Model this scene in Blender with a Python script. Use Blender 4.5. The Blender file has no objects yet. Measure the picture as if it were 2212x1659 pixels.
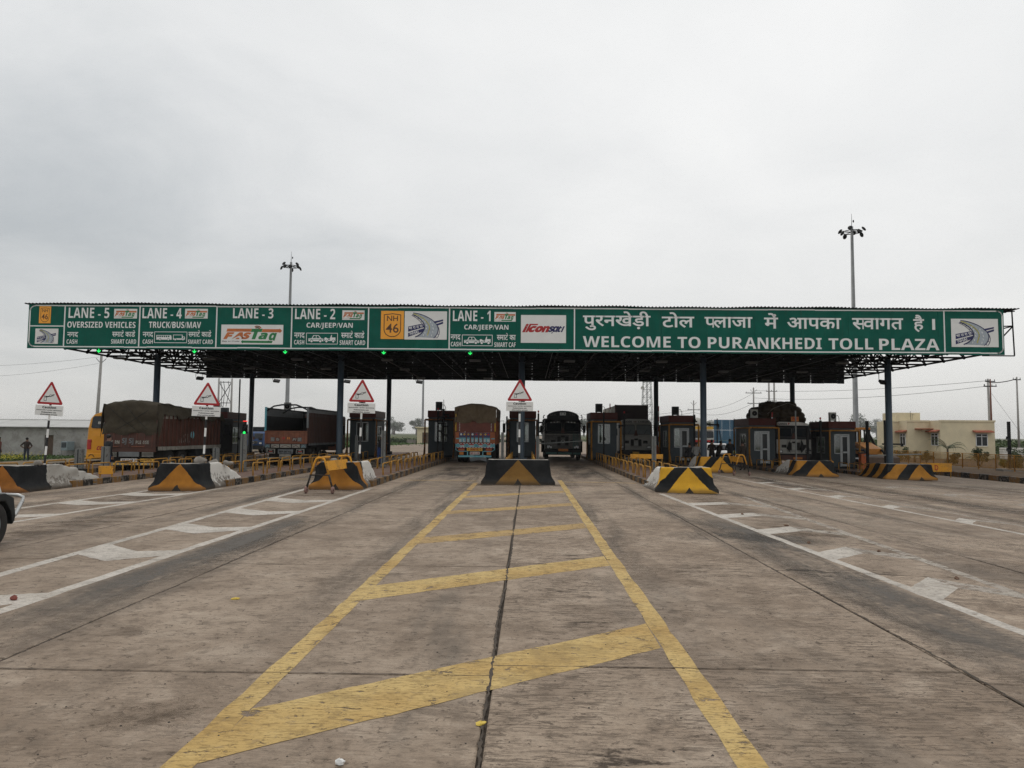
import bpy, bmesh, math, random
from mathutils import Vector, Matrix, noise as mnoise
RND = random.Random(11)
rad = math.radians
scene = bpy.context.scene
COL = scene.collection

# ---------------------------------------------------------------- camera
YAW, PITCH, ROLL, CAM_H = rad(1.213), rad(3.771), rad(0.4897), 1.75
def make_camera():
    f = Vector((-math.sin(YAW) * math.cos(PITCH), math.cos(YAW) * math.cos(PITCH), math.sin(PITCH)))
    r = Vector((math.cos(YAW), math.sin(YAW), 0))
    u = r.cross(f)
    r2 = r * math.cos(ROLL) + u * math.sin(ROLL)
    u2 = -r * math.sin(ROLL) + u * math.cos(ROLL)
    cd = bpy.data.cameras.new('camera')
    cd.sensor_width = 36.0
    cd.lens = 1646.0 / 2212.0 * 36.0
    cd.clip_start, cd.clip_end = 0.1, 9000
    co = bpy.data.objects.new('camera', cd)
    COL.objects.link(co)
    m = Matrix((r2, u2, -f)).transposed().to_4x4()
    m.translation = (0, 0, CAM_H)
    co.matrix_world = m
    scene.camera = co
make_camera()

# ---------------------------------------------------------------- sky, sun, exposure
SUN_EL, SUN_AZ = rad(58), rad(-12)          # behind thin cloud ahead of the camera
def make_world():
    w = bpy.data.worlds.new('World'); scene.world = w; w.use_nodes = True
    nt = w.node_tree; nt.nodes.clear(); N, L = nt.nodes.new, nt.links.new
    out = N('ShaderNodeOutputWorld')
    sky = N('ShaderNodeTexSky'); sky.sky_type = 'NISHITA'; sky.sun_disc = False
    sky.sun_elevation = SUN_EL; sky.sun_rotation = SUN_AZ; sky.dust_density = 3.0; sky.air_density = 1.0
    b1 = N('ShaderNodeBackground'); b1.inputs['Strength'].default_value = 0.1
    L(sky.outputs[0], b1.inputs['Color'])
    tc = N('ShaderNodeTexCoord')
    sep = N('ShaderNodeSeparateXYZ'); L(tc.outputs['Generated'], sep.inputs[0])
    def math_(op, a, b=None, c=None):
        n = N('ShaderNodeMath'); n.operation = op
        for i, v in enumerate((a, b, c)):
            if v is None: continue
            if isinstance(v, (int, float)): n.inputs[i].default_value = v
            else: L(v, n.inputs[i])
        return n.outputs[0]
    den = math_('ADD', math_('MAXIMUM', sep.outputs[2], 0.0), 0.22)
    comb = N('ShaderNodeCombineXYZ')
    L(math_('DIVIDE', sep.outputs[0], den), comb.inputs[0]); L(math_('DIVIDE', sep.outputs[1], den), comb.inputs[1])
    mp = N('ShaderNodeMapping'); L(comb.outputs[0], mp.inputs['Vector']); mp.inputs['Location'].default_value = (CLOUD_OFF[0], CLOUD_OFF[1], 0.0)
    n1 = N('ShaderNodeTexNoise'); n1.inputs['Scale'].default_value = 0.30; n1.inputs['Detail'].default_value = 2; n1.inputs['Roughness'].default_value = 0.5; n1.inputs['Distortion'].default_value = 0.1
    n2 = N('ShaderNodeTexNoise'); n2.inputs['Scale'].default_value = 1.9; n2.inputs['Detail'].default_value = 6; n2.inputs['Roughness'].default_value = 0.55; n2.inputs['Distortion'].default_value = 0.35
    L(mp.outputs[0], n1.inputs['Vector']); L(mp.outputs[0], n2.inputs['Vector'])
    s = math_('ADD', math_('MULTIPLY', n1.outputs[0], 0.76), math_('MULTIPLY', n2.outputs[0], 0.24))
    ramp = N('ShaderNodeValToRGB'); cr = ramp.color_ramp
    cr.elements[0].position = 0.30; cr.elements[0].color = (0.44, 0.475, 0.50, 1)
    cr.elements[1].position = 0.66; cr.elements[1].color = (0.95, 0.948, 0.935, 1)
    e = cr.elements.new(0.47); e.color = (0.765, 0.775, 0.775, 1)
    L(s, ramp.inputs[0])
    # the cloud layer thickens to an even haze towards the horizon
    hz = math_('POWER', math_('SUBTRACT', 1.0, math_('MINIMUM', math_('MAXIMUM', sep.outputs[2], 0.0), 1.0)), 9.0)
    mixh = N('ShaderNodeMix'); mixh.data_type = 'RGBA'
    L(math_('MULTIPLY', hz, 0.85), mixh.inputs[0]); L(ramp.outputs[0], mixh.inputs[6]); mixh.inputs[7].default_value = (0.67, 0.665, 0.64, 1)
    # an overcast vault brightens towards the zenith
    b2 = N('ShaderNodeBackground'); L(mixh.outputs[2], b2.inputs['Color']); L(math_('ADD', 0.96, math_('MULTIPLY', math_('MAXIMUM', sep.outputs[2], 0.0), 0.24)), b2.inputs['Strength'])
    mx = N('ShaderNodeMixShader'); mx.inputs[0].default_value = 0.94
    L(b1.outputs[0], mx.inputs[1]); L(b2.outputs[0], mx.inputs[2]); L(mx.outputs[0], out.inputs['Surface'])
CLOUD_OFF = (16.75, -15.6); HAZE = True
make_world()
sd = bpy.data.lights.new('sun', 'SUN'); sd.energy = 0.6; sd.angle = rad(25); sd.color = (1.0, 0.96, 0.9)
so = bpy.data.objects.new('sun', sd); COL.objects.link(so)
sdir = Vector((math.sin(SUN_AZ) * math.cos(SUN_EL), math.cos(SUN_AZ) * math.cos(SUN_EL), math.sin(SUN_EL)))
so.rotation_euler = sdir.to_track_quat('Z', 'Y').to_euler()
vs = scene.view_settings
scene.display_settings.display_device = 'sRGB'
vs.view_transform = 'Standard'; vs.look = 'None'; vs.exposure = 0.0; vs.gamma = 1.0; vs.use_curve_mapping = False
scene.render.engine = 'CYCLES'
scene.cycles.max_bounces = 5; scene.cycles.diffuse_bounces = 3; scene.cycles.glossy_bounces = 2
scene.cycles.transparent_max_bounces = 8; scene.cycles.transmission_bounces = 4; scene.cycles.volume_bounces = 0
scene.cycles.use_denoising = True; scene.cycles.denoising_prefilter = 'NONE'

# ---------------------------------------------------------------- materials
MATS = {}
def srgb(r, g, b):
    f = lambda c: (c / 255.0 / 12.92) if c / 255.0 <= 0.04045 else ((c / 255.0 + 0.055) / 1.055) ** 2.4
    return (f(r), f(g), f(b))
class NT:
    def __init__(s, name):
        m = bpy.data.materials.new(name); m.use_nodes = True; s.m = m; s.t = m.node_tree; s.t.nodes.clear()
        s.out = s.n('ShaderNodeOutputMaterial'); s.bs = s.n('ShaderNodeBsdfPrincipled'); s.l(s.bs.outputs[0], s.out.inputs['Surface'])
    def n(s, t, **kw):
        nd = s.t.nodes.new(t)
        for k, v in kw.items(): setattr(nd, k, v)
        return nd
    def l(s, a, b): s.t.links.new(a, b)
    def set(s, sock, v):
        if isinstance(v, (int, float)): sock.default_value = v
        elif isinstance(v, (tuple, list)): sock.default_value = (*v, 1.0) if len(v) == 3 and sock.type == 'RGBA' else v
        else: s.l(v, sock)
    def math(s, op, a, b=0.0, c=None, clamp=False):
        nd = s.n('ShaderNodeMath', operation=op); nd.use_clamp = clamp
        s.set(nd.inputs[0], a); s.set(nd.inputs[1], b)
        if c is not None: s.set(nd.inputs[2], c)
        return nd.outputs[0]
    def mix(s, f, a, b):
        nd = s.n('ShaderNodeMix', data_type='RGBA'); s.set(nd.inputs[0], f); s.set(nd.inputs[6], a); s.set(nd.inputs[7], b); return nd.outputs[2]
    def noise(s, scale, detail=3, rough=0.55, vec=None, dist=0.0):
        nd = s.n('ShaderNodeTexNoise'); nd.inputs['Scale'].default_value = scale; nd.inputs['Detail'].default_value = detail
        nd.inputs['Roughness'].default_value = rough; nd.inputs['Distortion'].default_value = dist
        if vec is not None: s.l(vec, nd.inputs['Vector'])
        return nd.outputs[0]
    def ramp(s, f, lo, hi):
        nd = s.n('ShaderNodeMapRange', interpolation_type='SMOOTHSTEP'); s.set(nd.inputs[0], f)
        nd.inputs[1].default_value = lo; nd.inputs[2].default_value = hi; return nd.outputs[0]
    def obj(s): return s.n('ShaderNodeTexCoord').outputs['Object']
    def pos(s): return s.n('ShaderNodeNewGeometry').outputs['Position']
    def map(s, vec, scale=(1, 1, 1), loc=(0, 0, 0), rot=(0, 0, 0)):
        nd = s.n('ShaderNodeMapping'); s.l(vec, nd.inputs['Vector']); nd.inputs['Scale'].default_value = scale
        s.set(nd.inputs['Location'], loc); nd.inputs['Rotation'].default_value = rot; return nd.outputs[0]
    def bump(s, h, strength=0.3, dist=0.01):
        nd = s.n('ShaderNodeBump'); nd.inputs['Strength'].default_value = strength; nd.inputs['Distance'].default_value = dist
        s.l(h, nd.inputs['Height']); s.l(nd.outputs[0], s.bs.inputs['Normal'])
    def fin(s, col, rough=0.6, metal=0.0, spec=0.5):
        s.set(s.bs.inputs['Base Color'], col); s.set(s.bs.inputs['Roughness'], rough); s.set(s.bs.inputs['Metallic'], metal)
        s.bs.inputs['Specular IOR Level'].default_value = spec
        MATS[s.m.name] = s.m; return s.m
def mat(name, col, rough=0.6, metal=0.0, var=0.18, scale=6.0, spec=0.4):
    """paint, cloth, metal ...: colour with slight mottling and uneven gloss"""
    if name in MATS: return MATS[name]
    k = NT(name); v = k.pos()
    n = k.noise(scale, 5, 0.6, v)
    n2 = k.noise(scale * 0.17, 3, 0.5, v)
    f = k.ramp(k.math('ADD', k.math('MULTIPLY', n, 0.6), k.math('MULTIPLY', n2, 0.4)), 0.3, 0.7)
    c = k.mix(f, tuple(x * (1 - var) for x in col), tuple(min(1, x * (1 + var)) for x in col))
    r = k.math('ADD', k.math('MULTIPLY', n, 0.25), rough - 0.12, clamp=True)
    return k.fin(c, r, metal, spec)
def worn(name, col, under, amount=0.35, scale=9.0, rough=0.65, dirt=(0.10, 0.085, 0.07), dirtamt=0.4):
    """old paint that has chipped away in places, with grime over it"""
    if name in MATS: return MATS[name]
    k = NT(name); v = k.pos()
    n = k.noise(scale, 8, 0.68, v, 0.4)
    chip = k.ramp(n, 0.5 + (0.5 - amount) * 0.35, 0.53 + (0.5 - amount) * 0.35)
    d = k.math('MULTIPLY', k.ramp(k.noise(scale * 0.3, 6, 0.65, v), 0.42, 0.72), dirtamt)
    c = k.mix(chip, col, under); c = k.mix(d, c, dirt)
    k.bump(k.math('ADD', k.math('MULTIPLY', chip, -0.5), k.math('MULTIPLY', n, 0.4)), 0.35, 0.006)
    return k.fin(c, rough, 0.0, 0.2)
def emis(name, col, s):
    k = NT(name); k.bs.inputs['Emission Color'].default_value = (*col, 1); k.bs.inputs['Emission Strength'].default_value = s
    return k.fin(tuple(c * 0.3 for c in col), 0.4)
def glass(name, col=(0.02, 0.025, 0.028), rough=0.06):
    k = NT(name); n = k.noise(3.0, 4, 0.6, k.pos())
    return k.fin(k.mix(n, col, tuple(c * 1.8 for c in col)), k.math('ADD', k.math('MULTIPLY', n, 0.12), rough - 0.03), 0.0, 0.35)

def sign_mat():
    k = NT('sign_green'); v = k.pos(); oi = k.n('ShaderNodeObjectInfo').outputs['Random']
    s = k.noise(1.0, 6, 0.65, k.map(v, (5.0, 1.0, 0.35))); d = k.noise(1.6, 5, 0.6, v)
    c = k.mix(k.ramp(d, 0.3, 0.7), (0.003, 0.088, 0.063), (0.005, 0.112, 0.080)); c = k.mix(k.math('MULTIPLY', k.ramp(s, 0.52, 0.72), 0.30), c, (0.030, 0.075, 0.060)); c = k.mix(k.math('MULTIPLY', oi, 0.22), c, (0.002, 0.060, 0.043))
    k.bump(d, 0.25, 0.03); return k.fin(c, 0.6, 0, 0.12)
mat('steel_dark', (0.022, 0.025, 0.028), 0.6, spec=0.2); mat('steel_black', (0.009, 0.009, 0.010), 0.6, spec=0.2)
mat('column_blue', srgb(52, 65, 76), 0.55, var=0.12, scale=3); mat('galv', srgb(132, 135, 133), 0.5, 0.4)
mat('mast_grey', srgb(120, 122, 122), 0.5, 0.3); mat('rubber', (0.018, 0.017, 0.016), 0.85); mat('rim', srgb(96, 98, 96), 0.5, 0.3)
mat('white_paint', (0.74, 0.74, 0.72), 0.6, var=0.08); mat('white_sign', (0.72, 0.72, 0.70), 0.55, var=0.05, scale=2)
mat('letter_white', (0.74, 0.75, 0.74), 0.5, var=0.04, scale=1.5)
sign_mat(); mat('red_sign', (0.38, 0.016, 0.020), 0.5, var=0.1)
mat('ink', (0.015, 0.015, 0.016), 0.6); mat('navy', (0.020, 0.022, 0.10), 0.5); mat('logo_orange', (0.50, 0.145, 0.040), 0.5)
mat('logo_green', (0.022, 0.19, 0.060), 0.5); mat('logo_red', (0.38, 0.020, 0.022), 0.5); mat('nh_orange', (0.84, 0.36, 0.035), 0.5, var=0.06)
mat('logo_road', (0.34, 0.38, 0.42), 0.5); mat('logo_yellow', (0.50, 0.46, 0.12), 0.5); mat('nh_ink', (0.10, 0.045, 0.02), 0.5)
mat('booth_grey', srgb(68, 76, 80), 0.6, var=0.14, scale=2.5, spec=0.2); mat('booth_red', srgb(80, 38, 33), 0.6, var=0.2, scale=3, spec=0.2)
mat('alu', srgb(168, 172, 174), 0.4, 0.3, var=0.1); glass('glass_dark', (0.010, 0.013, 0.016), 0.16); glass('glass_sky_tint', (0.15, 0.17, 0.175), 0.08)  # the paler glass has reflected sky put into its base colour
worn('hoop_yellow', (0.38, 0.195, 0.032), (0.16, 0.09, 0.05), 0.28, 14); worn('barricade_yellow', (0.66, 0.31, 0.035), (0.20, 0.10, 0.05), 0.25, 9)
worn('pipe_brown', (0.26, 0.11, 0.035), (0.07, 0.05, 0.04), 0.4, 7); worn('post_grey', srgb(112, 114, 112), (0.10, 0.09, 0.08), 0.25, 8)
worn('kerb_black', (0.012, 0.012, 0.012), (0.17, 0.15, 0.13), 0.42, 6, dirtamt=0.6); worn('kerb_yellow', (0.20, 0.105, 0.032), (0.17, 0.15, 0.13), 0.42, 6, dirtamt=0.6)
mat('orange_cab', (0.50, 0.12, 0.035), 0.5); mat('skin', (0.16, 0.085, 0.055), 0.6); mat('hair', (0.012, 0.010, 0.009), 0.7)
mat('concrete_plain', (0.22, 0.20, 0.175), 0.85, var=0.3, scale=5); mat('ac_white', srgb(170, 170, 164), 0.5)

# ---------------------------------------------------------------- mesh helpers
class MB:
    def __init__(s): s.v, s.f, s.uv = [], [], None
    def box(s, x0, x1, y0, y1, z0, z1):
        b = len(s.v)
        s.v += [(x0,y0,z0),(x1,y0,z0),(x1,y1,z0),(x0,y1,z0),(x0,y0,z1),(x1,y0,z1),(x1,y1,z1),(x0,y1,z1)]
        s.f += [tuple(b+i for i in q) for q in ((0,3,2,1),(4,5,6,7),(0,1,5,4),(1,2,6,5),(2,3,7,6),(3,0,4,7))]
        return s
    def bc(s, c, sz): return s.box(c[0]-sz[0]/2, c[0]+sz[0]/2, c[1]-sz[1]/2, c[1]+sz[1]/2, c[2]-sz[2]/2, c[2]+sz[2]/2)
    def obox(s, c, sz, m):
        t = MB().bc((0,0,0), sz); b = len(s.v); c = Vector(c)
        s.v += [tuple(c + m @ Vector(p)) for p in t.v]; s.f += [tuple(b+i for i in q) for q in t.f]; return s
    def prism(s, pts, axis, a0, a1):
        """polygon pts in the other two axes, extruded along axis"""
        b, n = len(s.v), len(pts)
        def P(p, a): return (a, p[0], p[1]) if axis == 'x' else ((p[0], a, p[1]) if axis == 'y' else (p[0], p[1], a))
        s.v += [P(p, a0) for p in pts] + [P(p, a1) for p in pts]
        s.f += [tuple(b+i for i in range(n)), tuple(b+n+i for i in reversed(range(n)))]
        s.f += [(b+i, b+n+i, b+n+(i+1) % n, b+(i+1) % n) for i in range(n)]
        return s
    def cyl(s, p0, p1, r0, r1=None, n=10, cap=True):
        r1 = r0 if r1 is None else r1
        p0, p1 = Vector(p0), Vector(p1); d = (p1-p0)
        if d.length < 1e-6: return s
        q = d.to_track_quat('Z', 'Y'); b = len(s.v)
        for p, r in ((p0, r0), (p1, r1)):
            for i in range(n):
                a = 2*math.pi*i/n; s.v.append(tuple(p + q @ Vector((r*math.cos(a), r*math.sin(a), 0))))
        s.f += [(b+i, b+(i+1) % n, b+n+(i+1) % n, b+n+i) for i in range(n)]
        if cap: s.f += [tuple(b+i for i in reversed(range(n))), tuple(b+n+i for i in range(n))]
        return s
    def tube(s, pts, r, n=8):
        pts = [Vector(p) for p in pts]; b = len(s.v); k = len(pts)
        for i, p in enumerate(pts):
            d = (pts[min(i+1, k-1)] - pts[max(i-1, 0)]).normalized(); q = d.to_track_quat('Z', 'Y')
            rr = r[i] if isinstance(r, (list, tuple)) else r
            for j in range(n):
                a = 2*math.pi*j/n; s.v.append(tuple(p + q @ Vector((rr*math.cos(a), rr*math.sin(a), 0))))
        for i in range(k-1):
            # match ring starts so the tube never twists
            o = min(range(n), key=lambda o: sum((Vector(s.v[b+i*n+j]) - Vector(s.v[b+(i+1)*n+(j+o) % n]) - (pts[i]-pts[i+1])).length for j in range(n)))
            ring = [s.v[b+(i+1)*n+(j+o) % n] for j in range(n)]
            s.v[b+(i+1)*n:b+(i+2)*n] = ring
            s.f += [(b+i*n+j, b+i*n+(j+1) % n, b+(i+1)*n+(j+1) % n, b+(i+1)*n+j) for j in range(n)]
        s.f += [tuple(b+j for j in reversed(range(n))), tuple(b+(k-1)*n+j for j in range(n))]
        return s
    def sph(s, c, r, nu=12, nv=8):
        b = len(s.v); rx, ry, rz = (r, r, r) if isinstance(r, (int, float)) else r
        for i in range(nv+1):
            t = math.pi*i/nv
            for j in range(nu):
                a = 2*math.pi*j/nu; s.v.append((c[0]+rx*math.sin(t)*math.cos(a), c[1]+ry*math.sin(t)*math.sin(a), c[2]+rz*math.cos(t)))
        for i in range(nv):
            s.f += [(b+i*nu+j, b+(i+1)*nu+j, b+(i+1)*nu+(j+1) % nu, b+i*nu+(j+1) % nu) for j in range(nu)]
        return s
    def lathe(s, prof, axis, c, n=18):
        """prof: (radius, offset along axis)"""
        b, k = len(s.v), len(prof)
        for r, o in prof:
            for j in range(n):
                a = 2*math.pi*j/n; p, q = r*math.cos(a), r*math.sin(a)
                d = {'x': (o, p, q), 'y': (p, o, q), 'z': (p, q, o)}[axis]
                s.v.append((c[0]+d[0], c[1]+d[1], c[2]+d[2]))
        for i in range(k-1):
            s.f += [(b+i*n+j, b+i*n+(j+1) % n, b+(i+1)*n+(j+1) % n, b+(i+1)*n+j) for j in range(n)]
        return s
    def poly(s, pts): b = len(s.v); s.v += [tuple(p) for p in pts]; s.f.append(tuple(range(b, b+len(pts)))); return s
    def add(s, o, off=(0,0,0)):
        b = len(s.v); s.v += [(p[0]+off[0], p[1]+off[1], p[2]+off[2]) for p in o.v]; s.f += [tuple(b+i for i in q) for q in o.f]; return s
    def xf(s, m): s.v = [tuple(m @ Vector(p)) for p in s.v]; return s
    def mesh(s, name, m=None, smooth=False, bevel=0.0, org=None, seg=2):
        me = bpy.data.meshes.new(name)
        vv = s.v if org is None else [(p[0]-org[0], p[1]-org[1], p[2]-org[2]) for p in s.v]
        me.from_pydata(vv, [], s.f)
        if s.uv:
            ul = me.uv_layers.new(name='wrap')
            for lp in me.loops: ul.data[lp.index].uv = s.uv[lp.vertex_index]
        bm = bmesh.new(); bm.from_mesh(me)
        bmesh.ops.recalc_face_normals(bm, faces=bm.faces)
        if bevel > 0:
            es = [e for e in bm.edges if len(e.link_faces) == 2 and e.calc_face_angle(0) > 0.5]
            bmesh.ops.bevel(bm, geom=es, offset=bevel, segments=seg, affect='EDGES', profile=0.6)
        bm.to_mesh(me); bm.free()
        if smooth:
            for p in me.polygons: p.use_smooth = True
        if m is not None: me.materials.append(MATS[m] if isinstance(m, str) else m)
        return me
    def build(s, name, m, parent=None, smooth=False, bevel=0.0, world=False, seg=2):
        org = None
        if parent is not None and world: org = wloc(parent)
        o = bpy.data.objects.new(name, s.mesh(name, m, smooth, bevel, org, seg)); COL.objects.link(o)
        if parent is not None: o.parent = parent
        return o
def wloc(o):
    l = Vector((0,0,0))
    while o is not None: l += o.location; o = o.parent
    return l
def tag(o, label=None, cat=None, group=None, kind=None):
    if label: o['label'] = label
    if cat: o['category'] = cat
    if group: o['group'] = group
    if kind: o['kind'] = kind
    return o
def thing(name, label, cat, loc=(0,0,0), rz=0.0, group=None):
    o = bpy.data.objects.new(name, None); o.empty_display_size = 0.2; COL.objects.link(o)
    o.location = loc; o.rotation_euler = (0, 0, rz); return tag(o, label, cat, group)
def inst(name, me, parent=None, loc=(0,0,0), rz=0.0, sc=None):
    o = bpy.data.objects.new(name, me); COL.objects.link(o); o.parent = parent; o.location = loc; o.rotation_euler = (0,0,rz)
    if sc: o.scale = sc
    return o
def clone(o, parent=None, loc=None, rz=None, label=None):
    c = o.copy(); COL.objects.link(c); c.parent = parent
    if loc is not None: c.location = loc
    if rz is not None: c.rotation_euler = (0, 0, rz)
    if label: c['label'] = label
    for ch in list(o.children): clone(ch, c)
    return c
def lerp(a, b, t): return a + (b-a)*t

# ---------------------------------------------------------------- lettering
def bold(s):
    r = ''
    for ch in s:
        if 'A' <= ch <= 'Z': r += chr(0x1D5D4+ord(ch)-65)
        elif 'a' <= ch <= 'z': r += chr(0x1D5EE+ord(ch)-97)
        elif '0' <= ch <= '9': r += chr(0x1D7EC+ord(ch)-48)
        else: r += ch
    return r
_tc = {}
TMP = bpy.data.scenes.new('tmp'); TVL = TMP.view_layers[0]
def evaluated(o):
    TVL.update(); return bpy.data.meshes.new_from_object(o.evaluated_get(TVL.depsgraph))
def glyphs(s, off=0.0):
    """2-D outline mesh of a string: (verts, faces)"""
    if (s, off) in _tc: return _tc[(s, off)]
    c = bpy.data.curves.new('t', 'FONT'); c.body = s; c.resolution_u = 3; c.offset = off
    o = bpy.data.objects.new('t', c); TMP.collection.objects.link(o)
    me = evaluated(o)
    r = ([(v.co.x, v.co.y) for v in me.vertices], [tuple(p.vertices) for p in me.polygons])
    bpy.data.objects.remove(o); bpy.data.curves.remove(c); bpy.data.meshes.remove(me)
    _tc[(s, off)] = r
    return r
def ribbon(pts, w):
    V, F = [], []
    for i in range(len(pts)-1):
        (x0, y0), (x1, y1) = pts[i], pts[i+1]; d = math.hypot(x1-x0, y1-y0) or 1
        nx, ny = -(y1-y0)/d*w/2, (x1-x0)/d*w/2; ex, ey = (x1-x0)/d*w*0.3, (y1-y0)/d*w*0.3
        b = len(V); V += [(x0+nx-ex, y0+ny-ey), (x0-nx-ex, y0-ny-ey), (x1-nx+ex, y1-ny+ey), (x1+nx+ex, y1+ny+ey)]; F.append((b, b+1, b+2, b+3))
    return V, F
def deva(tokens):
    """Devanagari laid out cluster by cluster; ('h', c) half form, ('r', c) with a hook above, ('p', c) with a stroke below"""
    V, F, pen = [], [], 0.0
    def put(vf, dx):
        b = len(V); V.extend((x+dx, y) for x, y in vf[0]); F.extend(tuple(b+i for i in f) for f in vf[1])
    for t in tokens:
        if t == ' ': pen += 0.30; continue
        if isinstance(t, str):
            g = glyphs(t, 0.016); put(g, pen); pen += max(x for x, y in g[0]) - 0.035; continue
        g = glyphs(t[1], 0.016); x1 = max(x for x, y in g[0])
        if t[0] == 'h':
            cut = x1 - 0.155
            bm = bmesh.new(); vs_ = [bm.verts.new((x, y, 0)) for x, y in g[0]]
            for f in g[1]:
                try: bm.faces.new([vs_[i] for i in f])
                except ValueError: pass
            bmesh.ops.bisect_plane(bm, geom=bm.verts[:]+bm.edges[:]+bm.faces[:], plane_co=(cut, 0, 0), plane_no=(1, 0, 0), clear_outer=True)
            bm.verts.index_update(); put(([(v.co.x, v.co.y) for v in bm.verts], [tuple(v.index for v in f.verts) for f in bm.faces]), pen); bm.free()
            pen += cut - 0.02
        elif t[0] == 'r':
            put(g, pen); xr = pen + x1*0.72
            put(ribbon([(xr-0.02, 0.62), (xr+0.03, 0.72), (xr+0.0, 0.82), (xr-0.09, 0.86), (xr-0.16, 0.81)], 0.07), 0); pen += x1 - 0.035
        else:
            put(g, pen); put(ribbon([(pen+x1*0.70, 0.20), (pen+x1*0.38, 0.02)], 0.07), 0); pen += x1 - 0.035
    return V, F
def fit(vf, x0, x1, z0, z1, y, mb=None, shear=0.0, rot=0.0):
    """place a 2-D outline into a box on a plane facing -y"""
    mb = mb or MB(); V = [(x + shear*yy, yy) for x, yy in vf[0]]
    ax, bx = min(v[0] for v in V), max(v[0] for v in V); ay, by = min(v[1] for v in V), max(v[1] for v in V)
    b = len(mb.v); cx, cz = (x0+x1)/2, (z0+z1)/2; ca, sa = math.cos(rot), math.sin(rot)
    for px, py in V:
        X = x0 + (px-ax)/(bx-ax or 1)*(x1-x0); Z = z0 + (py-ay)/(by-ay or 1)*(z1-z0)
        if rot: X, Z = cx + (X-cx)*ca - (Z-cz)*sa, cz + (X-cx)*sa + (Z-cz)*ca
        mb.v.append((X, y, Z))
    mb.f += [tuple(b+i for i in f) for f in vf[1]]
    return mb
def flat(pts, y, mb=None):
    mb = mb or MB(); b = len(mb.v); mb.v += [(p[0], y, p[1]) for p in pts]; mb.f.append(tuple(range(b, b+len(pts)))); return mb
# ================================================================ GROUND, ROAD, MARKINGS
KNOT = [(-3000, -0.45), (-34, -0.42), (-27, -0.30), (-7.7, -0.01), (-4.0, 0.0), (3.27, 0.0), (27, -0.70), (3000, -0.70)]
def zg(x):
    for (a, za), (b, zb) in zip(KNOT, KNOT[1:]):
        if x <= b: return za + (zb-za)*(x-a)/(b-a)
    return KNOT[-1][1]
GARDEN = -0.37
def concrete_mat(name):
    k = NT(name); v = k.pos()
    oi = k.n('ShaderNodeObjectInfo').outputs['Random']
    big = k.noise(0.33, 4, 0.55, v, 0.3); mid = k.noise(1.5, 7, 0.66, v, 0.5); fine = k.noise(45, 4, 0.7, v); sm = k.noise(6.0, 8, 0.72, v, 0.4)
    gx = k.n('ShaderNodeSeparateXYZ'); k.l(v, gx.inputs[0]); rt = k.ramp(gx.outputs[0], -0.27, -0.23)      # slabs right of the centre joint keep their broom finish
    c = k.mix(k.ramp(big, 0.33, 0.66), (0.195, 0.147, 0.107), (0.290, 0.228, 0.172))
    c = k.mix(k.math('MULTIPLY', k.ramp(mid, 0.49, 0.68), 0.62), c, (0.135, 0.100, 0.073))
    c = k.mix(k.math('MULTIPLY', k.ramp(mid, 0.50, 0.30), 0.50), c, (0.375, 0.305, 0.237))
    c = k.mix(k.math('MULTIPLY', k.ramp(sm, 0.50, 0.62), 0.52), c, (0.125, 0.095, 0.070))
    c = k.mix(k.math('MULTIPLY', k.ramp(sm, 0.46, 0.34), 0.30), c, (0.37, 0.305, 0.24))
    # broom finish: fine broken grooves across the lanes
    st = k.noise(1.0, 6, 0.75, k.map(v, (4.0, 34.0, 1.0)), 0.5); st2 = k.noise(1.0, 6, 0.75, k.map(v, (9.0, 20.0, 1.0)), 0.8)
    area = k.math('MULTIPLY', k.ramp(k.math('ADD', k.noise(0.9, 6, 0.66, v, 0.8), k.math('MULTIPLY', oi, 0.16)), 0.46, 0.66), k.math('ADD', 0.30, k.math('MULTIPLY', rt, 0.70)))
    gro = k.math('MULTIPLY', k.math('MAXIMUM', k.ramp(st, 0.52, 0.60), k.ramp(st2, 0.56, 0.62)), area)
    c = k.mix(k.math('MULTIPLY', gro, 0.74), c, (0.078, 0.058, 0.043))
    # dark scabs where the skin has worn off
    pit = k.ramp(k.noise(11.0, 8, 0.76, k.map(v, (1.0, 1.25, 1.0)), 0.8), 0.575, 0.63)
    c = k.mix(k.math('MULTIPLY', pit, 0.80), c, (0.080, 0.059, 0.043))
    # rubber and oil dragged along the lanes
    oil = k.ramp(k.noise(1.0, 6, 0.62, k.map(v, (0.85, 0.10, 1.0), (5.3, 2.2, 0)), 0.6), 0.53, 0.72)
    c = k.mix(k.math('MULTIPLY', oil, 0.55), c, (0.085, 0.073, 0.061))
    smear = k.ramp(k.noise(0.8, 8, 0.72, k.map(v, (0.8, 1.1, 1.0), (1.7, 9.1, 0)), 1.0), 0.57, 0.66)
    c = k.mix(k.math('MULTIPLY', smear, 0.55), c, (0.095, 0.070, 0.050))
    c = k.mix(k.math('MULTIPLY', k.ramp(fine, 0.40, 0.72), 0.28), c, (0.10, 0.082, 0.066))
    t = k.math('ADD', k.math('ADD', 0.98, k.math('MULTIPLY', rt, 0.12)), k.math('MULTIPLY', oi, 0.24))
    vm = k.n('ShaderNodeVectorMath', operation='SCALE'); k.l(c, vm.inputs[0]); k.l(t, vm.inputs['Scale']); c = vm.outputs[0]
    h = k.math('ADD', k.math('MULTIPLY', gro, -0.8), k.math('ADD', k.math('MULTIPLY', pit, -0.7), k.math('ADD', k.math('MULTIPLY', fine, 0.35), k.math('MULTIPLY', sm, 0.6))))
    k.bump(h, 0.6, 0.010)
    return k.fin(c, k.math('ADD', 0.66, k.math('MULTIPLY', mid, 0.3)), 0.0, 0.2)
concrete_mat('concrete_road')
mat('joint_dirt', (0.062, 0.048, 0.036), 0.95, var=0.4, scale=25)
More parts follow.
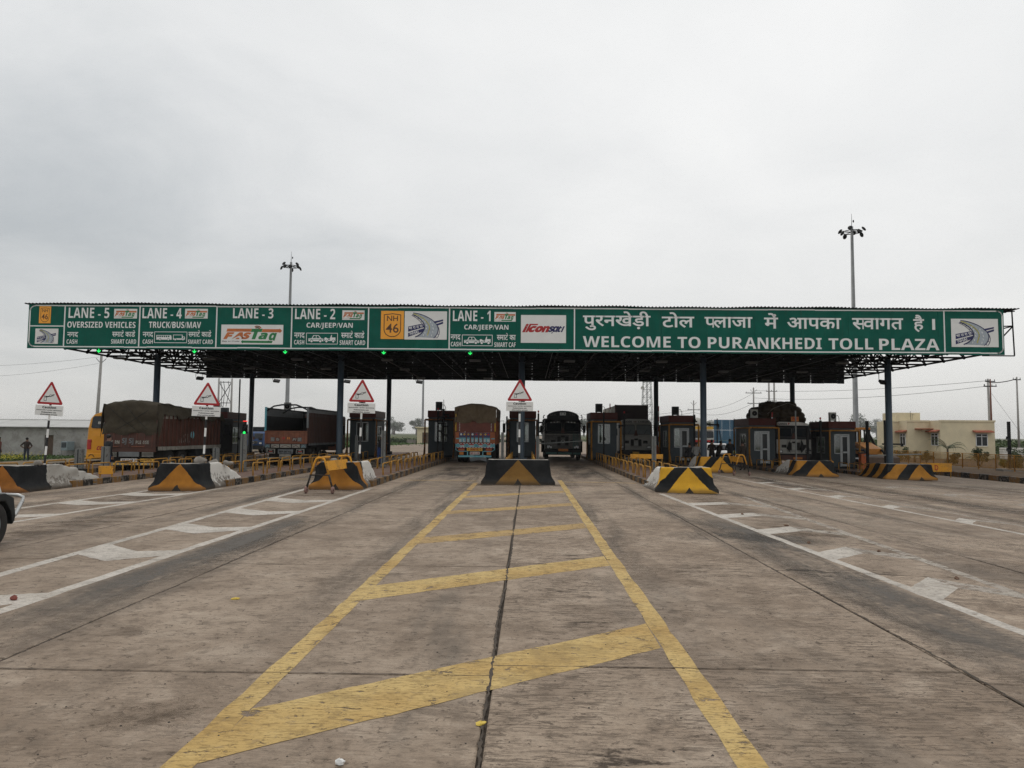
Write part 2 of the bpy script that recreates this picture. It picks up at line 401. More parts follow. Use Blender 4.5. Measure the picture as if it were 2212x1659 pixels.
def paint_mat(name, col, thin, chip_lo, chip_hi):
    k = NT(name); v = k.pos()
    n = k.noise(6, 9, 0.72, v, 0.5); st = k.noise(1.0, 6, 0.68, k.map(v, (5.0, 40.0, 1.0)), 0.5); lo = k.noise(0.8, 4, 0.6, v)
    c = k.mix(k.ramp(lo, 0.35, 0.7), col, thin)
    c = k.mix(k.math('MULTIPLY', k.ramp(st, 0.5, 0.66), 0.6), c, tuple(x*0.45 for x in thin))
    c = k.mix(k.math('MULTIPLY', k.ramp(k.noise(2.2, 8, 0.72, v, 0.6), 0.48, 0.68), 0.55), c, tuple(x*0.52 for x in thin)); c = k.mix(k.math('MULTIPLY', k.ramp(k.noise(14, 7, 0.75, v, 0.5), 0.55, 0.64), 0.5), c, (0.17, 0.125, 0.08))
    tr = k.n('ShaderNodeBsdfTransparent'); mx = k.n('ShaderNodeMixShader')
    a = k.ramp(k.math('ADD', k.math('MULTIPLY', n, 0.72), k.math('MULTIPLY', st, 0.28)), chip_lo, chip_hi)
    a = k.math('MAXIMUM', a, k.math('MULTIPLY', k.ramp(k.noise(20, 6, 0.75, k.map(v, (0.8, 2.0, 1)), 0.6), 0.50, 0.62), 0.40)); a = k.math('MAXIMUM', a, k.math('MULTIPLY', k.ramp(k.noise(1.3, 7, 0.7, v, 0.8), 0.52, 0.66), 0.32))
    k.l(a, mx.inputs[0]); k.l(k.bs.outputs[0], mx.inputs[1]); k.l(tr.outputs[0], mx.inputs[2]); k.l(mx.outputs[0], k.out.inputs['Surface'])
    k.bump(k.math('ADD', st, n), 0.3, 0.004)
    return k.fin(c, 0.7, 0.0, 0.25)
paint_mat('paint_yellow', (0.53, 0.38, 0.15), (0.43, 0.275, 0.088), 0.555, 0.60)
paint_mat('paint_yellow_old', (0.44, 0.29, 0.10), (0.36, 0.24, 0.11), 0.54, 0.60)
paint_mat('paint_white', (0.54, 0.495, 0.44), (0.45, 0.405, 0.35), 0.575, 0.62)
paint_mat('paint_white_old', (0.40, 0.36, 0.305), (0.33, 0.28, 0.235), 0.49, 0.58)

def field_mat(name):
    k = NT(name); v = k.pos()
    a = k.noise(0.02, 4, 0.6, v); b = k.noise(0.9, 6, 0.65, v); r = k.noise(1.0, 3, 0.5, k.map(v, (0.004, 0.05, 1)))
    c = k.mix(k.ramp(b, 0.3, 0.7), (0.030, 0.050, 0.014), (0.065, 0.085, 0.028))
    c = k.mix(k.math('MULTIPLY', k.ramp(a, 0.5, 0.6), 0.7), c, (0.15, 0.12, 0.075))
    c = k.mix(k.math('MULTIPLY', k.ramp(r, 0.5, 0.62), 0.5), c, (0.10, 0.11, 0.04))
    k.bump(b, 0.6, 0.1); return k.fin(c, 0.9, 0, 0.1)
field_mat('field')
def soil_mat(name, c0, c1):
    k = NT(name); v = k.pos(); a = k.noise(2.5, 7, 0.68, v); b = k.noise(0.3, 3, 0.5, v)
    k.bump(a, 0.6, 0.04); return k.fin(k.mix(k.ramp(k.math('ADD', k.math('MULTIPLY', a, 0.6), k.math('MULTIPLY', b, 0.4)), 0.35, 0.65), c0, c1), 0.95, 0, 0.1)
soil_mat('soil', (0.065, 0.045, 0.029), (0.125, 0.088, 0.058)); soil_mat('verge', (0.13, 0.105, 0.07), (0.22, 0.18, 0.125))

# ground sheet to the horizon; a trough under the road lets the slabs lie in it
gm = MB(); prof = [(-4000, -0.75), (-60, -0.50), (-27.25, -0.42), (-27.2, -1.1), (27.2, -1.1), (27.35, GARDEN-0.06), (60, -0.55), (4000, -0.75)]
ys = [-60, 0, 40, 80, 160, 400, 1200, 6000]
for y in ys:
    for x, z in prof: gm.v.append((x, y, z))
n = len(prof)
for i in range(len(ys)-1):
    for j in range(n-1): gm.f.append((i*n+j, i*n+j+1, (i+1)*n+j+1, (i+1)*n+j))
tag(gm.build('ground', 'field'), 'flat green and brown farmland reaching to the horizon', None, None, 'structure')

road = thing('road', 'pale concrete toll plaza pavement with joints, oil stains and worn paint', 'road'); del road['category']; road['kind'] = 'structure'
XE = [-27, -22.5, -18.8, -15.1, -11.4, -7.7, -4.0, -0.25, 3.27, 6.85, 10.4, 14.0, 17.6, 21.2, 27]
YE = [-8.0 + 4.55*i for i in range(19)]; YE = [y + 0.0 for y in YE]      # joints fall at 5.65, 10.2, 14.75 ...
Y_END = YE[-1]
bm_ = MB()
for a, b in zip(XE, XE[1:]): bm_.poly([(a, YE[0], zg(a)-0.03), (b, YE[0], zg(b)-0.03), (b, Y_END, zg(b)-0.03), (a, Y_END, zg(a)-0.03)])
bm_.build('joint_bed', 'joint_dirt', road)
for ia, (xa, xb) in enumerate(zip(XE, XE[1:])):
    for ib, (ya, yb) in enumerate(zip(YE, YE[1:])):
        g = 0.008; ch = 0.012; m_ = MB()
        gx0 = 0.018 if abs(xa+0.25) < 0.01 else g; gx1 = 0.018 if abs(xb+0.25) < 0.01 else g
        jy = RND.uniform(-0.1, 0.1) if ia % 2 else 0.0
        ya2, yb2 = ya + g + (0.25 if ia in (5, 7, 9) else 0)*(ib > 0), yb - g + (0.25 if ia in (5, 7, 9) else 0)
        q = [(xa+gx0, ya2), (xb-gx1, ya2), (xb-gx1, yb2), (xa+gx0, yb2)]
        qi = [(q[0][0]+ch, q[0][1]+ch), (q[1][0]-ch, q[1][1]+ch), (q[2][0]-ch, q[2][1]-ch), (q[3][0]+ch, q[3][1]-ch)]
        dz = RND.uniform(-0.002, 0.0)
        m_.v = [(x, y, zg(x)+dz) for x, y in qi] + [(x, y, zg(x)-0.007+dz) for x, y in q] + [(x, y, zg(x)-0.05) for x, y in q]
        m_.f = [(0, 1, 2, 3)] + [(i, 4+i, 4+(i+1) % 4, (i+1) % 4) for i in range(4)] + [(4+i, 8+i, 8+(i+1) % 4, 4+(i+1) % 4) for i in range(4)]
        c = ((xa+xb)/2, (ya+yb)/2, zg((xa+xb)/2)); o = m_.build('concrete_slab', 'concrete_road', None); me = o.data
        for v in me.vertices: v.co -= Vector(c)
        o.location = c; o.parent = road
# dirt packed into the wide joints, with a ragged edge
for xj, w in ((-0.25, 0.009), (-4.0, 0.008), (3.27, 0.009), (-7.7, 0.010), (6.85, 0.010)):
    m_ = MB(); y = 2.5; k = 0
    while y < 45:
        s = 0.022 + 0.0035*y; wl = w*(0.35+RND.random()**2*1.9); wr = w*(0.35+RND.random()**2*1.9); wob = 0.016*math.sin(y*0.7+xj)+0.009*math.sin(y*2.3)+RND.uniform(-0.006, 0.006)
        m_.v += [(xj+wob-wl, y, zg(xj-wl)+0.0020), (xj+wob+wr, y, zg(xj+wr)+0.0020)]
        if k: m_.f.append((2*k-2, 2*k-1, 2*k+1, 2*k))
        k += 1; y += s*(0.5+RND.random())
    m_.build('joint_filler', 'joint_dirt', road)
for ia, (xa, xb) in enumerate(zip(XE, XE[1:])):
    for yj in YE:
        if not 3 < yj < 24 or abs((xa+xb)/2) > 0.75*yj+3: continue
        m_ = MB(); nn = int((xb-xa)/(0.03+0.003*yj)); yo = 0.25 if ia in (5, 7, 9) else 0; ph = RND.uniform(0, 6)
        for i in range(nn+1):
            x = lerp(xa, xb, i/nn); y = yj+yo+0.008*math.sin(x*2+ph)+RND.uniform(-0.003, 0.003); w = 0.0065*(0.4+RND.random()**2)
            m_.v += [(x, y-w, zg(x)+0.0019), (x, y+w, zg(x)+0.0019)]
            if i: m_.f.append((2*i-2, 2*i, 2*i+1, 2*i-1))
        m_.build('joint_filler', 'joint_dirt', road)
# carriageway beyond the plaza
fr = MB()
for (ya, la, ra), (yb, lb, rb) in zip([(Y_END, -27, 27), (110, -22, 24), (170, -14, 16), (400, -14, 16), (1500, -16, 16)], [(110, -22, 24), (170, -14, 16), (400, -14, 16), (1500, -16, 16)]):
    for i in range(8):
        t0, t1 = i/8, (i+1)/8
        P = lambda l, r, t, y: (lerp(l, r, t), y, zg(lerp(l, r, t))*(1 if y < 100 else 0.5)-0.004)
        fr.poly([P(la, ra, t0, ya), P(la, ra, t1, ya), P(lb, rb, t1, yb), P(lb, rb, t0, yb)])
tag(fr.build('far_carriageway', 'concrete_road'), 'grey concrete carriageway running on beyond the toll booths', None, None, 'structure')

# ---- painted markings: thin sheets with ragged edges
def line(pts, w, name, m, jit=0.012, step=0.22, dz=0.0010):
    mb = MB(); k = 0
    for (x0, y0), (x1, y1) in zip(pts, pts[1:]):
        d = math.hypot(x1-x0, y1-y0); nn = max(1, int(d/(step+0.012*abs(y0)))); nx, ny = -(y1-y0)/d, (x1-x0)/d
        for i in range(nn+1):
            t = i/nn; x, y = lerp(x0, x1, t), lerp(y0, y1, t); a, b = w/2+RND.uniform(-jit, jit), w/2+RND.uniform(-jit, jit)
            for s, ww in ((1, a), (-1, b)):
                X = x+s*nx*ww; mb.v.append((X, y+s*ny*ww, zg(X)+dz))
            if k and i: mb.f.append((2*k-2, 2*k-1, 2*k+1, 2*k))
            k += 1
    return mb.build(name, m, road)
def patch(a, b, c, d, name, m, nn=12, dz=0.0014, jit=0.015):
    """four-sided band a-b (near edge) to d-c (far edge), ragged"""
    mb = MB()
    for i in range(nn+1):
        t = i/nn
        for p, q in ((a, b), (d, c)):
            x = lerp(p[0], q[0], t)+RND.uniform(-jit, jit)*0.3; y = lerp(p[1], q[1], t)+RND.uniform(-jit, jit); mb.v.append((x, y, zg(x)+dz))
        if i: mb.f.append((2*i-2, 2*i, 2*i+1, 2*i-1))
    return mb.build(name, m, road)
line([(-1.82, -6), (-1.82, 23.45)], 0.17, 'edge_line', 'paint_yellow', 0.010)
line([(-1.83, 24.0), (-1.85, 27.5)], 0.17, 'edge_line', 'paint_yellow_old')
line([(1.20, -6), (1.21, 12.0)], 0.17, 'edge_line', 'paint_yellow', 0.010); line([(1.21, 12.0), (1.24, 29.5)], 0.17, 'edge_line', 'paint_yellow')
for k_, yb in enumerate((-4.0, 0.15, 4.40, 8.35, 12.45, 17.0, 21.25)):
    m_ = 'paint_yellow' if yb < 12 else 'paint_yellow_old'
    x0, x1 = -1.735, 1.115; th = 0.80 if yb < 16 else 0.72; dy = 2.33
    patch((x0, yb-0.28), (x1, yb-0.28+dy), (x1, yb-0.28+dy+th), (x0, yb-0.28+th), 'hatch_bar', m_, 22)
line([(-4.6, 28.6), (-1.9, 28.6)], 0.25, 'stop_line', 'paint_yellow_old', 0.03); line([(1.3, 28.4), (4.0, 28.4)], 0.22, 'stop_line', 'paint_yellow_old', 0.03)
line([(-9.0, 29.0), (-7.4, 29.1)], 0.25, 'stop_line', 'paint_yellow_old', 0.03)
def nose(xl0, xl1, xr0, xr1, y0, y1, chev, apex, m, mo, mirror=False):
    """white lines of a diverging nose with V bars between"""
    line([(xl0, y0), (xl1, y1)], 0.16, 'nose_line', m); line([(xr0, y0), (xr1, y1)], 0.16, 'nose_line', m if not mirror else mo)
    for yc in chev:
        t = (yc-y0)/(y1-y0); xl, xr = lerp(xl0, xl1, t)+0.05, lerp(xr0, xr1, t)-0.05; xa = lerp(xl, xr, apex)
        if not mirror:
            patch((xl, yc+0.05), (xa, yc-0.5), (xa, yc+0.36), (xl, yc+0.98), 'chevron', m, 8)
            patch((xa, yc-0.5), (xr, yc+0.0), (xr, yc+0.52), (xa, yc+0.36), 'chevron', m, 8)
        else:
            patch((xl, yc-0.25), (xa, yc+0.55), (xa, yc+1.25), (xl, yc+0.45), 'chevron', m, 8)
            patch((xa, yc+0.55), (xr, yc+0.0), (xr, yc+0.55), (xa, yc+1.25), 'chevron', mo, 8)
nose(-6.25, -6.93, -5.12, -4.95, 5.0, 24.2, (7.75, 10.8, 13.65, 16.6, 19.5), 0.55, 'paint_white', 'paint_white_old')
nose(-12.0, -11.6, -10.1, -9.7, 13.5, 24.2, (15.9, 18.9, 21.6), 0.5, 'paint_white', 'paint_white_old')
nose(-17.2, -16.9, -15.2, -14.9, 14.0, 22.5, (16.5, 19.5), 0.5, 'paint_white_old', 'paint_white_old')
nose(4.66, 4.08, 5.55, 6.6, 5.0, 23.5, (8.9, 11.6, 14.4, 17.1, 20.0), 0.55, 'paint_white', 'paint_white_old', True)
nose(10.3, 9.3, 11.3, 11.2, 12.0, 40.0, (18.0, 21.5, 25.0, 28.5, 32), 0.5, 'paint_white', 'paint_white_old', True)
nose(16.0, 14.5, 17.4, 16.3, 20.0, 40.0, (24.5, 28.5, 32.5), 0.5, 'paint_white_old', 'paint_white_old', True)
line([(22.6, 30), (22.6, 60)], 0.14, 'lane_line', 'paint_white_old'); line([(20.6, 28), (19.6, 40)], 0.14, 'lane_line', 'paint_white_old')

# stains with shapes of their own: tyre polish, oil, dried mud
def stain_mat(name, col, amt, lo, hi, sc=(1.0, 1.0)):
    k = NT(name); v = k.pos(); uv = k.n('ShaderNodeTexCoord').outputs['UV']; sp = k.n('ShaderNodeSeparateXYZ'); k.l(uv, sp.inputs[0])
    e = None
    for s_ in (sp.outputs[0], sp.outputs[1]):
        d = k.math('SUBTRACT', 0.5, k.math('ABSOLUTE', k.math('SUBTRACT', s_, 0.5))); d = k.ramp(d, 0.0, 0.35); e = d if e is None else k.math('MULTIPLY', e, d)
    n = k.noise(1.0, 7, 0.68, k.map(v, (sc[0], sc[1], 1)), 0.5); n2 = k.noise(9, 5, 0.7, v)
    a = k.math('MULTIPLY', k.ramp(k.math('ADD', k.math('MULTIPLY', n, 0.72), k.math('MULTIPLY', n2, 0.28)), lo, hi), k.math('MULTIPLY', e, amt))
    tr = k.n('ShaderNodeBsdfTransparent'); mx = k.n('ShaderNodeMixShader'); k.l(a, mx.inputs[0]); k.l(tr.outputs[0], mx.inputs[1]); k.l(k.bs.outputs[0], mx.inputs[2]); k.l(mx.outputs[0], k.out.inputs['Surface'])
    return k.fin(col, 0.7, 0, 0.2)
stain_mat('stain_grey', (0.115, 0.103, 0.090), 0.8, 0.36, 0.60, (1.4, 0.35)); stain_mat('stain_brown', (0.105, 0.074, 0.050), 0.6, 0.42, 0.62, (1.2, 2.2)); stain_mat('stain_mud', (0.050, 0.036, 0.026), 0.75, 0.50, 0.60, (1.6, 6.0)); stain_mat('stain_dust', (0.40, 0.34, 0.275), 0.45, 0.40, 0.64, (0.8, 0.8)); stain_mat('stain_oil', (0.060, 0.052, 0.046), 0.7, 0.38, 0.62, (0.9, 0.35))
stain_mat('stain_track', (0.105, 0.090, 0.076), 0.62, 0.40, 0.66, (1.5, 0.16))
def stain(x0, x1, y0, y1, m, rz=0.0, dz=0.0005):
    mb = MB(); cx, cy = (x0+x1)/2, (y0+y1)/2; nx = 6; mb.uv = []
    for j in range(2):
        for i in range(nx+1):
            x, y = lerp(x0, x1, i/nx)-cx, (y0, y1)[j]-cy; X, Y = cx+x*math.cos(rz)-y*math.sin(rz), cy+x*math.sin(rz)+y*math.cos(rz); mb.v.append((X, Y, zg(X)+dz)); mb.uv.append((i/nx, j))
    mb.f = [(i, i+1, nx+2+i, nx+1+i) for i in range(nx)]; return mb.build('stain', m, road)
for a in ((3.30, 4.60, 3.0, 19.0, 'stain_grey'), (2.3, 5.6, 12.7, 14.4, 'stain_grey'), (-5.1, -4.0, 5.0, 18.0, 'stain_grey'), (-1.2, -0.5, 4.9, 5.4, 'stain_brown'), (-2.9, -1.95, 4.5, 5.1, 'stain_brown'), (1.3, 5.6, 9.6, 10.7, 'stain_mud'), (0.2, 1.5, 10.3, 11.5, 'stain_mud'), (4.4, 6.0, 17.5, 23.8, 'stain_brown'), (4.5, 6.2, 12.5, 17.0, 'stain_brown'),
          (-7.2, -4.7, 20.0, 24.6, 'stain_brown'), (-12.6, -9.4, 16.5, 23.5, 'stain_brown'), (-17.0, -13.5, 18.0, 23.0, 'stain_brown'), (6.2, 8.6, 12.0, 32.0, 'stain_dust'), (12.0, 15.0, 15.0, 40.0, 'stain_brown'), (17.0, 24.0, 26.0, 38.0, 'stain_brown'), (1.4, 3.6, 26.0, 50.0, 'stain_oil'), (-4.6, -1.6, 26.0, 46.0, 'stain_oil'), (6.4, 9.0, 30.0, 52.0, 'stain_oil'),
          (-9.4, -7.2, 24.0, 48.0, 'stain_oil'), (9.5, 12.0, 26.0, 40.0, 'stain_oil'), (0.0, 1.1, 4.0, 4.6, 'stain_mud'), (0.1, 0.9, 8.2, 9.0, 'stain_mud'), (0.3, 1.0, 6.9, 7.6, 'stain_mud'), (-9.5, -7.6, 9.0, 18.0, 'stain_brown'), (-4.6, 4.0, 25.6, 27.4, 'stain_brown'), (7.5, 12.0, 9.5, 11.5, 'stain_mud')): stain(*a)
for xl in (-3.05, 2.4, 7.6, -8.2, -13.3, 12.7):
    for s_ in (-0.95, 0.95): stain(xl+s_-0.42, xl+s_+0.42, 2.0 if abs(xl) < 5 else 8.0, 46, 'stain_track')
# small litter on the pavement
mat('scrap_red', (0.20, 0.055, 0.04), 0.8); mat('scrap_yellow', (0.62, 0.45, 0.08), 0.7); mat('scrap_brown', (0.14, 0.08, 0.05), 0.8); mat('stone_dark', (0.05, 0.045, 0.04), 0.9)
def crumb(name, label, x, y, sx, sy, sz, m, group=None):
    mb = MB().sph((0, 0, sz*0.5), (sx, sy, sz), 7, 5)
    mb.v = [(p[0]*RND.uniform(0.75, 1.25), p[1]*RND.uniform(0.75, 1.25), max(0.0, p[2]*RND.uniform(0.8, 1.2))) for p in mb.v]
    o = mb.build(name, m); o.location = (x, y, zg(x)+0.001); o.rotation_euler = (0, 0, RND.uniform(0, 6)); return tag(o, label, 'litter', group)
crumb('wrapper', 'crumpled red wrapper lying on the white line by the left picture edge', -5.30, 7.9, 0.055, 0.035, 0.03, 'scrap_red')
crumb('leaf', 'yellow leaf on the slab left of the long dark joint', -3.05, 8.05, 0.05, 0.03, 0.012, 'scrap_yellow')
crumb('leaf', 'yellow leaf lying in the wide central joint near the camera', -0.27, 4.72, 0.035, 0.022, 0.012, 'scrap_yellow')
crumb('pebble', 'white pebble at the bottom edge below the yellow bar', -0.98, 4.13, 0.028, 0.02, 0.02, 'white_paint')
for i, (x, y) in enumerate(((4.95, 17.8), (5.25, 15.7), (4.75, 13.1), (5.6, 12.4), (5.55, 10.1))):
    crumb('brick_chip', ('fifth', 'fourth', 'third', 'second', 'nearest', 'sixth', 'farthest')[i] + ' small brick chip along the white hatching on the right', x, y, 0.055, 0.03, 0.022, 'scrap_brown', 'brick chips on the right-hand hatching')
def speck(n_):
    mb = MB()
    for i in range(n_):
        y = 3.8 + 16*RND.random()**1.7; x = RND.uniform(-0.62, 0.62)*(y+1)*1.1; r = RND.uniform(0.004, 0.010)
        b = len(mb.v); z = zg(x)
        mb.v += [(x-r, y, z), (x, y-r, z), (x+r, y, z), (x, y+r*0.9, z), (x+r*0.1, y, z+r*0.7)]; mb.f += [(b, b+1, b+4), (b+1, b+2, b+4), (b+2, b+3, b+4), (b+3, b, b+4)]
    return mb
tag(speck(330).build('grit', 'stone_dark'), 'dark grit and pebbles scattered over the concrete', None, None, 'stuff')

# ================================================================ ISLANDS AND BARRIERS
def paver_mat():
    k = NT('paver'); v = k.pos(); b = k.n('ShaderNodeTexBrick'); k.l(k.map(v, (1, 1, 1)), b.inputs['Vector']); b.inputs['Scale'].default_value = 4.5
    b.inputs['Mortar Size'].default_value = 0.025; b.inputs['Color1'].default_value = (0.165, 0.088, 0.064, 1); b.inputs['Color2'].default_value = (0.115, 0.068, 0.053, 1); b.inputs['Mortar'].default_value = (0.06, 0.05, 0.042, 1)
    n = k.noise(1.2, 6, 0.65, v); c = k.mix(k.math('MULTIPLY', k.ramp(n, 0.4, 0.7), 0.65), b.outputs[0], (0.15, 0.12, 0.095)); k.bump(b.outputs[1], -0.4, 0.006)
    return k.fin(c, 0.9, 0, 0.2)
paver_mat()
IH = 0.22
ISL = {  # centre x, front y, back y, what singles it out
 'c': (-0.33, 27.2, 64, 'the centre island'), 'l1': (-5.95, 25.0, 64, 'the first island left of centre'), 'l2': (-10.72, 25.0, 64, 'the second island left of centre'),
 'l3': (-15.9, 25.0, 64, 'the third island left of centre'), 'l4': (-21.0, 25.0, 64, 'the island beside the bus lane'), 'r1': (5.08, 25.2, 64, 'the first island right of centre'),
 'r2': (10.1, 41.8, 64, 'the second island right of centre'), 'r3': (15.25, 41.8, 64, 'the third island right of centre'), 'r4': (20.4, 41.8, 64, 'the rightmost island')}
HW = 0.9
kst = MB().box(-0.075, 0.075, 0.006, 0.594, -0.30, 0); KB = kst.mesh('kerb_stone', 'kerb_black', False, 0.015); KY = kst.mesh('kerb_stone', 'kerb_yellow', False, 0.015)
for key, (xc, y0, y1, where) in ISL.items():
    z = zg(xc)+IH; mb = MB().box(xc-HW+0.14, xc+HW-0.14, y0, y1, z-0.5, z-0.012)
    o = tag(mb.build('island', 'paver'), 'raised paved strip with striped kerb, ' + where, None, None, 'structure')
    sides = [s for s in (-1, 1)]
    for s in sides:
        y = y0; k = 0; n_lim = 62
        while y < y1-0.5 and k < n_lim:
            st_ = inst('kerb_stone', KB if k % 2 else KY, o, (xc+s*(HW-0.075)+RND.uniform(-0.008, 0.008), y, z+RND.uniform(-0.008, 0.006)), RND.uniform(-0.006, 0.006)); y += 0.6; k += 1
    o2 = MB().box(xc-HW+0.1, xc+HW-0.1, y1-0.05, y1+0.12, z-0.5, z-0.004).build('end_kerb', 'kerb_black', o)

def barrier_mat(name, yel, h, k_tri, u0, wL, wR, stripes, sw, fade, whitecol=(0.62, 0.60, 0.56)):
    k = NT(name); uv = k.n('ShaderNodeUVMap', uv_map='wrap').outputs[0]; sp = k.n('ShaderNodeSeparateXYZ'); k.l(uv, sp.inputs[0]); u, v = sp.outputs[0], sp.outputs[1]
    P = k.pos(); n = k.noise(7, 8, 0.68, P, 0.3); n2 = k.noise(2.2, 6, 0.62, P); nf = k.noise(30, 5, 0.7, P)
    a = k.math('ABSOLUTE', k.math('SUBTRACT', u, u0)); jig = k.math('MULTIPLY', k.math('ADD', k.math('SUBTRACT', n, 0.5), k.math('MULTIPLY', k.math('SUBTRACT', k.noise(3.0, 4, 0.6, P), 0.5), 1.6)), 0.05)
    t = k.math('ADD', k.math('SUBTRACT', a, k.math('MULTIPLY', k.math('SUBTRACT', h, v), k_tri)), jig)
    tri = k.math('LESS_THAN', t, 0.0)
    if stripes:
        m_ = k.math('MODULO', k.math('ADD', t, 8*sw), 2*sw); st = k.math('MULTIPLY', k.math('GREATER_THAN', m_, sw), k.math('GREATER_THAN', t, 0.0)); pat = k.math('MAXIMUM', tri, st)
    else: pat = tri
    small = k.math('LESS_THAN', k.math('ADD', a, jig), k.math('MULTIPLY', k.math('SUBTRACT', 0.19, v), 0.75)); pat = k.math('MULTIPLY', pat, k.math('SUBTRACT', 1.0, small))
    yl = k.mix(k.ramp(n2, 0.35, 0.7), yel, tuple(c*fade for c in yel)); c = k.mix(pat, k.mix(k.ramp(n2, 0.35, 0.7), (0.009, 0.010, 0.011), (0.020, 0.021, 0.022)), yl)
    wj = k.math('MULTIPLY', k.math('SUBTRACT', n2, 0.5), 0.5); wm = None
    for side, th in ((1, wR), (-1, wL)):
        if th is None: continue
        w_ = k.math('GREATER_THAN', k.math('ADD', k.math('MULTIPLY', u, side), wj), th); wm = w_ if wm is None else k.math('MAXIMUM', wm, w_)
    if wm is not None:
        peel = k.ramp(k.math('ADD', k.math('MULTIPLY', n, 0.6), k.math('MULTIPLY', k.math('SUBTRACT', 0.55, v), 0.28)), 0.335, 0.40)
        wc = k.mix(peel, whitecol, k.mix(n, (0.12, 0.105, 0.09), (0.24, 0.215, 0.185))); c = k.mix(wm, c, wc)
    # chipped concrete, grime low down
    chip = k.ramp(k.math('ADD', k.math('MULTIPLY', n, 0.8), k.math('MULTIPLY', k.math('SUBTRACT', 0.25, v), 0.10)), 0.525, 0.575); c = k.mix(k.math('MULTIPLY', chip, 0.6), c, (0.17, 0.15, 0.13))
    gr = k.math('MULTIPLY', k.ramp(k.math('ADD', v, k.math('MULTIPLY', n2, 0.3)), 0.36, 0.12), 0.6); c = k.mix(gr, c, (0.085, 0.068, 0.052))
    c = k.mix(k.math('MULTIPLY', k.ramp(nf, 0.45, 0.8), 0.10), c, (0.10, 0.085, 0.07)); k.bump(k.math('ADD', n, k.math('MULTIPLY', nf, 0.4)), 0.5, 0.02)
    return k.fin(c, 0.75, 0, 0.15)
mat('barrier_top', (0.30, 0.275, 0.24), 0.9, var=0.3, scale=9)
def barrier(name, label, xc, yf, hw, h, Ll, Lr, m, rough=0.012, broken=(0, 0), taperL=1.3, taperR=1.3):
    """solid concrete nose with a safety-shape face wrapped round the front and both flanks"""
    t = thing(name, label, 'barrier', (xc, yf, zg(xc)), 0, 'painted concrete island noses')
    path = []; st = 0.10
    def seg(p, q):
        d = math.hypot(q[0]-p[0], q[1]-p[1]); n_ = max(2, int(d/st))
        return [(lerp(p[0], q[0], i/n_), lerp(p[1], q[1], i/n_)) for i in range(n_)]
    path = seg((-hw, Ll), (-hw, 0)) + seg((-hw, 0), (hw, 0)) + seg((hw, 0), (hw, Lr)) + [(hw, Lr)]
    prof = [(0.20, 0.0), (0.20, 0.06), (0.195, 0.11), (0.15, 0.17), (0.085, 0.27), (0.065, 0.34), (0.045, 0.48), (0.025, 0.64), (0.012, h-0.05), (0.0, h-0.012), (-0.03, h)]
    mb = MB(); mb.uv = []; n_ = len(prof); s = -(Ll+hw)
    for i, (x, y) in enumerate(path):
        if i: s += math.hypot(x-path[i-1][0], y-path[i-1][1])
        left, right = x <= -hw+1e-4, x >= hw-1e-4; front = y <= 1e-4
        nx = -1 if left else (1 if right else 0); ny = -1 if front else 0
        if left and y > 0: ny = 0
        sc = 1.0
        if left and Ll > 0 and y > Ll-taperL: sc = lerp(1, 0.30, ((y-(Ll-taperL))/taperL)**1.3)
        if right and Lr > 0 and y > Lr-taperR: sc = lerp(1, 0.30, ((y-(Lr-taperR))/taperR)**1.3)
        br = broken[0] if left else (broken[1] if right else 0)
        br = br*min(1, max(0, (y-0.5)/0.8)) if br else 0
        for o_, z_ in prof:
            p = Vector((x+nx*o_, y+ny*o_, z_*sc)); w_ = Vector((p.x+xc, p.y+yf, p.z))
            d = (mnoise.noise(w_*2.3)*0.5+mnoise.noise(w_*7)*0.3)*rough*2 + ((mnoise.noise(w_*4.5)+0.7*mnoise.noise(w_*11))*br if br else 0)
            if z_ > 0.55*h: d -= max(0.0, mnoise.noise(w_*5.5+Vector((3, 7, 1)))-0.18)*0.10*((z_/h-0.5)*2)
            if z_ > 0.0: p += Vector((nx, ny, 0.4*(z_ > h-0.1)))*d
            mb.v.append(tuple(p)); mb.uv.append((s, z_))
    for i in range(len(path)-1):
        for j in range(n_-1): mb.f.append((i*n_+j, (i+1)*n_+j, (i+1)*n_+j+1, i*n_+j+1))
    mb.build('face', m, t, True)
    top = MB(); rim = [mb.v[i*n_+n_-1] for i in range(len(path))]; k = len(rim); back = min(Ll, Lr)
    top.v = [tuple(p) for p in rim] + [(p[0]*0.8, max(p[1], 0.15)*0.97+0.05, min(p[2], h-0.01)) for p in rim]
    top.f = [(i, i+1, k+i+1, k+i) for i in range(k-1)] + [tuple(k+i for i in range(k))]
    top.build('top', 'barrier_top', t, False)
    return t
ORG = (0.36, 0.15, 0.025); YEL = (0.66, 0.36, 0.032)
barrier('concrete_barrier', 'black concrete island nose with a dull ochre triangle, straight ahead between the yellow lines', -0.33, 26.8, 1.09, 0.86, 0.9, 0.9,
        barrier_mat('bar_c', (0.215, 0.115, 0.03), 0.86, 0.93, 0.0, None, None, False, 0.5, 0.75), 0.010, taperL=0.01, taperR=0.01)
barrier('concrete_barrier', 'bright yellow and black island nose with an unchipped triangle, right of centre', 5.02, 24.35, 0.78, 0.80, 2.9, 2.6,
        barrier_mat('bar_r1', YEL, 0.80, 0.90, 0.06, 0.98, None, True, 0.43, 0.85), 0.009, taperL=2.2)
barrier('concrete_barrier', 'orange triangle island nose with white peeling flank behind the wheeled barricade', -5.95, 23.8, 0.62, 0.84, 2.0, 3.0,
        barrier_mat('bar_l1', (0.38, 0.16, 0.025), 0.84, 0.92, 0.0, None, 1.35, True, 0.50, 0.7), 0.010, (0, 0))
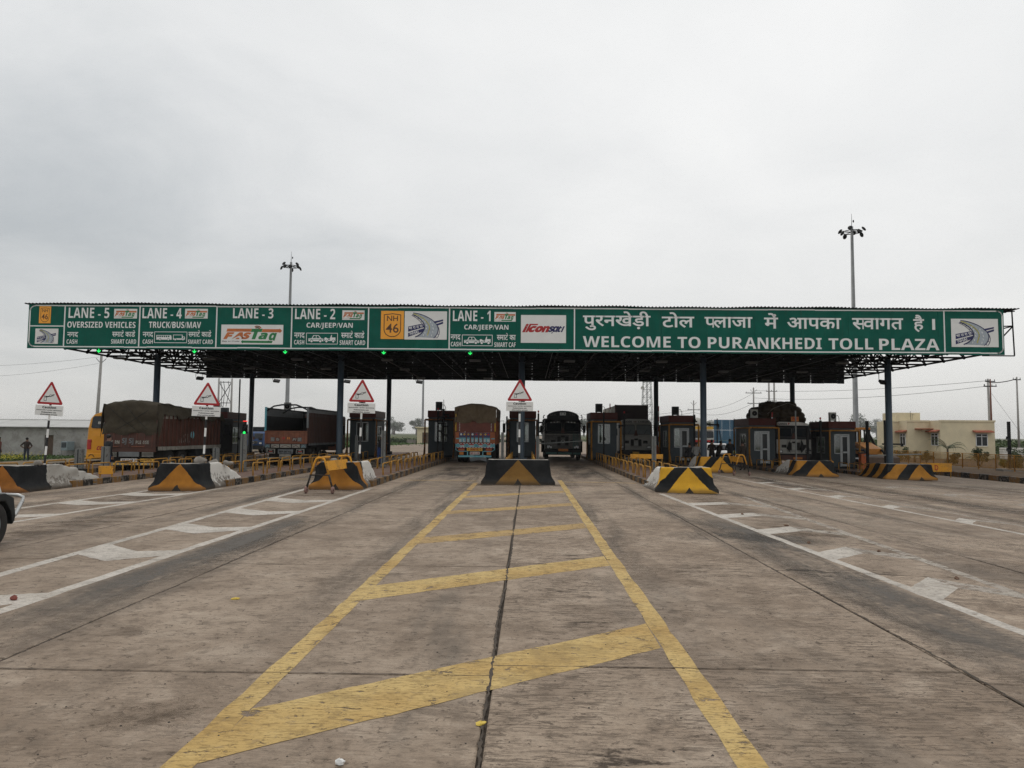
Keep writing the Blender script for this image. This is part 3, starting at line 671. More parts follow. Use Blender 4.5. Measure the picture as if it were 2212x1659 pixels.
barrier('concrete_barrier', 'orange triangle island nose with a big white peeling flank, rocks on top', -10.72, 23.3, 0.62, 0.82, 2.0, 3.5,
        barrier_mat('bar_l2', (0.40, 0.165, 0.024), 0.82, 0.90, 0.05, None, 1.45, False, 0.5, 0.7), 0.010, (0, 0.012), taperR=2.0)
barrier('concrete_barrier', 'broken island nose with crumbling rubble flank at the left edge of the picture', -15.85, 22.8, 0.62, 0.80, 2.0, 4.2,
        barrier_mat('bar_l3', (0.33, 0.125, 0.024), 0.80, 0.92, 0.0, None, 1.75, False, 0.5, 0.65, (0.40, 0.38, 0.345)), 0.014, (0, 0.085), taperR=2.6)
barrier('concrete_barrier', 'black and yellow island nose half hidden by the right-hand wheeled barricade', 10.1, 41.3, 0.80, 0.84, 3.2, 2.0,
        barrier_mat('bar_r2', (0.55, 0.27, 0.03), 0.84, 0.9, 0.25, 1.9, None, True, 0.5, 0.75), 0.008, (0.02, 0), taperL=1.8)
barrier('concrete_barrier', 'black and orange island nose with crumbled grey end, before the third booth right of centre', 15.25, 40.9, 0.95, 0.84, 3.4, 2.0,
        barrier_mat('bar_r3', (0.42, 0.19, 0.03), 0.84, 0.98, 0.22, 2.1, None, True, 0.62, 0.75), 0.010, (0.03, 0), taperL=2.0)
barrier('concrete_barrier', 'black and orange striped island nose at the foot of the rightmost blue column', 20.35, 41.2, 1.15, 0.84, 3.4, 2.0,
        barrier_mat('bar_r4', (0.42, 0.19, 0.03), 0.84, 0.88, 0.52, None, None, True, 0.62, 0.75), 0.012, (0.05, 0.05), taperL=1.6)
# rocks left on the nose tops
def rock(label, x, y, z, r):
    mb = MB().sph((0, 0, r*0.55), (r*1.25, r*0.9, r*0.75), 10, 7)
    mb.v = [tuple(Vector(p)*(1+0.45*mnoise.noise(Vector(p)*6+Vector((x*3, y, 0))))) for p in mb.v]
    o = mb.build('rock', 'concrete_plain'); o.location = (x, y, z); tag(o, label, 'rock', 'rocks on the island noses')
rock('large brown rock on the island nose by the left lane, left of three', -10.35, 23.95, zg(-10.7)+0.80, 0.16)
rock('rough grey rock beside the sign pole, middle of three on the nose', -10.3, 24.9, zg(-10.7)+0.72, 0.13)
rock('dark brown rock, rightmost of three on the nose', -9.95, 25.3, zg(-10.7)+0.70, 0.12)
rock('pale rock on the broken nose by the left edge of the picture', -15.3, 23.6, zg(-15.9)+0.79, 0.12)
rock('flat brown rock on the nose behind the wheeled barricade', -6.2, 24.4, zg(-6)+0.83, 0.10)

for xb_, yb_, hb_ in ((-0.33, 26.8, 1.3), (5.02, 24.35, 1.0), (-5.95, 23.8, 0.9), (-10.72, 23.3, 0.9), (-15.85, 22.8, 0.9), (10.1, 41.3, 1.0), (15.25, 40.9, 1.2), (20.35, 41.2, 1.4)):
    stain(xb_-hb_-0.5, xb_+hb_+0.5, yb_-0.9, yb_+0.15, 'stain_brown', 0, 0.0007); stain(xb_-hb_-0.4, xb_+hb_+0.4, yb_-0.45, yb_+0.1, 'stain_oil', 0, 0.0008)
# ---- hoop rails along the kerbs
hp = MB(); w_, hh, c_ = 0.64, 0.43, 0.07
hp.tube([(0, -w_, -0.25), (0, -w_, hh-c_), (0, -w_+0.02, hh-0.02), (0, -w_+c_, hh), (0, w_-c_, hh), (0, w_-0.02, hh-0.02), (0, w_, hh-c_), (0, w_, -0.25)], 0.027, 7)
HOOP = hp.mesh('hoop_rail', 'hoop_yellow', True)
def hoops(xc, side, y0, y1, where, pitch=1.58):
    y = y0; k = 0; od = ('first', 'second', 'third', 'fourth', 'fifth', 'sixth', 'seventh', 'eighth', 'ninth', 'tenth', 'eleventh', 'twelfth', 'thirteenth', 'fourteenth', 'fifteenth')
    while y < y1:
        o = inst('hoop_rail', HOOP, None, (xc+side*(HW-0.28)+RND.uniform(-0.02, 0.02), y, zg(xc)+IH+RND.uniform(-0.02, 0.01)), RND.uniform(-0.05, 0.05))
        o.rotation_euler = (RND.uniform(-0.02, 0.02), RND.uniform(-0.05, 0.05), RND.uniform(-0.05, 0.05))
        tag(o, od[k] + ' yellow hoop on the ' + ('left' if side < 0 else 'right') + ' kerb of ' + where, 'rail', 'yellow hoops, ' + ('left' if side < 0 else 'right') + ' kerb of ' + where); y += pitch; k += 1
hoops(-0.33, -1, 29.0, 49, 'the centre island'); hoops(-0.33, 1, 29.0, 49, 'the centre island')
for k_, ya in (('l1', 28.9), ('l2', 28.6), ('l3', 29.2)):
    hoops(ISL[k_][0], 1, ya, 49.0, ISL[k_][3]); hoops(ISL[k_][0], -1, 27.8, 46, ISL[k_][3])
hoops(ISL['l4'][0], 1, 28.0, 48, ISL['l4'][3])
hoops(ISL['r1'][0], -1, 28.5, 49.3, ISL['r1'][3]); hoops(ISL['r1'][0], 1, 28.4, 49.3, ISL['r1'][3])
for k_ in ('r2', 'r3', 'r4'): hoops(ISL[k_][0], -1, 45.3, 49.9, ISL[k_][3]); hoops(ISL[k_][0], 1, 44.4, 49.6, ISL[k_][3])

# ---- road edges left and right
def kerb_run(name, label, x, y0, y1, h, ln, d=0.24):
    t = thing(name, label, 'kerb', (x, y0, zg(x))); del t['category']; t['kind'] = 'structure'
    mb = MB().box(-d/2, d/2, 0.005, ln-0.005, -0.3, h); a, b = mb.mesh('kerb_stone', 'kerb_black', False, 0.02), mb.mesh('kerb_stone', 'kerb_yellow', False, 0.02)
    for i in range(int((y1-y0)/ln)): inst('kerb_stone', a if i % 2 else b, t, (RND.uniform(-0.01, 0.01), i*ln, RND.uniform(-0.01, 0.01)))
kerb_run('kerb', 'black and yellow kerb along the right edge of the pavement by the garden', 27.1, 16, 84, 0.32, 0.95)
kerb_run('kerb', 'low kerb along the left edge of the pavement by the field', -27.1, 20, 84, 0.20, 1.0)
MB().box(27.22, 70, 10, 100, GARDEN-0.5, GARDEN).build('garden_soil', 'soil'); tag(bpy.data.objects['garden_soil'], 'bare brown garden soil behind the railing on the right', None, None, 'structure')
MB().box(-34, -27.22, 18, 100, -0.9, -0.30).build('verge', 'verge'); tag(bpy.data.objects['verge'], 'brown earth verge between the left lane and the green field', None, None, 'structure')
# ================================================================ CANOPY
FX0, FX1, FY, FZ0, FZ1 = -26.82, 24.80, 40.0, 6.12, 8.50
def fz(x, z):            # the long board hangs a touch lower to the right
    return z - 0.045*(x-FX0)/(FX1-FX0)
can = thing('canopy', 'long toll plaza canopy, dark steel space frame under a corrugated roof', 'canopy', (-1.0, 50.0, 6.0))
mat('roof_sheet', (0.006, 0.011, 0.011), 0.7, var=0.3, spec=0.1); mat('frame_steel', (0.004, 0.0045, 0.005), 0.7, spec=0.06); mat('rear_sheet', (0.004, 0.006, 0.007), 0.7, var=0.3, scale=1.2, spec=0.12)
mb = MB(); x = FX0-0.2; k = 0; per = 0.19
while x < 25.5:
    for dx, dz in ((0, 0), (0.05, 0.0), (0.07, 0.045), (0.12, 0.045), (0.14, 0.0)):
        sag = 0.02*math.sin(x*0.55)+0.015*math.sin(x*1.7); z = 8.54+dz+sag - 0.06*(x-FX0)/(FX1-FX0)
        mb.v += [(x+dx, 39.86, z), (x+dx, 60.3, z-0.02)]
        if k: mb.f.append((2*k-2, 2*k, 2*k+1, 2*k-1))
        k += 1
    x += per
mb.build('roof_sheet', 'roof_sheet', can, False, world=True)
# space frame: square grid of bottom chords, offset top chords, pyramids of webs
SX0, SX1, SY0, SY1, ZB, ZT = -25.2, 24.3, 40.75, 59.45, 6.22, 7.75
NX, NY = 24, 9; sx, sy = (SX1-SX0)/NX, (SY1-SY0)/NY
bc, tch, web, nod = MB(), MB(), MB(), MB()
B = lambda i, j: (SX0+i*sx, SY0+j*sy, ZB); T = lambda i, j: (SX0+(i+0.5)*sx, SY0+(j+0.5)*sy, ZT)
for i in range(NX+1):
    for j in range(NY+1):
        if i < NX: bc.cyl(B(i, j), B(i+1, j), 0.058, n=6, cap=False)
        if j < NY: bc.cyl(B(i, j), B(i, j+1), 0.058, n=6, cap=False)
        nod.sph(B(i, j), 0.10, 8, 5)
for i in range(NX):
    for j in range(NY):
        if i < NX-1: tch.cyl(T(i, j), T(i+1, j), 0.055, n=6, cap=False)
        if j < NY-1: tch.cyl(T(i, j), T(i, j+1), 0.055, n=6, cap=False)
        for a, b in ((0, 0), (1, 0), (0, 1), (1, 1)): web.cyl(T(i, j), B(i+a, j+b), 0.045, n=5, cap=False)
        nod.sph(T(i, j), 0.09, 6, 4)
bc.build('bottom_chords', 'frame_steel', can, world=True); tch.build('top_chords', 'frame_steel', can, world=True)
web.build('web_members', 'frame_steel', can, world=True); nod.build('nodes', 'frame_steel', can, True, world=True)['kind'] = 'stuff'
# pale conduit lines running back under the frame
mat('conduit', (0.045, 0.047, 0.047), 0.6)
for xl in (-22, -18.6, -15.3, -12.0, -8.6, -5.2, -1.6, 1.3, 3.6, 6.8, 10.2, 13.6, 17.0):
    MB().cyl((xl, 41, ZB-0.06), (xl+0.05, 59.6, ZB-0.07), 0.014, n=5).build('conduit', 'conduit', can, world=True)
pm = MB()
for j in range(12): y = 40.4+j*1.75; pm.box(FX0+0.2, 25.2, y, y+0.06, 8.36, 8.46)
pm.build('purlins', 'frame_steel', can, world=True)
# rear fascia: sheets with hairline gaps that let light through
xs_ = [-25.65]
while xs_[-1] < 24.7: xs_.append(min(24.75, xs_[-1]+RND.choice((1.0, 1.05, 2.1))))
for a, b in zip(xs_, xs_[1:]):
    g = RND.choice((0.002, 0.002, 0.014)); m_ = MB(); nn = max(2, int((b-a)/0.1)); z0, z1 = 6.02+RND.uniform(-0.015, 0.015)-0.10*(a+25)/50, 8.5
    for i in range(nn+1):
        X = lerp(a+g, b-g, i/nn); Y = 60.02+0.02*(i % 2); m_.v += [(X, Y, z0), (X, Y, z1), (X, Y+0.004, z0), (X, Y+0.004, z1)]
        if i: q = 4*i; m_.f += [(q-4, q, q+1, q-3), (q-2, q-1, q+3, q+2)]
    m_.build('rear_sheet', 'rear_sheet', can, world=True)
gt = MB()
for z in [6.06+0.30*i for i in range(9)]: gt.box(-25.6, 24.7, 60.0-0.05, 60.0, z, z+0.05)
gt.build('rear_girts', 'frame_steel', can, world=True)
# open frame sticking out past the right end of the board
er = MB()
for p, q in (((24.85, 40.1, 8.36), (25.44, 40.1, 8.40)), ((25.30, 40.1, 8.36), (25.36, 40.1, 6.06)), ((23.7, 40.1, 6.05), (25.36, 40.1, 6.05)), ((24.8, 40.1, 7.60), (25.32, 40.1, 7.62)), ((24.8, 40.1, 7.06), (25.32, 40.1, 7.60)), ((24.8, 40.1, 7.48), (25.3, 40.1, 7.6))):
    er.cyl(p, q, 0.035, n=6)
er.build('end_frame', 'frame_steel', can, world=True)

def column(name, label, x, y, r, m):
    t = thing(name, label, 'column', (x, y, zg(x)+IH), 0, 'canopy columns'); z = zg(x)+IH
    MB().lathe([(r, 0.0), (r, 6.15-z), (0.01, 6.15-z)], 'z', (0, 0, 0), 20).build('shaft', m, t, True)
    MB().bc((0, 0, 0.015), (r*3, r*3, 0.03)).build('base_plate', m, t)
    g = MB()
    for a in range(4):
        c, s = math.cos(a*math.pi/2), math.sin(a*math.pi/2); g.obox((c*(r+0.07), s*(r+0.07), 0.13), (0.14, 0.012, 0.2), Matrix.Rotation(a*math.pi/2, 3, 'Z'))
    g.build('gussets', m, t)
    hd = MB()
    for a in range(4):
        c, s = math.cos(a*math.pi/2+0.785), math.sin(a*math.pi/2+0.785); hd.cyl((c*r, s*r, 5.85-z), (c*1.2, s*1.2, ZB-z), 0.05, n=6)
    hd.build('head_struts', 'frame_steel', t)
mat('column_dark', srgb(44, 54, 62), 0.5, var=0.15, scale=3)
for x, lb in ((-21.2, 'blue front canopy column behind the tarpaulin truck'), (-10.65, 'blue front canopy column beside the empty orange truck'), (-0.36, 'blue front canopy column behind the centre warning sign'),
              (9.85, 'blue front canopy column rising behind the right-hand wheeled barricade'), (20.15, 'blue front canopy column, rightmost, above the striped nose')):
    column('canopy_column', lb, x, 43.0, 0.175, 'column_blue')
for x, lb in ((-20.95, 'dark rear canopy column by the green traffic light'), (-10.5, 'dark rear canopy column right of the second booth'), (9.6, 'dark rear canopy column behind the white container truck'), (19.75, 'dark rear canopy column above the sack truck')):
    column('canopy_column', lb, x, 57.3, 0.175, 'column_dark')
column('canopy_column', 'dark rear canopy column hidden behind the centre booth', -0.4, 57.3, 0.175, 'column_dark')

# flat unlit luminaires under the frame, three rows over every lane
mat('lamp_grey', (0.075, 0.077, 0.076), 0.6)
lanes = [(-23.6, 'bus lane'), (-18.4, 'tarpaulin truck lane'), (-13.3, 'empty truck lane'), (-8.1, 'lane two'), (-3.05, 'painted truck lane'), (2.35, 'dark truck lane'), (7.6, 'container truck lane'), (12.7, 'people lane'), (17.8, 'sack truck lane')]
for x, w in lanes:
    for y, r_ in ((43.4, 'front'), (49.7, 'middle'), (57.2, 'back')):
        t = thing('ceiling_lamp', 'flat grey unlit lamp under the canopy, ' + r_ + ' one above the ' + w, 'lamp', (x, y, ZB-0.28), 0, 'flat lamps under the canopy')
        MB().bc((0, 0, 0), (0.62, 0.42, 0.10)).build('housing', 'lamp_grey', t, bevel=0.02); MB().cyl((0, 0, 0.05), (0, 0, 0.27), 0.012, n=5).build('hanger', 'frame_steel', t)
def flood(x, lb, ang, y=60.6, z=5.98):
    t = thing('floodlight', lb, 'floodlight', (x, y, z), 0, 'floodlights on the rear edge')
    if y < 60: MB().cyl((-0.2, 0, 0.1), (-0.2, 0, 0.35), 0.018, n=5).cyl((0.3, 0, -0.05), (0.3, 0, 0.35), 0.014, n=5).build('hanger', 'frame_steel', t)
    MB().tube([(-0.2, 0, 0.15), (-0.2, 0, -0.06), (-0.02, 0, -0.06)], 0.018, 5).build('bracket', 'frame_steel', t)
    MB().obox((0.1, 0.06, -0.12), (0.5, 0.34, 0.13), Matrix.Rotation(rad(ang), 3, 'X') @ Matrix.Rotation(rad(8), 3, 'Y')).build('lamp_head', 'steel_black', t, bevel=0.02)
flood(-25.3, 'floodlight hanging off the canopy frame left of the dark rear sheet', 35, 57.8, 5.95); flood(19.85, 'floodlight fixed to the rightmost blue column', 35, 43.0, 4.95)
for x, lb in ((-20.3, 'floodlight hanging at the rear edge above the empty truck'), (-14.6, 'floodlight peeping out beside the second front column'), (-8.8, 'floodlight hanging at the rear edge between booths left of centre')): flood(x, lb, 35)
EM_G = emis('led_green', (0.02, 1.0, 0.16), 1.3); EM_R = emis('led_red', (1.0, 0.03, 0.02), 1.2)
for x, w in ((-23.05, 'lane five'), (-17.87, 'lane four'), (-12.98, 'lane three'), (-7.7, 'lane two'), (-3.09, 'lane one')):
    t = thing('lane_signal', 'lit green arrow signal under the sign board for ' + w, 'signal', (x, 40.22, 5.86), 0, 'green lane arrows')
    MB().bc((0, 0.06, 0.22), (0.28, 0.10, 0.32)).build('housing', 'steel_black', t, bevel=0.01)
    MB().prism([(0, 0.07), (0.11, 0.18), (0.085, 0.205), (0.016, 0.135), (0.016, 0.33), (-0.016, 0.33), (-0.016, 0.135), (-0.085, 0.205), (-0.11, 0.18)], 'y', -0.012, 0.012).build('arrow', 'led_green', t)

# ================================================================ THE SIGN BOARD
sg = thing('sign_board', 'long green sign board across the canopy front with lane names and welcome text', 'sign', (-1.0, FY, FZ0))
px = [FX0]
for xx in (-24.85, -22.6, -20.78, -18.8, -16.63, -15.7, -14.3, -12.6, -11.1, -9.0, -8.5, -6.0, -4.85, -4.19, -3.0, -1.6, -0.66, 0.55, 1.72, 2.42, 3.3, 4.5, 5.75, 7.0, 8.2, 9.4, 10.6, 11.85, 13.1, 14.3, 15.5, 16.75, 17.9, 19.1, 20.3, 21.4, 22.6, 24.0, FX1): px.append(xx)
for a, b in zip(px, px[1:]):
    d = RND.uniform(0, 0.006); hz_ = RND.uniform(-0.012, 0.012); m_ = MB()
    z0, z1 = fz((a+b)/2, FZ0)+hz_, fz((a+b)/2, FZ1)+hz_
    m_.box(a+0.004, b-0.004, FY-d, FY+0.05, z0, z1); m_.build('panel', 'sign_green', sg, world=True)
MB().box(FX0+0.05, FX1-0.05, FY+0.055, FY+0.12, FZ0+0.01, FZ1-0.02).build('backing', 'frame_steel', sg, world=True)
Y1, Y2, Y3, Y4, Y5 = FY-0.012, FY-0.018, FY-0.023, FY-0.028, FY-0.033
def put(vf, box, m, name='lettering', y=Y1, **kw):
    x0, x1, z0, z1 = box; return fit(vf, x0, x1, z0, z1, y, **kw).build(name, m, sg, world=True)
def strip2(p, q, w): # border bars, broken at sheet joints
    m_ = MB(); hor = abs(p[0]-q[0]) > abs(p[1]-q[1])
    if hor:
        x = p[0]
        while x < q[0]-1e-6:
            x2 = min(q[0], x+RND.choice((1.22, 2.44))); dz = RND.uniform(-0.012, 0.012); m_.box(x, x2-0.004, Y1, Y1+0.008, p[1]-w/2+dz-0.045*(x-p[0])/50, p[1]+w/2+dz-0.045*(x-p[0])/50); x = x2
    else: m_.box(p[0]-w/2, p[0]+w/2, Y1-0.001, Y1+0.007, p[1], q[1])
    m_.build('border', 'letter_white', sg, world=True)
bw = 0.06
strip2((-26.45, 8.43), (24.55, 8.43), bw); strip2((-26.45, 6.22), (24.55, 6.22), bw); strip2((-26.73, 6.5), (-26.73, 8.15), bw); strip2((24.72, 6.42), (24.72, 8.08), bw)
for cx, cz, a0 in ((-26.45, 8.13, 90), (-26.45, 6.52, 180), (24.44, 8.10, 0), (24.44, 6.46, 270)):
    pts = [(cx+0.285*math.cos(rad(a0+t*15)), cz+0.285*math.sin(rad(a0+t*15))) for t in range(7)]; v, f = ribbon(pts, bw)
    m_ = MB(); m_.v = [(a, Y1, b) for a, b in v]; m_.f = f; m_.build('border', 'letter_white', sg, world=True)
for xd in (-24.84, -20.78, -16.63, -12.60, -8.50, -4.19, 2.425, 21.72): strip2((xd, fz(xd, 6.25)), (xd, fz(xd, 8.41)), 0.065)
strip2((-26.7, 7.32), (-24.87, 7.32), 0.055)
TXT = lambda s: glyphs(bold(s))
CASH_H = deva(['नगद']); CARD_H = deva([('h', 'स'), 'मा', ('r', 'ट'), ' ', 'का', ('r', 'ड')]); CARD_H2 = deva([('h', 'स'), 'मा', ('r', 'ट'), ' ', 'का'])
for s, b in (('LANE - 5', (-24.64, -22.43, 7.76, 8.32)), ('OVERSIZED VEHICLES', (-24.68, -20.99, 7.24, 7.57)), ('CASH', (-24.68, -24.1, 6.37, 6.61)), ('SMART CARD', (-22.27, -20.92, 6.39, 6.63)),
             ('LANE - 4', (-20.64, -18.52, 7.77, 8.32)), ('TRUCK/BUS/MAV', (-20.27, -17.46, 7.25, 7.59)), ('CASH', (-20.57, -20.02, 6.40, 6.63)), ('SMART CARD', (-18.13, -16.79, 6.40, 6.64)),
             ('LANE - 3', (-15.76, -13.59, 7.79, 8.34)),
             ('LANE - 2', (-12.43, -10.28, 7.77, 8.33)), ('CAR/JEEP/VAN', (-11.8, -9.33, 7.24, 7.58)), ('CASH', (-12.44, -11.9, 6.41, 6.65)), ('SMART CARD', (-10.01, -8.65, 6.40, 6.65)),
             ('LANE - 1', (-4.01, -2.01, 7.71, 8.27)), ('CAR/JEEP/VAN', (-3.40, -1.06, 7.19, 7.52)), ('CASH', (-4.10, -3.56, 6.36, 6.60)), ('SMART CAF', (-1.80, -0.67, 6.34, 6.59)),
             ('WELCOME', (2.87, 7.48, 6.36, 6.95)), ('TO', (7.84, 9.04, 6.34, 6.94)), ('PUR', (9.42, 11.24, 6.34, 6.93)), ('ANKHEDI', (11.34, 15.35, 6.33, 6.92)), ('TOLL', (15.71, 18.02, 6.32, 6.91)), ('PLAZA', (18.33, 21.44, 6.31, 6.90))):
    put(TXT(s), b, 'letter_white')
for b in ((-24.66, -24.07, 6.72, 7.0), (-20.58, -20.01, 6.74, 7.03), (-12.45, -11.88, 6.73, 7.04), (-4.12, -3.59, 6.69, 6.99)): put(CASH_H, b, 'letter_white')
for b in ((-22.23, -20.99, 6.76, 7.13), (-18.12, -16.89, 6.78, 7.15), (-9.94, -8.70, 6.76, 7.16)): put(CARD_H, b, 'letter_white')
put(CARD_H2, (-1.67, -0.67, 6.70, 7.09), 'letter_white')
for tk, b in ((['पु', 'र', 'न', 'खे', 'ड़ी'], (2.87, 6.43, 7.26, 8.27)), (['टाे', 'ल'], (7.02, 8.72, 7.42, 8.24)), ([('h', 'प'), 'ला', 'जा'], (9.26, 11.76, 7.42, 8.00)), (['में'], (12.37, 13.10, 7.40, 8.22)),
              (['आ', 'प', 'का'], (13.57, 16.38, 7.40, 7.98)), ([('h', 'स'), 'वा', 'ग', 'त'], (16.95, 19.60, 7.38, 7.98)), (['है'], (20.12, 20.68, 7.26, 8.17))):
    put(deva(tk), b, 'letter_white')
MB().box(21.10, 21.25, Y1, Y1+0.008, 7.38, 7.95).build('lettering', 'letter_white', sg, world=True)

def board(b, m='white_sign', y=Y2, name='plate'):
    o = MB().box(b[0], b[1], y, y+0.012, b[2], b[3]).build(name, m, sg, world=True); return o
def sub(o, mb, m, name):
    w = wloc(o); mb.v = [(p[0]-w[0], p[1]-w[1], p[2]-w[2]) for p in mb.v]; q = mb.build(name, m); q.parent = o; return q
def mapbox(b):
    return lambda pts: [(lerp(b[0], b[1], p[0]), lerp(b[3], b[2], p[1])) for p in pts]
def rib(b, pts, w, y, mb=None):
    """ribbon in box units (0..1, down), width in metres"""
    mb = mb or MB(); v, f = ribbon(mapbox(b)(pts), w); k = len(mb.v); mb.v += [(p[0], y, p[1]) for p in v]; mb.f += [tuple(k+i for i in q) for q in f]; return mb
def route_shield(b):
    o = board(b, 'nh_orange', name='route_shield'); w, h = b[1]-b[0], b[3]-b[2]; lw = w*0.035
    arc = [(0.5+0.36*math.cos(rad(a)), 0.66+0.26*math.sin(rad(a))) for a in range(0, 181, 20)]
    sub(o, rib(b, [(0.14, 0.66), (0.14, 0.14), (0.5, 0.10), (0.86, 0.14), (0.86, 0.66)] + arc, lw, Y3), 'nh_ink', 'outline')
    F_ = lambda s, q: fit(glyphs(s, 0.012), lerp(b[0], b[1], q[0]), lerp(b[0], b[1], q[1]), lerp(b[3], b[2], q[3]), lerp(b[3], b[2], q[2]), Y3)
    sub(o, F_('NH', (0.26, 0.74, 0.17, 0.36)), 'nh_ink', 'lettering'); sub(o, F_('46', (0.22, 0.78, 0.45, 0.78)), 'nh_ink', 'lettering')
for b in ((-26.23, -25.6, 7.47, 8.39), (-7.83, -6.61, 6.73, 8.23)): route_shield(b)
def road_emblem(b, text=True):
    o = board(b, name='road_emblem'); w = b[1]-b[0]; M_ = mapbox(b)
    def P(px, py): return ((px-292)/1176.0, (py-478)/716.0)       # drawn on a 1176 x 716 plate
    bz = lambda p0, p1, p2, p3, n=10: [tuple((1-t)**3*a+3*(1-t)**2*t*b_+3*(1-t)*t*t*c+t**3*d for a, b_, c, d in zip(p0, p1, p2, p3)) for t in [i/n for i in range(n+1)]]
    outer = bz(P(530, 522), P(760, 530), P(1180, 690), P(1225, 900)); outer2 = bz(P(1225, 900), P(1240, 1000), P(1190, 1090), P(1110, 1152), 6)
    inner = bz(P(510, 568), P(640, 600), P(850, 740), P(850, 880)); inner2 = bz(P(850, 880), P(850, 990), P(720, 1090), P(600, 1128), 6)
    # carriageway as quads between the inner and outer kerb lines
    A, Bq = outer+outer2[1:], inner+inner2[1:]; mb = MB(); va = M_(A); vb = M_(Bq)
    for p, q in zip(va, vb): mb.v += [(p[0], Y3, p[1]), (q[0], Y3, q[1])]
    mb.f = [(2*i, 2*i+1, 2*i+3, 2*i+2) for i in range(len(va)-1)]; sub(o, mb, 'logo_road', 'carriageway')
    nb = flat(M_([P(395, 868), P(800, 790), P(846, 880), P(395, 998)]), Y4); flat(M_([P(395, 1030), P(838, 905), P(790, 1000), P(395, 1128)]), Y4, nb)
    flat(M_([P(1090, 738), P(1362, 682), P(1362, 722), P(1130, 782)]), Y3-0.001, nb); flat(M_([P(1170, 800), P(1362, 740), P(1362, 790), P(1210, 838)]), Y3-0.001, nb)
    rib(b, outer+outer2[1:], w*0.017, Y4, nb); rib(b, inner, w*0.020, Y4, nb); rib(b, inner2, w*0.026, Y4, nb)
    rib(b, bz(P(488, 588), P(600, 630), P(700, 700), P(770, 790)), w*0.011, Y4, nb)
    for p, q in ((P(570, 610), P(585, 585)), (P(660, 670), P(685, 645)), (P(745, 755), P(775, 730)), (P(1195, 1040), P(1235, 1065)), (P(1140, 1110), P(1180, 1150))): rib(b, [p, q], w*0.012, Y4, nb)
    rib(b, bz(P(1205, 840), P(1290, 950), P(1270, 1080), P(1200, 1150)), w*0.012, Y4, nb); sub(o, nb, 'navy', 'navy_bands')
    for q in ((800, 690), (855, 750), (895, 830), (900, 915), (862, 1020), (820, 1080), (1010, 750), (1060, 825), (1088, 915), (1080, 1000), (1050, 1085)):
        dx = (q[1]-880)/200.0; sub(o, rib(b, [P(q[0]-8+12*dx*dx, q[1]-18), P(q[0]+8-12*dx*dx, q[1]+18)], w*0.014, Y4), 'letter_white', 'lane_dash')
    yl = MB()
    rib(b, bz(P(545, 545), P(760, 600), P(1010, 760), P(985, 930))+[P(960, 1000), P(930, 1085)], w*0.022, Y4, yl); sub(o, yl, 'logo_yellow', 'centre_line')
    if text:
        ww = (b[1]-b[0])/1176.0; hh_ = (b[3]-b[2])/716.0
        def tx(vf, x0, x1, y0, y1, rot): return fit(vf, b[0]+(x0-292)*ww, b[0]+(x1-292)*ww, b[3]-(y1-478)*hh_, b[3]-(y0-478)*hh_, Y5, rot=rot)
        sub(o, tx(deva(['भा', ' ', 'रा', ' ', 'रा', ' ', ('p', 'प'), 'ा']), 412, 800, 850, 915, rad(11)), 'letter_white', 'lettering')
        sub(o, tx(glyphs('NHAI', 0.01), 440, 680, 985, 1060, rad(14)), 'letter_white', 'lettering')
road_emblem((-26.39, -25.15, 6.36, 7.18)); road_emblem((-6.57, -4.32, 6.71, 8.22)); road_emblem((22.07, 24.49, 6.49, 7.97))
def tag_logo(b, slogan=True):
    o = board(b, name='payment_plate'); M_ = mapbox(b)
    def P(px, py): return ((px-98)/2070.0, (py-72)/650.0)
    og, gn = MB(), MB(); S_ = lambda pts: M_([P(*p) for p in pts])
    flat(S_([(300, 205), (1125, 205), (1090, 305), (272, 305)]), Y3, og); flat(S_([(1480, 215), (2055, 215), (2055, 318), (1455, 318)]), Y3, og); flat(S_([(2055, 195), (2135, 270), (2070, 335), (2045, 335), (2045, 200)]), Y3-0.001, og)
    flat(S_([(1125, 205), (1480, 205), (1450, 310), (1090, 310)]), Y3, gn)
    Q = lambda x0, x1, y0, y1: (lerp(b[0], b[1], P(x0, 0)[0]), lerp(b[0], b[1], P(x1, 0)[0]), lerp(b[3], b[2], P(0, y1)[1]), lerp(b[3], b[2], P(0, y0)[1]))
    for s, x0, x1 in (('F', 172, 545), ('A', 455, 830), ('S', 775, 1120)): q = Q(x0, x1, 325, 552); fit(glyphs(bold(s), 0.05), *q, Y3, og, shear=0.35)
    flat(S_([(1205, 300), (1330, 300), (1240, 552), (1122, 552)]), Y3, gn); q = Q(1345, 1660, 335, 556); fit(glyphs(bold('a'), 0.03), *q, Y3, gn, shear=0.3)
    q = Q(1655, 1965, 335, 680); fit(glyphs(bold('g'), 0.03), *q, Y3, gn, shear=0.3)
    flat(S_([(830, 600), (1830, 605), (1800, 680), (830, 672)]), Y3, gn); flat(S_([(765, 635), (825, 585), (840, 590), (840, 685), (820, 690)]), Y3-0.001, gn)
    sub(o, og, 'logo_orange', 'orange_mark'); sub(o, gn, 'logo_green', 'green_mark')
    arcs = MB()
    for r in (150, 100): rib(b, [P(1300+r*math.cos(rad(a)), 260-r*0.95*math.sin(rad(a))) for a in range(35, 121, 12)], (b[1]-b[0])*0.016, Y4, arcs)
    sub(o, arcs, 'logo_orange', 'wave_mark')
    if slogan: q = Q(135, 720, 600, 655); sub(o, fit(glyphs('Easy to Cruise', 0.01), *q, Y3, shear=0.25), 'ink', 'lettering')
for b in ((-22.17, -20.93, 7.75, 8.27), (-18.34, -17.12, 7.77, 8.29), (-9.9, -8.72, 7.74, 8.25), (-1.81, -0.68, 7.69, 8.2)): tag_logo(b)
tag_logo((-16.36, -13.04, 6.40, 7.45))
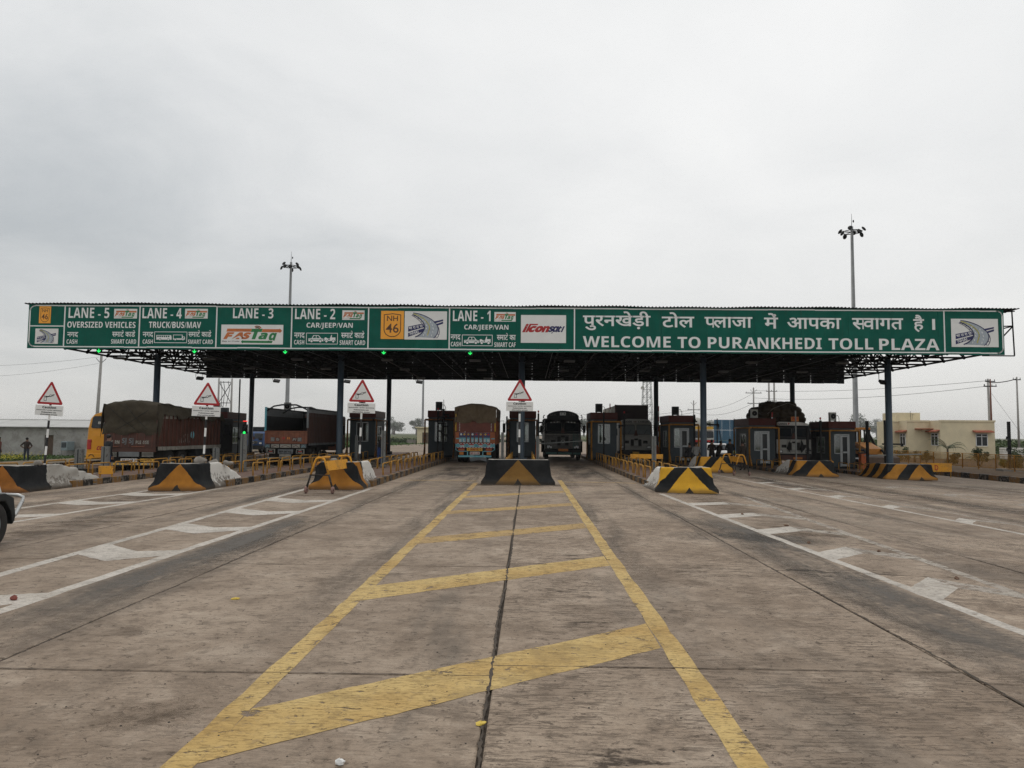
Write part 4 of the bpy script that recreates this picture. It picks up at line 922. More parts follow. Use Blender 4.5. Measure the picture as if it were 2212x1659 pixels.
ib = (-0.4, 1.98, 6.57, 8.05); o = board(ib, name='operator_plate'); w = ib[1]-ib[0]
def IQ(x0, x1, y0, y1): # plate drawn 1955 x 1215
    return (ib[0]+(x0-130)/1955*w, ib[0]+(x1-130)/1955*w, ib[3]-(y1-110)/1215*(ib[3]-ib[2]), ib[3]-(y0-110)/1215*(ib[3]-ib[2]))
rm = MB(); 
for s, x0, x1, y0 in (('i', 180, 465, 495), ('c', 455, 830, 585), ('o', 735, 1105, 585), ('n', 1010, 1385, 585)): fit(glyphs(bold(s), 0.05), *IQ(x0, x1, y0, 865), Y3, rm, shear=0.45)
I_ = lambda pts: [(ib[0]+(p[0]-130)/1955*w, ib[3]-(p[1]-110)/1215*(ib[3]-ib[2])) for p in pts]
flat(I_([(510, 495), (880, 495), (850, 555), (580, 555), (410, 865), (315, 865)]), Y3, rm); sub(o, rm, 'logo_red', 'lettering'); bm2 = MB()
for s, x0, x1, y0, y1 in (('s', 1305, 1585, 590, 850), ('g', 1440, 1790, 590, 945), ('t', 1705, 1920, 590, 850), ('l', 1850, 2035, 595, 850)): fit(glyphs(bold(s), 0.03), *IQ(x0, x1, y0, y1), Y3, bm2, shear=0.45)
sub(o, bm2, 'navy', 'lettering')
# vehicle pictograms in white frames
def frame(b, w=0.03):
    m_ = MB()
    for p, q in (((b[0], b[2]), (b[1], b[2])), ((b[1], b[2]), (b[1], b[3])), ((b[1], b[3]), (b[0], b[3])), ((b[0], b[3]), (b[0], b[2]))):
        v, f = ribbon([p, q], w); k = len(m_.v); m_.v += [(a, Y1, c) for a, c in v]; m_.f += [tuple(k+i for i in t) for t in f]
    m_.build('pictogram_frame', 'letter_white', sg, world=True)
def picto(b, shape, holes, wheels):
    M_ = mapbox(b); h = b[3]-b[2]; m_ = flat(M_(shape), Y1); o = m_.build('pictogram', 'letter_white', sg, world=True); g = MB()
    for r in holes: flat(M_(r), Y2, g)
    R_ = MB(); w_ = MB()
    for wx in wheels:
        c = M_([(wx, 0.80)])[0]
        flat([(c[0]+0.20*h*math.cos(rad(a)), c[1]+0.20*h*math.sin(rad(a))) for a in range(0, 360, 30)], Y3, R_); flat([(c[0]+0.14*h*math.cos(rad(a)), c[1]+0.14*h*math.sin(rad(a))) for a in range(0, 360, 30)], Y4, w_)
    sub(o, g, 'sign_green', 'cutouts'); sub(o, R_, 'sign_green', 'wheel_arches'); sub(o, w_, 'letter_white', 'wheels')
rc = lambda x0, x1, y0, y1: [(x0, y0), (x1, y0), (x1, y1), (x0, y1)]
frame((-19.94, -18.20, 6.46, 7.04)); frame((-11.79, -10.13, 6.44, 7.02)); frame((-3.50, -1.91, 6.40, 6.97))
picto((-19.84, -19.02, 6.57, 6.90), [(0, 0.1), (0.97, 0.1), (1, 0.5), (1, 0.85), (0, 0.85)], [rc(0.06+0.14*i, 0.16+0.14*i, 0.18, 0.42) for i in range(6)], (0.25, 0.8))
picto((-18.94, -18.30, 6.57, 6.91), [(0, 0.05), (0.8, 0.05), (0.8, 0.3), (0.95, 0.3), (1, 0.55), (1, 0.85), (0, 0.85)], [rc(0.05, 0.74, 0.13, 0.62), rc(0.84, 0.94, 0.36, 0.55)], (0.2, 0.85))
for cb, jb in (((-11.68, -10.88, 6.50, 6.93), (-10.83, -10.24, 6.50, 6.93)), ((-3.40, -2.62, 6.46, 6.89), (-2.58, -2.00, 6.46, 6.89))):
    picto(cb, [(0.0, 0.45), (0.22, 0.42), (0.32, 0.05), (0.68, 0.05), (0.85, 0.42), (1, 0.48), (1, 0.8), (0, 0.8)], [[(0.28, 0.4), (0.36, 0.12), (0.5, 0.12), (0.5, 0.4)], [(0.54, 0.4), (0.54, 0.12), (0.66, 0.12), (0.77, 0.4)], rc(0.03, 0.97, 0.52, 0.57)], (0.22, 0.8))
    picto(jb, [(0, 0.4), (0.12, 0.3), (0.3, 0.45), (0.5, 0.45), (0.62, 0.0), (0.68, 0.02), (0.66, 0.32), (1, 0.32), (1, 0.75), (0, 0.75)], [rc(0.35, 0.5, 0.5, 0.62)], (0.2, 0.82))
# ================================================================ WARNING SIGNS
def tri_round(s, r, n=4):
    """rounded triangle of side s, apex up, centroid base at z=0"""
    h = s*0.866; cs = [(-s/2+r*1.732, r), (s/2-r*1.732, r), (0, h-2*r)]; pts = []
    for (cx, cz), a0 in zip(cs, (150, 270, 30)):
        for i in range(n+1): a = rad(a0+120*i/n); pts.append((cx+r*math.cos(a), cz+r*math.sin(a)))
    return pts
def barrier_sign(label, x, y, lean, tw, top):
    z0 = zg(x)+IH; t = thing('warning_sign', label, 'sign', (x, y, z0), 0, 'barrier warning signs'); t.rotation_euler = (0, rad(lean), RND.uniform(-0.04, 0.04))
    s = tw+0.075; zt = top-s*0.866+0.045; ph = 0.335; pt = zt-0.035
    for i in range(14):
        a, b = i*0.285, (i+1)*0.285
        if a > zt+0.2: break
        MB().cyl((0, 0, a), (0, 0, min(b, zt+0.25)), 0.034, n=12).build('pole_band', 'ink' if i % 2 == 0 else 'white_paint', t)
    p = MB().box(-tw*0.56, tw*0.56, -0.048, -0.040, pt-ph, pt).build('plate', 'white_sign', t, bevel=0.003)
    for s_, hw_, za, zb, of in (('Caution', 0.235, 0.69, 0.93, 0.03), ('Automatic barrier operating', 0.43, 0.47, 0.59, 0.03), ('Pedestrians use', 0.25, 0.26, 0.38, 0.03), ('alternative access', 0.29, 0.05, 0.17, 0.03)):
        fit(glyphs(bold(s_), of), -hw_, hw_, pt-ph+za*ph, pt-ph+zb*ph, -0.050).build('lettering', 'ink', p)
    tp = MB().prism([(px, pz+zt) for px, pz in tri_round(s, 0.045)], 'y', -0.046, -0.040).build('triangle', 'red_sign', t)
    MB().prism([(px, pz+zt+s*0.079) for px, pz in tri_round(s*0.725, 0.012)], 'y', -0.051, -0.047).build('white_field', 'white_sign', tp)
    k = MB(); k.v, k.f = [], []
    def R_(pts, w):
        v, f = ribbon(pts, w); b = len(k.v); k.v += [(a, -0.054, c+zt) for a, c in v]; k.f += [tuple(b+i for i in q) for q in f]
    R_([(-0.20, 0.12), (-0.12, 0.12), (-0.12, 0.27), (-0.20, 0.27), (-0.20, 0.12)], 0.014); R_([(-0.16, 0.245), (-0.03, 0.275)], 0.024); R_([(0.045, 0.305), (0.13, 0.335)], 0.024); R_([(-0.16, 0.225), (0.13, 0.30)], 0.010)
    R_([(0.01+0.036*math.cos(rad(a)), 0.288+0.036*math.sin(rad(a))) for a in range(0, 361, 30)], 0.010)
    k.build('pictogram', 'ink', tp); MB().box(-0.012, 0.012, -0.04, 0.0, pt-ph+0.03, zt+0.3).build('clamp', 'steel_dark', t)
barrier_sign('red warning triangle with caution plate on striped pole at the centre island', -0.31, 27.9, 0.2, 0.88, 3.53)
barrier_sign('red warning triangle with caution plate left of centre, before the second booth', -5.6, 25.3, 1.4, 0.84, 3.31)
barrier_sign('red warning triangle with caution plate in front of the tarpaulin truck cab', -10.78, 25.2, 1.8, 0.85, 3.22)
barrier_sign('red warning triangle with caution plate, leftmost, before the white shed', -16.0, 25.0, 3.0, 0.85, 3.28)

# ================================================================ GREY SENSOR POSTS
def sensor_post(label, x, y, top, w=0.25, d=0.16, mark=None, block=False, z0=None):
    zb = (zg(x)+IH) if z0 is None else z0; t = thing('sensor_post', label, 'post', (x, y, zb), RND.uniform(-0.05, 0.05), 'grey lane sensor posts'); h = top-zb
    MB().box(-w/2, w/2, -d/2, d/2, 0, h).build('housing', 'post_grey', t, bevel=0.008)
    MB().box(-w*0.12, w*0.02, -d/2-0.004, -d/2+0.001, 0.02, h-0.02).build('seam', 'steel_dark', t)
    b = MB()
    for i in range(5): b.cyl((w*0.3, -d/2-0.012, 0.12+i*h/5), (w*0.3, -d/2+0.001, 0.12+i*h/5), 0.014, n=6)
    b.build('bolts', 'steel_dark', t); MB().box(-w*0.7, w*0.7, -d*0.8, d*0.8, 0, 0.02).build('foot_plate', 'steel_dark', t)
    if mark: MB_ = fit(glyphs(mark, 0.01), -w*0.12, w*0.32, h*0.30, h*0.55, -d/2-0.006).build('lettering', 'ink', t)
    if block: MB().box(-0.3, 0.3, -0.25, 0.25, -0.3, 0.0).build('footing', 'concrete_plain', t, bevel=0.02)
sensor_post('grey sensor post left of the yellow bus, leftmost of the posts', -20.15, 34.0, 0.93, 0.34, 0.2)
sensor_post('grey sensor post on a concrete block beside the man in blue trousers', -16.9, 30.3, 1.12, 0.28, 0.18, None, True, -0.12)
sensor_post('grey sensor post in front of the tarpaulin truck side', -15.1, 36.8, 0.98, 0.29, 0.18)
sensor_post('grey sensor post below the small green traffic light', -11.6, 31.0, 1.68, 0.23, 0.16)
sensor_post('grey sensor post right of the second booth, by a crouching man', -6.55, 34.6, 1.86, 0.19, 0.14)
sensor_post('grey sensor post behind the striped pole of the second sign', -9.85, 43.8, 1.60, 0.16, 0.12)
sensor_post('grey sensor post left of the centre booth', -1.12, 34.0, 1.83, 0.125, 0.10)
sensor_post('grey sensor post right of the centre booth', 0.46, 34.6, 1.66, 0.14, 0.10)
sensor_post('tall grey sensor post in front of the white container truck', 5.86, 35.6, 1.72, 0.20, 0.14)

# ================================================================ TOLL BOOTHS
def booth(key, label, front, side=True, xo=0.0):
    xc = ISL[key][0]+xo; z0 = zg(ISL[key][0])+IH; W, D, H = 1.66, 3.3, 3.05; hw = W/2
    t = thing('toll_booth', label, 'booth', (xc, 50.0, z0), 0, 'toll booths')
    # walls as sheets round the openings
    P = MB(); P.box(-hw, hw, 0.06, D-0.06, 0, 0.12).build('plinth', 'steel_dark', t)
    body = MB(); th = 0.06
    if front == 'door': ops = [(-0.52, 0.46, 0.12, 2.22)]
    else: ops = [(-0.40, 0.40, 1.02, 2.30)]
    x0, x1, za, zb = ops[0]
    body.box(-hw, x0, 0, th, 0.12, 2.6); body.box(x1, hw, 0, th, 0.12, 2.6); body.box(x0, x1, 0, th, zb, 2.6)
    if za > 0.13: body.box(x0, x1, 0, th, 0.12, za)
    for s in (-1, 1):                       # flanks with a serving window
        xa, xb = (s*hw, s*(hw-th)) if s > 0 else (s*hw, s*(hw-th)); xa, xb = min(xa, xb), max(xa, xb)
        ya, yb, sa, sb = 0.75, 2.15, 0.95, 2.05
        body.box(xa, xb, th, ya, 0.12, 2.6); body.box(xa, xb, yb, D-th, 0.12, 2.6); body.box(xa, xb, ya, yb, 0.12, sa); body.box(xa, xb, ya, yb, sb, 2.6)
        w_ = MB(); fx = xa-0.015 if s < 0 else xb-0.02; f2 = fx+0.035
        for q in ((ya, yb, sa, sa+0.05), (ya, yb, sb-0.05, sb), (ya, ya+0.05, sa, sb), (yb-0.05, yb, sa, sb), (ya, yb, 1.38, 1.42), ((ya+yb)/2-0.02, (ya+yb)/2+0.02, sa, sb)): w_.box(fx, f2, q[0], q[1], q[2], q[3])
        wo = w_.build('window', 'alu', t); MB().box(s*(hw-0.035)-0.004, s*(hw-0.035)+0.004, ya+0.04, yb-0.04, sa+0.04, sb-0.04).build('pane', 'booth_pane', wo)
    body.box(-hw, hw, D-th, D, 0.12, 1.0); body.box(-hw, -0.5, D-th, D, 1.0, 2.6); body.box(0.5, hw, D-th, D, 1.0, 2.6); body.box(-0.5, 0.5, D-th, D, 2.2, 2.6)
    body.build('wall', 'booth_grey', t)
    MB().box(-0.5, 0.5, D-0.04, D-0.03, 1.0, 2.2).build('pane', 'booth_pane', t)
    MB().box(-hw-0.05, hw+0.05, -0.05, D+0.05, 2.6, H).build('roof_band', 'booth_red', t, bevel=0.02)
    MB().box(-hw+0.1, hw-0.1, 0.1, D-0.1, 0.9, 0.95).build('desk', 'steel_dark', t)
    if front == 'door':
        d = MB(); 
        for q in ((-0.52, -0.47, 0.95, 2.22), (-0.52, -0.12, 2.17, 2.22), (-0.52, -0.12, 0.95, 1.0), (-0.14, -0.10, 0.12, 2.22), (0.40, 0.46, 0.12, 2.22), (-0.1, 0.4, 2.16, 2.22)): d.box(q[0], q[1], -0.02, 0.04, q[2], q[3])
        dd = d.build('door_frame', 'alu', t); MB().box(-0.48, -0.13, 0.01, 0.018, 1.0, 2.18).build('pane', 'booth_pane', dd)
        MB().box(-0.52, -0.14, 0.005, 0.05, 0.12, 0.95).build('wall_panel', 'booth_grey', t)
        e = MB()
        for q in ((-0.09, -0.0, 0.15, 2.14), (0.31, 0.39, 0.15, 2.14), (0.0, 0.31, 2.04, 2.14), (0.0, 0.31, 1.0, 1.1), (0.0, 0.31, 0.15, 0.28)): e.box(q[0], q[1], -0.025, 0.02, q[2], q[3])
        dr = e.build('door', 'alu', t); MB().box(0.0, 0.31, -0.002, 0.004, 0.28, 2.04).build('pane', 'glass_dark', dr); MB().box(-0.07, 0.05, -0.06, -0.03, 1.05, 1.08).build('handle', 'steel_dark', dr)
    else:
        f = MB()
        for q in ((x0, x1, za, za+0.05), (x0, x1, zb-0.05, zb), (x0, x0+0.05, za, zb), (x1-0.05, x1, za, zb), (-0.02, 0.02, za, zb)): f.box(q[0], q[1], -0.02, 0.04, q[2], q[3])
        wo = f.build('window', 'alu', t); MB().box(x0+0.04, x1-0.04, 0.008, 0.014, za+0.04, zb-0.04).build('pane', 'booth_pane', wo)
    ac = thing('air_conditioner', 'air conditioner unit on the roof of the ' + {'c': 'centre booth', 'l1': 'booth left of the painted truck', 'l2': 'booth behind the second sign', 'l3': 'hidden booth', 'l4': 'leftmost booth', 'r1': 'booth left of the container truck', 'r2': 'booth right of the container truck', 'r3': 'booth left of the sack truck', 'r4': 'rightmost booth'}[key], 'air conditioner', (xc-0.25, 50.9, z0+H), RND.uniform(-0.3, 0.3), 'roof air conditioners')
    MB().bc((0, 0, 0.33), (0.42, 0.28, 0.56)).build('casing', 'steel_dark' if key in ('c', 'l1', 'r1', 'r2') else 'ac_white', ac, bevel=0.015); MB().lathe([(0.17, -0.15), (0.17, -0.142), (0.02, -0.142)], 'y', (0.0, 0, 0.35), 16).build('fan_grille', 'steel_black', ac)
    MB().box(-0.2, -0.16, -0.12, 0.12, 0, 0.06).box(0.16, 0.2, -0.12, 0.12, 0, 0.06).build('feet', 'steel_dark', ac)
    MB().tube([(0.2, 0, 0.4), (0.35, 0, 0.42), (0.45, 0.02, 0.25), (0.47, 0.05, 0.0)], 0.018, 6).build('hose', 'rubber', ac)
    return t
def glass_thin():
    k = NT('booth_pane'); tr = k.n('ShaderNodeBsdfTransparent'); tr.inputs[0].default_value = (0.55, 0.58, 0.57, 1); mx = k.n('ShaderNodeMixShader'); gl = k.n('ShaderNodeBsdfGlossy'); gl.inputs['Roughness'].default_value = 0.05
    gl.inputs['Color'].default_value = (0.6, 0.62, 0.62, 1); mx.inputs[0].default_value = 0.18; k.l(tr.outputs[0], mx.inputs[1]); k.l(gl.outputs[0], mx.inputs[2]); k.l(mx.outputs[0], k.out.inputs['Surface']); return k.fin((0.1, 0.1, 0.1))
glass_thin()
booth('c', 'grey toll booth behind the centre warning sign, with a front window', 'window')
booth('l1', 'grey toll booth left of the painted truck, with dark poles before it', 'window', xo=0.25)
booth('l2', 'grey toll booth behind the second warning sign, with brown corner pipes', 'window', xo=-0.15)
booth('l3', 'grey toll booth hidden behind the empty orange truck', 'window')
booth('l4', 'grey toll booth beyond the cab of the tarpaulin truck', 'window', xo=0.3)
booth('r1', 'grey toll booth left of the container truck, with a wide front window', 'window', xo=-0.1)
booth('r2', 'grey toll booth right of the container truck, with a white glazed door', 'door', xo=-0.05)
booth('r3', 'grey toll booth left of the sack truck, with a white glazed door', 'door')
booth('r4', 'grey toll booth right of the sack truck, rightmost, with a white door', 'door')
def guard(key, label, m='pipe_brown', h=2.45, xo=0):
    xc = ISL[key][0]+xo; z0 = zg(ISL[key][0])+IH; t = thing('pipe_guard', label, 'guard frame', (xc, 49.62, z0), 0, 'pipe frames guarding the booths')
    for s in (-1, 1):
        MB().tube([(s*0.95, 0, -0.05), (s*0.95, 0, h-0.05), (s*0.92, 0, h), (s*0.8, 0, h)], 0.055, 8).build('upright', m, t, True); MB().tube([(s*0.95, 0, 0.75), (s*0.95, -0.42, 0.15), (s*0.95, -0.5, -0.02)], 0.045, 8).build('brace', m, t, True)
        MB().cyl((s*0.95, 0, h-0.02), (s*0.95, 3.6, h-0.02), 0.045, n=8).build('side_rail', m, t, True); MB().cyl((s*0.95, 3.6, 0), (s*0.95, 3.6, h), 0.055, n=8).build('upright', m, t, True)
    MB().cyl((-0.9, 0, h), (0.9, 0, h), 0.05, n=8).build('cross_rail', m, t, True)
worn('hoop_ochre', (0.42, 0.19, 0.03), (0.10, 0.06, 0.03), 0.25, 7)
for k_, lb in (('c', 'brown pipe frame round the front of the centre booth'), ('l1', 'brown pipe frame round the booth left of the painted truck'), ('l2', 'brown pipe frame round the booth behind the second sign'), ('l4', 'brown pipe frame round the booth beyond the tarpaulin truck'),
              ('r1', 'ochre pipe frame round the booth left of the container truck'), ('r2', 'ochre pipe frame round the booth right of the container truck'), ('r3', 'ochre pipe frame round the booth left of the sack truck'), ('r4', 'ochre pipe frame round the rightmost booth')):
    guard(k_, lb, 'hoop_ochre' if k_[0] == 'r' else 'pipe_brown', xo={'l1': 0.2, 'l2': -0.1, 'l4': 0.25}.get(k_, 0))

# ---- camera poles, beacons, boom gates
def cam_pole(label, x, y, top, arms=((1.9, 0.5), (1.4, 0.35)), beacon=False, r=0.055, spike=0.0, m='steel_black', z0=None):
    zb = zg(x)+IH if z0 is None else z0; t = thing('camera_pole', label, 'pole', (x, y, zb), 0, 'dark camera poles'); h = top-zb
    MB().box(-r, r, -r, r, 0, h).build('mast', m, t); MB().bc((0, 0, 0.015), (0.24, 0.24, 0.03)).build('foot_plate', m, t)
    for az, al in arms:
        a = MB().box(-al*0.2, al, -0.04, 0.04, az-0.05, az+0.05).build('arm', m, t); MB().bc((al*0.9, -0.10, az-0.10), (0.10, 0.2, 0.10)).build('camera_head', 'steel_dark', a)
    if beacon:
        MB().lathe([(0.0, h+0.20), (0.05, h+0.19), (0.055, h+0.08), (0.045, h+0.07)], 'z', (0, 0, 0), 12).build('beacon', 'red_sign', t, True); MB().cyl((0, 0, h), (0, 0, h+0.07), 0.02, n=6).build('beacon_stem', m, t)
    if spike: MB().cyl((0, 0, h), (0, 0, h+spike), 0.018, n=6).build('aerial', m, t)
cam_pole('dark pole with orange beacon before the booth left of the painted truck', -5.78, 49.0, 3.2, ((2.6, 0.30), (2.2, 0.3), (1.7, 0.28)), True)
cam_pole('dark pole with tall aerial before the booth left of the painted truck', -5.45, 49.2, 3.35, ((2.75, 0.35), (2.0, 0.35), (1.45, 0.3)), False, 0.07, 0.6)
cam_pole('dark pole before the window of the booth left of the container truck', 4.85, 48.9, 3.2, ((1.4, 0.08),), False, 0.05)
cam_pole('dark pole with red beacon in front of the container truck cab', 6.05, 48.0, 3.05, ((2.2, -0.35),), True, 0.05)
cam_pole('dark pole before the glazed door of the booth right of the container truck', 10.62, 48.9, 3.1, ((2.75, 0.1),), False, 0.05)
cam_pole('dark pole with a black box arm right of the second right-hand column', 10.95, 47.5, 2.75, ((2.45, 0.9),), False, 0.06)
cam_pole('thin grey pole in front of the sack truck windscreen', 16.55, 47.5, 3.35, (), False, 0.035, 0, 'galv')
cam_pole('dark pole with black flag before the sack truck, left one of two', 17.15, 47.2, 2.35, ((1.2, 0.1),), False, 0.06)
cam_pole('dark pole with red beacon before the sack truck, right one of two', 17.95, 47.2, 2.75, ((1.25, 0.1),), True, 0.06)
cam_pole('dark post between the rightmost booth and the digger, left one of two', 21.35, 48.5, 2.78, (), False, 0.07)
cam_pole('dark post in front of the digger cab, right one of two', 22.95, 49.5, 2.85, ((1.9, 1.1), (2.15, 0.2)), False, 0.075, 0, 'steel_black', zg(22.9))
cam_pole('lone dark camera post on a concrete footing by the garden railing', 31.4, 50.5, 2.85, ((2.2, -0.18), (1.45, -0.18), (0.6, -0.18)), False, 0.075, 0, 'steel_black', GARDEN)
MB_ = MB().box(-0.7, 0.7, -0.4, 0.4, -0.1, 0.16); o_ = MB_.build('footing', 'concrete_plain', None, bevel=0.03); o_.location = (31.4, 50.5, GARDEN); tag(o_, 'low concrete block under the lone dark camera post', 'footing')
cam_pole('dark pole with red cross lamp before the leftmost booth', -18.9, 49.5, 5.2, ((1.4, 0.25),), False, 0.035, 0, 'steel_black', -0.1)
cam_pole('dark pole right of the centre booth with beacon', 0.68, 49.3, 3.1, ((2.3, 0.3), (1.7, 0.25), (1.2, 0.2)), True, 0.06)
cam_pole('dark pole left of the centre booth', -1.35, 49.2, 2.9, ((2.2, 0.25), (1.8, 0.2)), False, 0.05)
def boom(label, x, y, arm_tilt, L=3.0, s=1, cab='orange_cab', bands=('white_paint', 'red_sign')):
    t = thing('boom_gate', label, 'barrier gate', (x, y, zg(x)+IH*(abs(x-round(x)) >= 0)), 0, 'boom gates')
    MB().box(-0.18, 0.18, -0.2, 0.2, 0, 1.02).build('cabinet', cab, t, bevel=0.015); MB().box(-0.2, 0.2, -0.22, 0.22, 1.02, 1.09).build('lid', 'steel_dark', t)
    m = Matrix.Rotation(rad(arm_tilt)*s, 3, 'Y')
    for i in range(8):
        a, b = i*L/8, (i+1)*L/8; c = m @ Vector((0, 0, (a+b)/2)); MB().obox((c.x, -0.28, 0.9+c.z), (0.07, 0.05, L/8), m).build('arm_band', bands[i % 2], t)
boom('boom gate with orange cabinet and raised striped arm beside the container truck', 5.75, 53.8, 0, 2.9)
boom('boom gate with orange cabinet beside the sack truck', 16.05, 51.0, 2, 2.6)
boom('boom gate with orange cabinet and a lowered arm by the digger', 21.35, 49.2, 88, 3.6, 1, 'orange_cab', ('galv', 'galv'))
boom('boom gate with raised red and white arm between container truck and booth', 9.35, 55.0, 0, 2.9)
boom('boom gate with orange cabinet beside the centre booth, arm across the dark truck', 0.45, 51.2, 86, 3.2, 1, 'orange_cab', ('galv', 'galv'))
# low orange cabinets on the centre island
t = thing('traffic_light', 'small traffic light lit green before the leftmost booth', 'traffic light', (-13.5, 35.5, zg(-13.5)+0.1))
t.location = (-15.1, 40.5, zg(-15)+IH)
MB().cyl((0, 0, 0), (0, 0, 2.4), 0.03, n=8).build('pole', 'steel_black', t); hd_ = MB().box(-0.12, 0.12, -0.08, 0.08, 1.45, 2.05).build('head', 'steel_black', t, bevel=0.01)
MB().lathe([(0.085, -0.085), (0.085, -0.10), (0.0, -0.10)], 'y', (0, 0, 1.60), 14).build('lens', 'led_green', hd_); MB().lathe([(0.085, -0.085), (0.085, -0.10), (0.0, -0.10)], 'y', (0, 0, 1.86), 14).build('lens', 'glass_dark', hd_)
for z in (1.60, 1.86): MB().lathe([(0.10, -0.08), (0.10, -0.2)], 'y', (0, 0, z), 10).build('visor', 'steel_black', hd_)
MB().box(-0.11, 0.11, -0.05, 0.0, 2.2, 2.25).build('cross_lamp', 'led_red', t)

# ================================================================ WHEELED BARRICADES
def barricade(label, x, y, rz, L=1.75, H=1.02, w=0.62):
    t = thing('wheeled_barricade', label, 'barricade', (x, y, zg(x)), rz, 'yellow wheeled barricades')
    for s in (-1, 1):
        yy = s*L/2
        top = [(-0.16, yy, H-0.13), (-0.12, yy, H-0.04), (-0.05, yy, H), (0.05, yy, H), (0.12, yy, H-0.04), (0.16, yy, H-0.13)]
        mid = [(-0.27, yy, 0.55), *top, (0.27, yy, 0.55)]
        MB().tube(mid, 0.032, 8).build('end_frame', 'barricade_yellow', t, True)
        for q in (-1, 1):
            l = MB().tube([(q*0.27, yy, 0.55), (q*w*0.62, yy, 0.17)], 0.030, 8).build('leg', 'leg_black', t, True)
            wl = MB().lathe([(0.03, -0.028), (0.095, -0.028), (0.105, -0.015), (0.105, 0.015), (0.095, 0.028), (0.03, 0.028)], 'x', (q*w*0.64, yy, 0.105), 14).build('wheel', 'castor', l, True)
        MB().cyl((-0.27, yy, 0.53), (0.27, yy, 0.53), 0.018, n=6).build('tie_bar', 'leg_black', t)
    MB().cyl((0, -L/2, H), (0, -L*0.16, H), 0.032, n=8).cyl((0, L*0.16, H), (0, L/2, H), 0.032, n=8).build('top_rail', 'barricade_yellow', t, True)
    MB().cyl((0, -L*0.16, H), (0, L*0.16, H), 0.034, n=8).build('rail_sleeve', 'leg_black', t, True)
    for q in (1,): MB().obox((q*0.14, 0, 0.79), (0.012, L*0.80, 0.29), Matrix.Rotation(rad(-q*14), 3, 'Y')).build('board', 'barricade_yellow', t)
worn('leg_black', (0.025, 0.024, 0.023), (0.12, 0.09, 0.06), 0.25, 12); mat('castor', (0.22, 0.13, 0.11), 0.7)
barricade('yellow wheeled barricade standing on the white hatching left of centre', -5.88, 23.1, rad(-6), 2.2, 1.03)
barricade('yellow wheeled barricade standing before the second nose right of centre', 10.5, 39.2, rad(8), 1.9, 1.03)
def low_board(label, x, y, rz, L, h0, h1, m='barricade_yellow', legs=True, txt=None):
    t = thing('board', label, 'board', (x, y, zg(x)), rz)
    MB().box(-L/2, L/2, -0.02, 0.02, h0, h1).build('panel', m, t, bevel=0.01)
    for s in (-1, 1): MB().cyl((s*(L/2-0.05), 0.03, -0.02), (s*(L/2-0.05), 0.03, h1), 0.03, n=8).build('leg', 'hoop_yellow', t)
    if txt: fit(glyphs(txt, 0.02), -0.1, 0.12, h0+0.1, h1-0.12, -0.025).build('lettering', 'red_sign', t)
low_board('orange board on posts behind the rightmost striped nose', 24.9, 47.2, rad(4), 1.95, 0.32, 0.85, 'barricade_yellow', True, 'D')
low_board('yellow board lying low behind the bright yellow nose', 6.2, 40.0, 0, 1.7, 0.62, 0.86)
low_board('small yellow board on the kerb at the broken left nose', -15.3, 27.5, rad(10), 0.5, 0.3, 0.6)
# ================================================================ VEHICLES
def cloth_mat(name, c0, c1):
    k = NT(name); v = k.pos(); n = k.noise(1.3, 5, 0.6, v, 0.5); f = k.noise(5, 6, 0.65, v, 0.6)
    k.bump(k.math('ADD', n, k.math('MULTIPLY', f, 0.5)), 0.7, 0.06); return k.fin(k.mix(k.ramp(k.math('ADD', k.math('MULTIPLY', n, 0.5), k.math('MULTIPLY', f, 0.5)), 0.3, 0.7), c0, c1), 0.9, 0, 0.15)
cloth_mat('tarp_khaki', (0.125, 0.092, 0.059), (0.20, 0.152, 0.10)); cloth_mat('tarp_olive', (0.036, 0.030, 0.021), (0.064, 0.054, 0.038)); cloth_mat('jute', (0.030, 0.021, 0.013), (0.060, 0.043, 0.027))
mat('truck_red', (0.090, 0.032, 0.022), 0.6, var=0.25, scale=3); mat('truck_maroon', (0.060, 0.025, 0.017), 0.65, var=0.3, scale=3); mat('truck_orange', (0.185, 0.066, 0.034), 0.6, var=0.3, scale=4)
mat('painted_red', (0.17, 0.052, 0.036), 0.6, var=0.25, scale=3); mat('painted_orange', (0.34, 0.105, 0.04), 0.6, var=0.3, scale=4); mat('truck_blue', (0.10, 0.32, 0.38), 0.5, var=0.2, scale=5); mat('truck_skyblue', (0.16, 0.40, 0.46), 0.5, var=0.25, scale=7); mat('truck_purple', (0.06, 0.06, 0.14), 0.5); mat('plate_yellow', (0.62, 0.36, 0.05), 0.5)
mat('plate_orange', (0.60, 0.20, 0.03), 0.5); mat('tail_red', (0.42, 0.03, 0.025), 0.3); mat('lens', (0.70, 0.71, 0.71), 0.2); mat('chassis', (0.015, 0.014, 0.013), 0.8); mat('cab_white', (0.36, 0.355, 0.33), 0.5, var=0.12, scale=4)
mat('cab_grey', (0.085, 0.083, 0.078), 0.55, var=0.25, scale=6); mat('cab_dark', (0.010, 0.012, 0.013), 0.6, var=0.3); mat('cab_green', (0.03, 0.11, 0.10), 0.55, var=0.25); mat('chrome', (0.45, 0.45, 0.44), 0.3, 0.7)
mat('bus_yellow', (0.70, 0.30, 0.012), 0.4, var=0.08, scale=2); mat('digger_yellow', (0.58, 0.23, 0.03), 0.55, var=0.25); mat('container_maroon', (0.022, 0.010, 0.011), 0.6, var=0.3, scale=2); mat('container_pale', (0.36, 0.33, 0.28), 0.6, var=0.2)
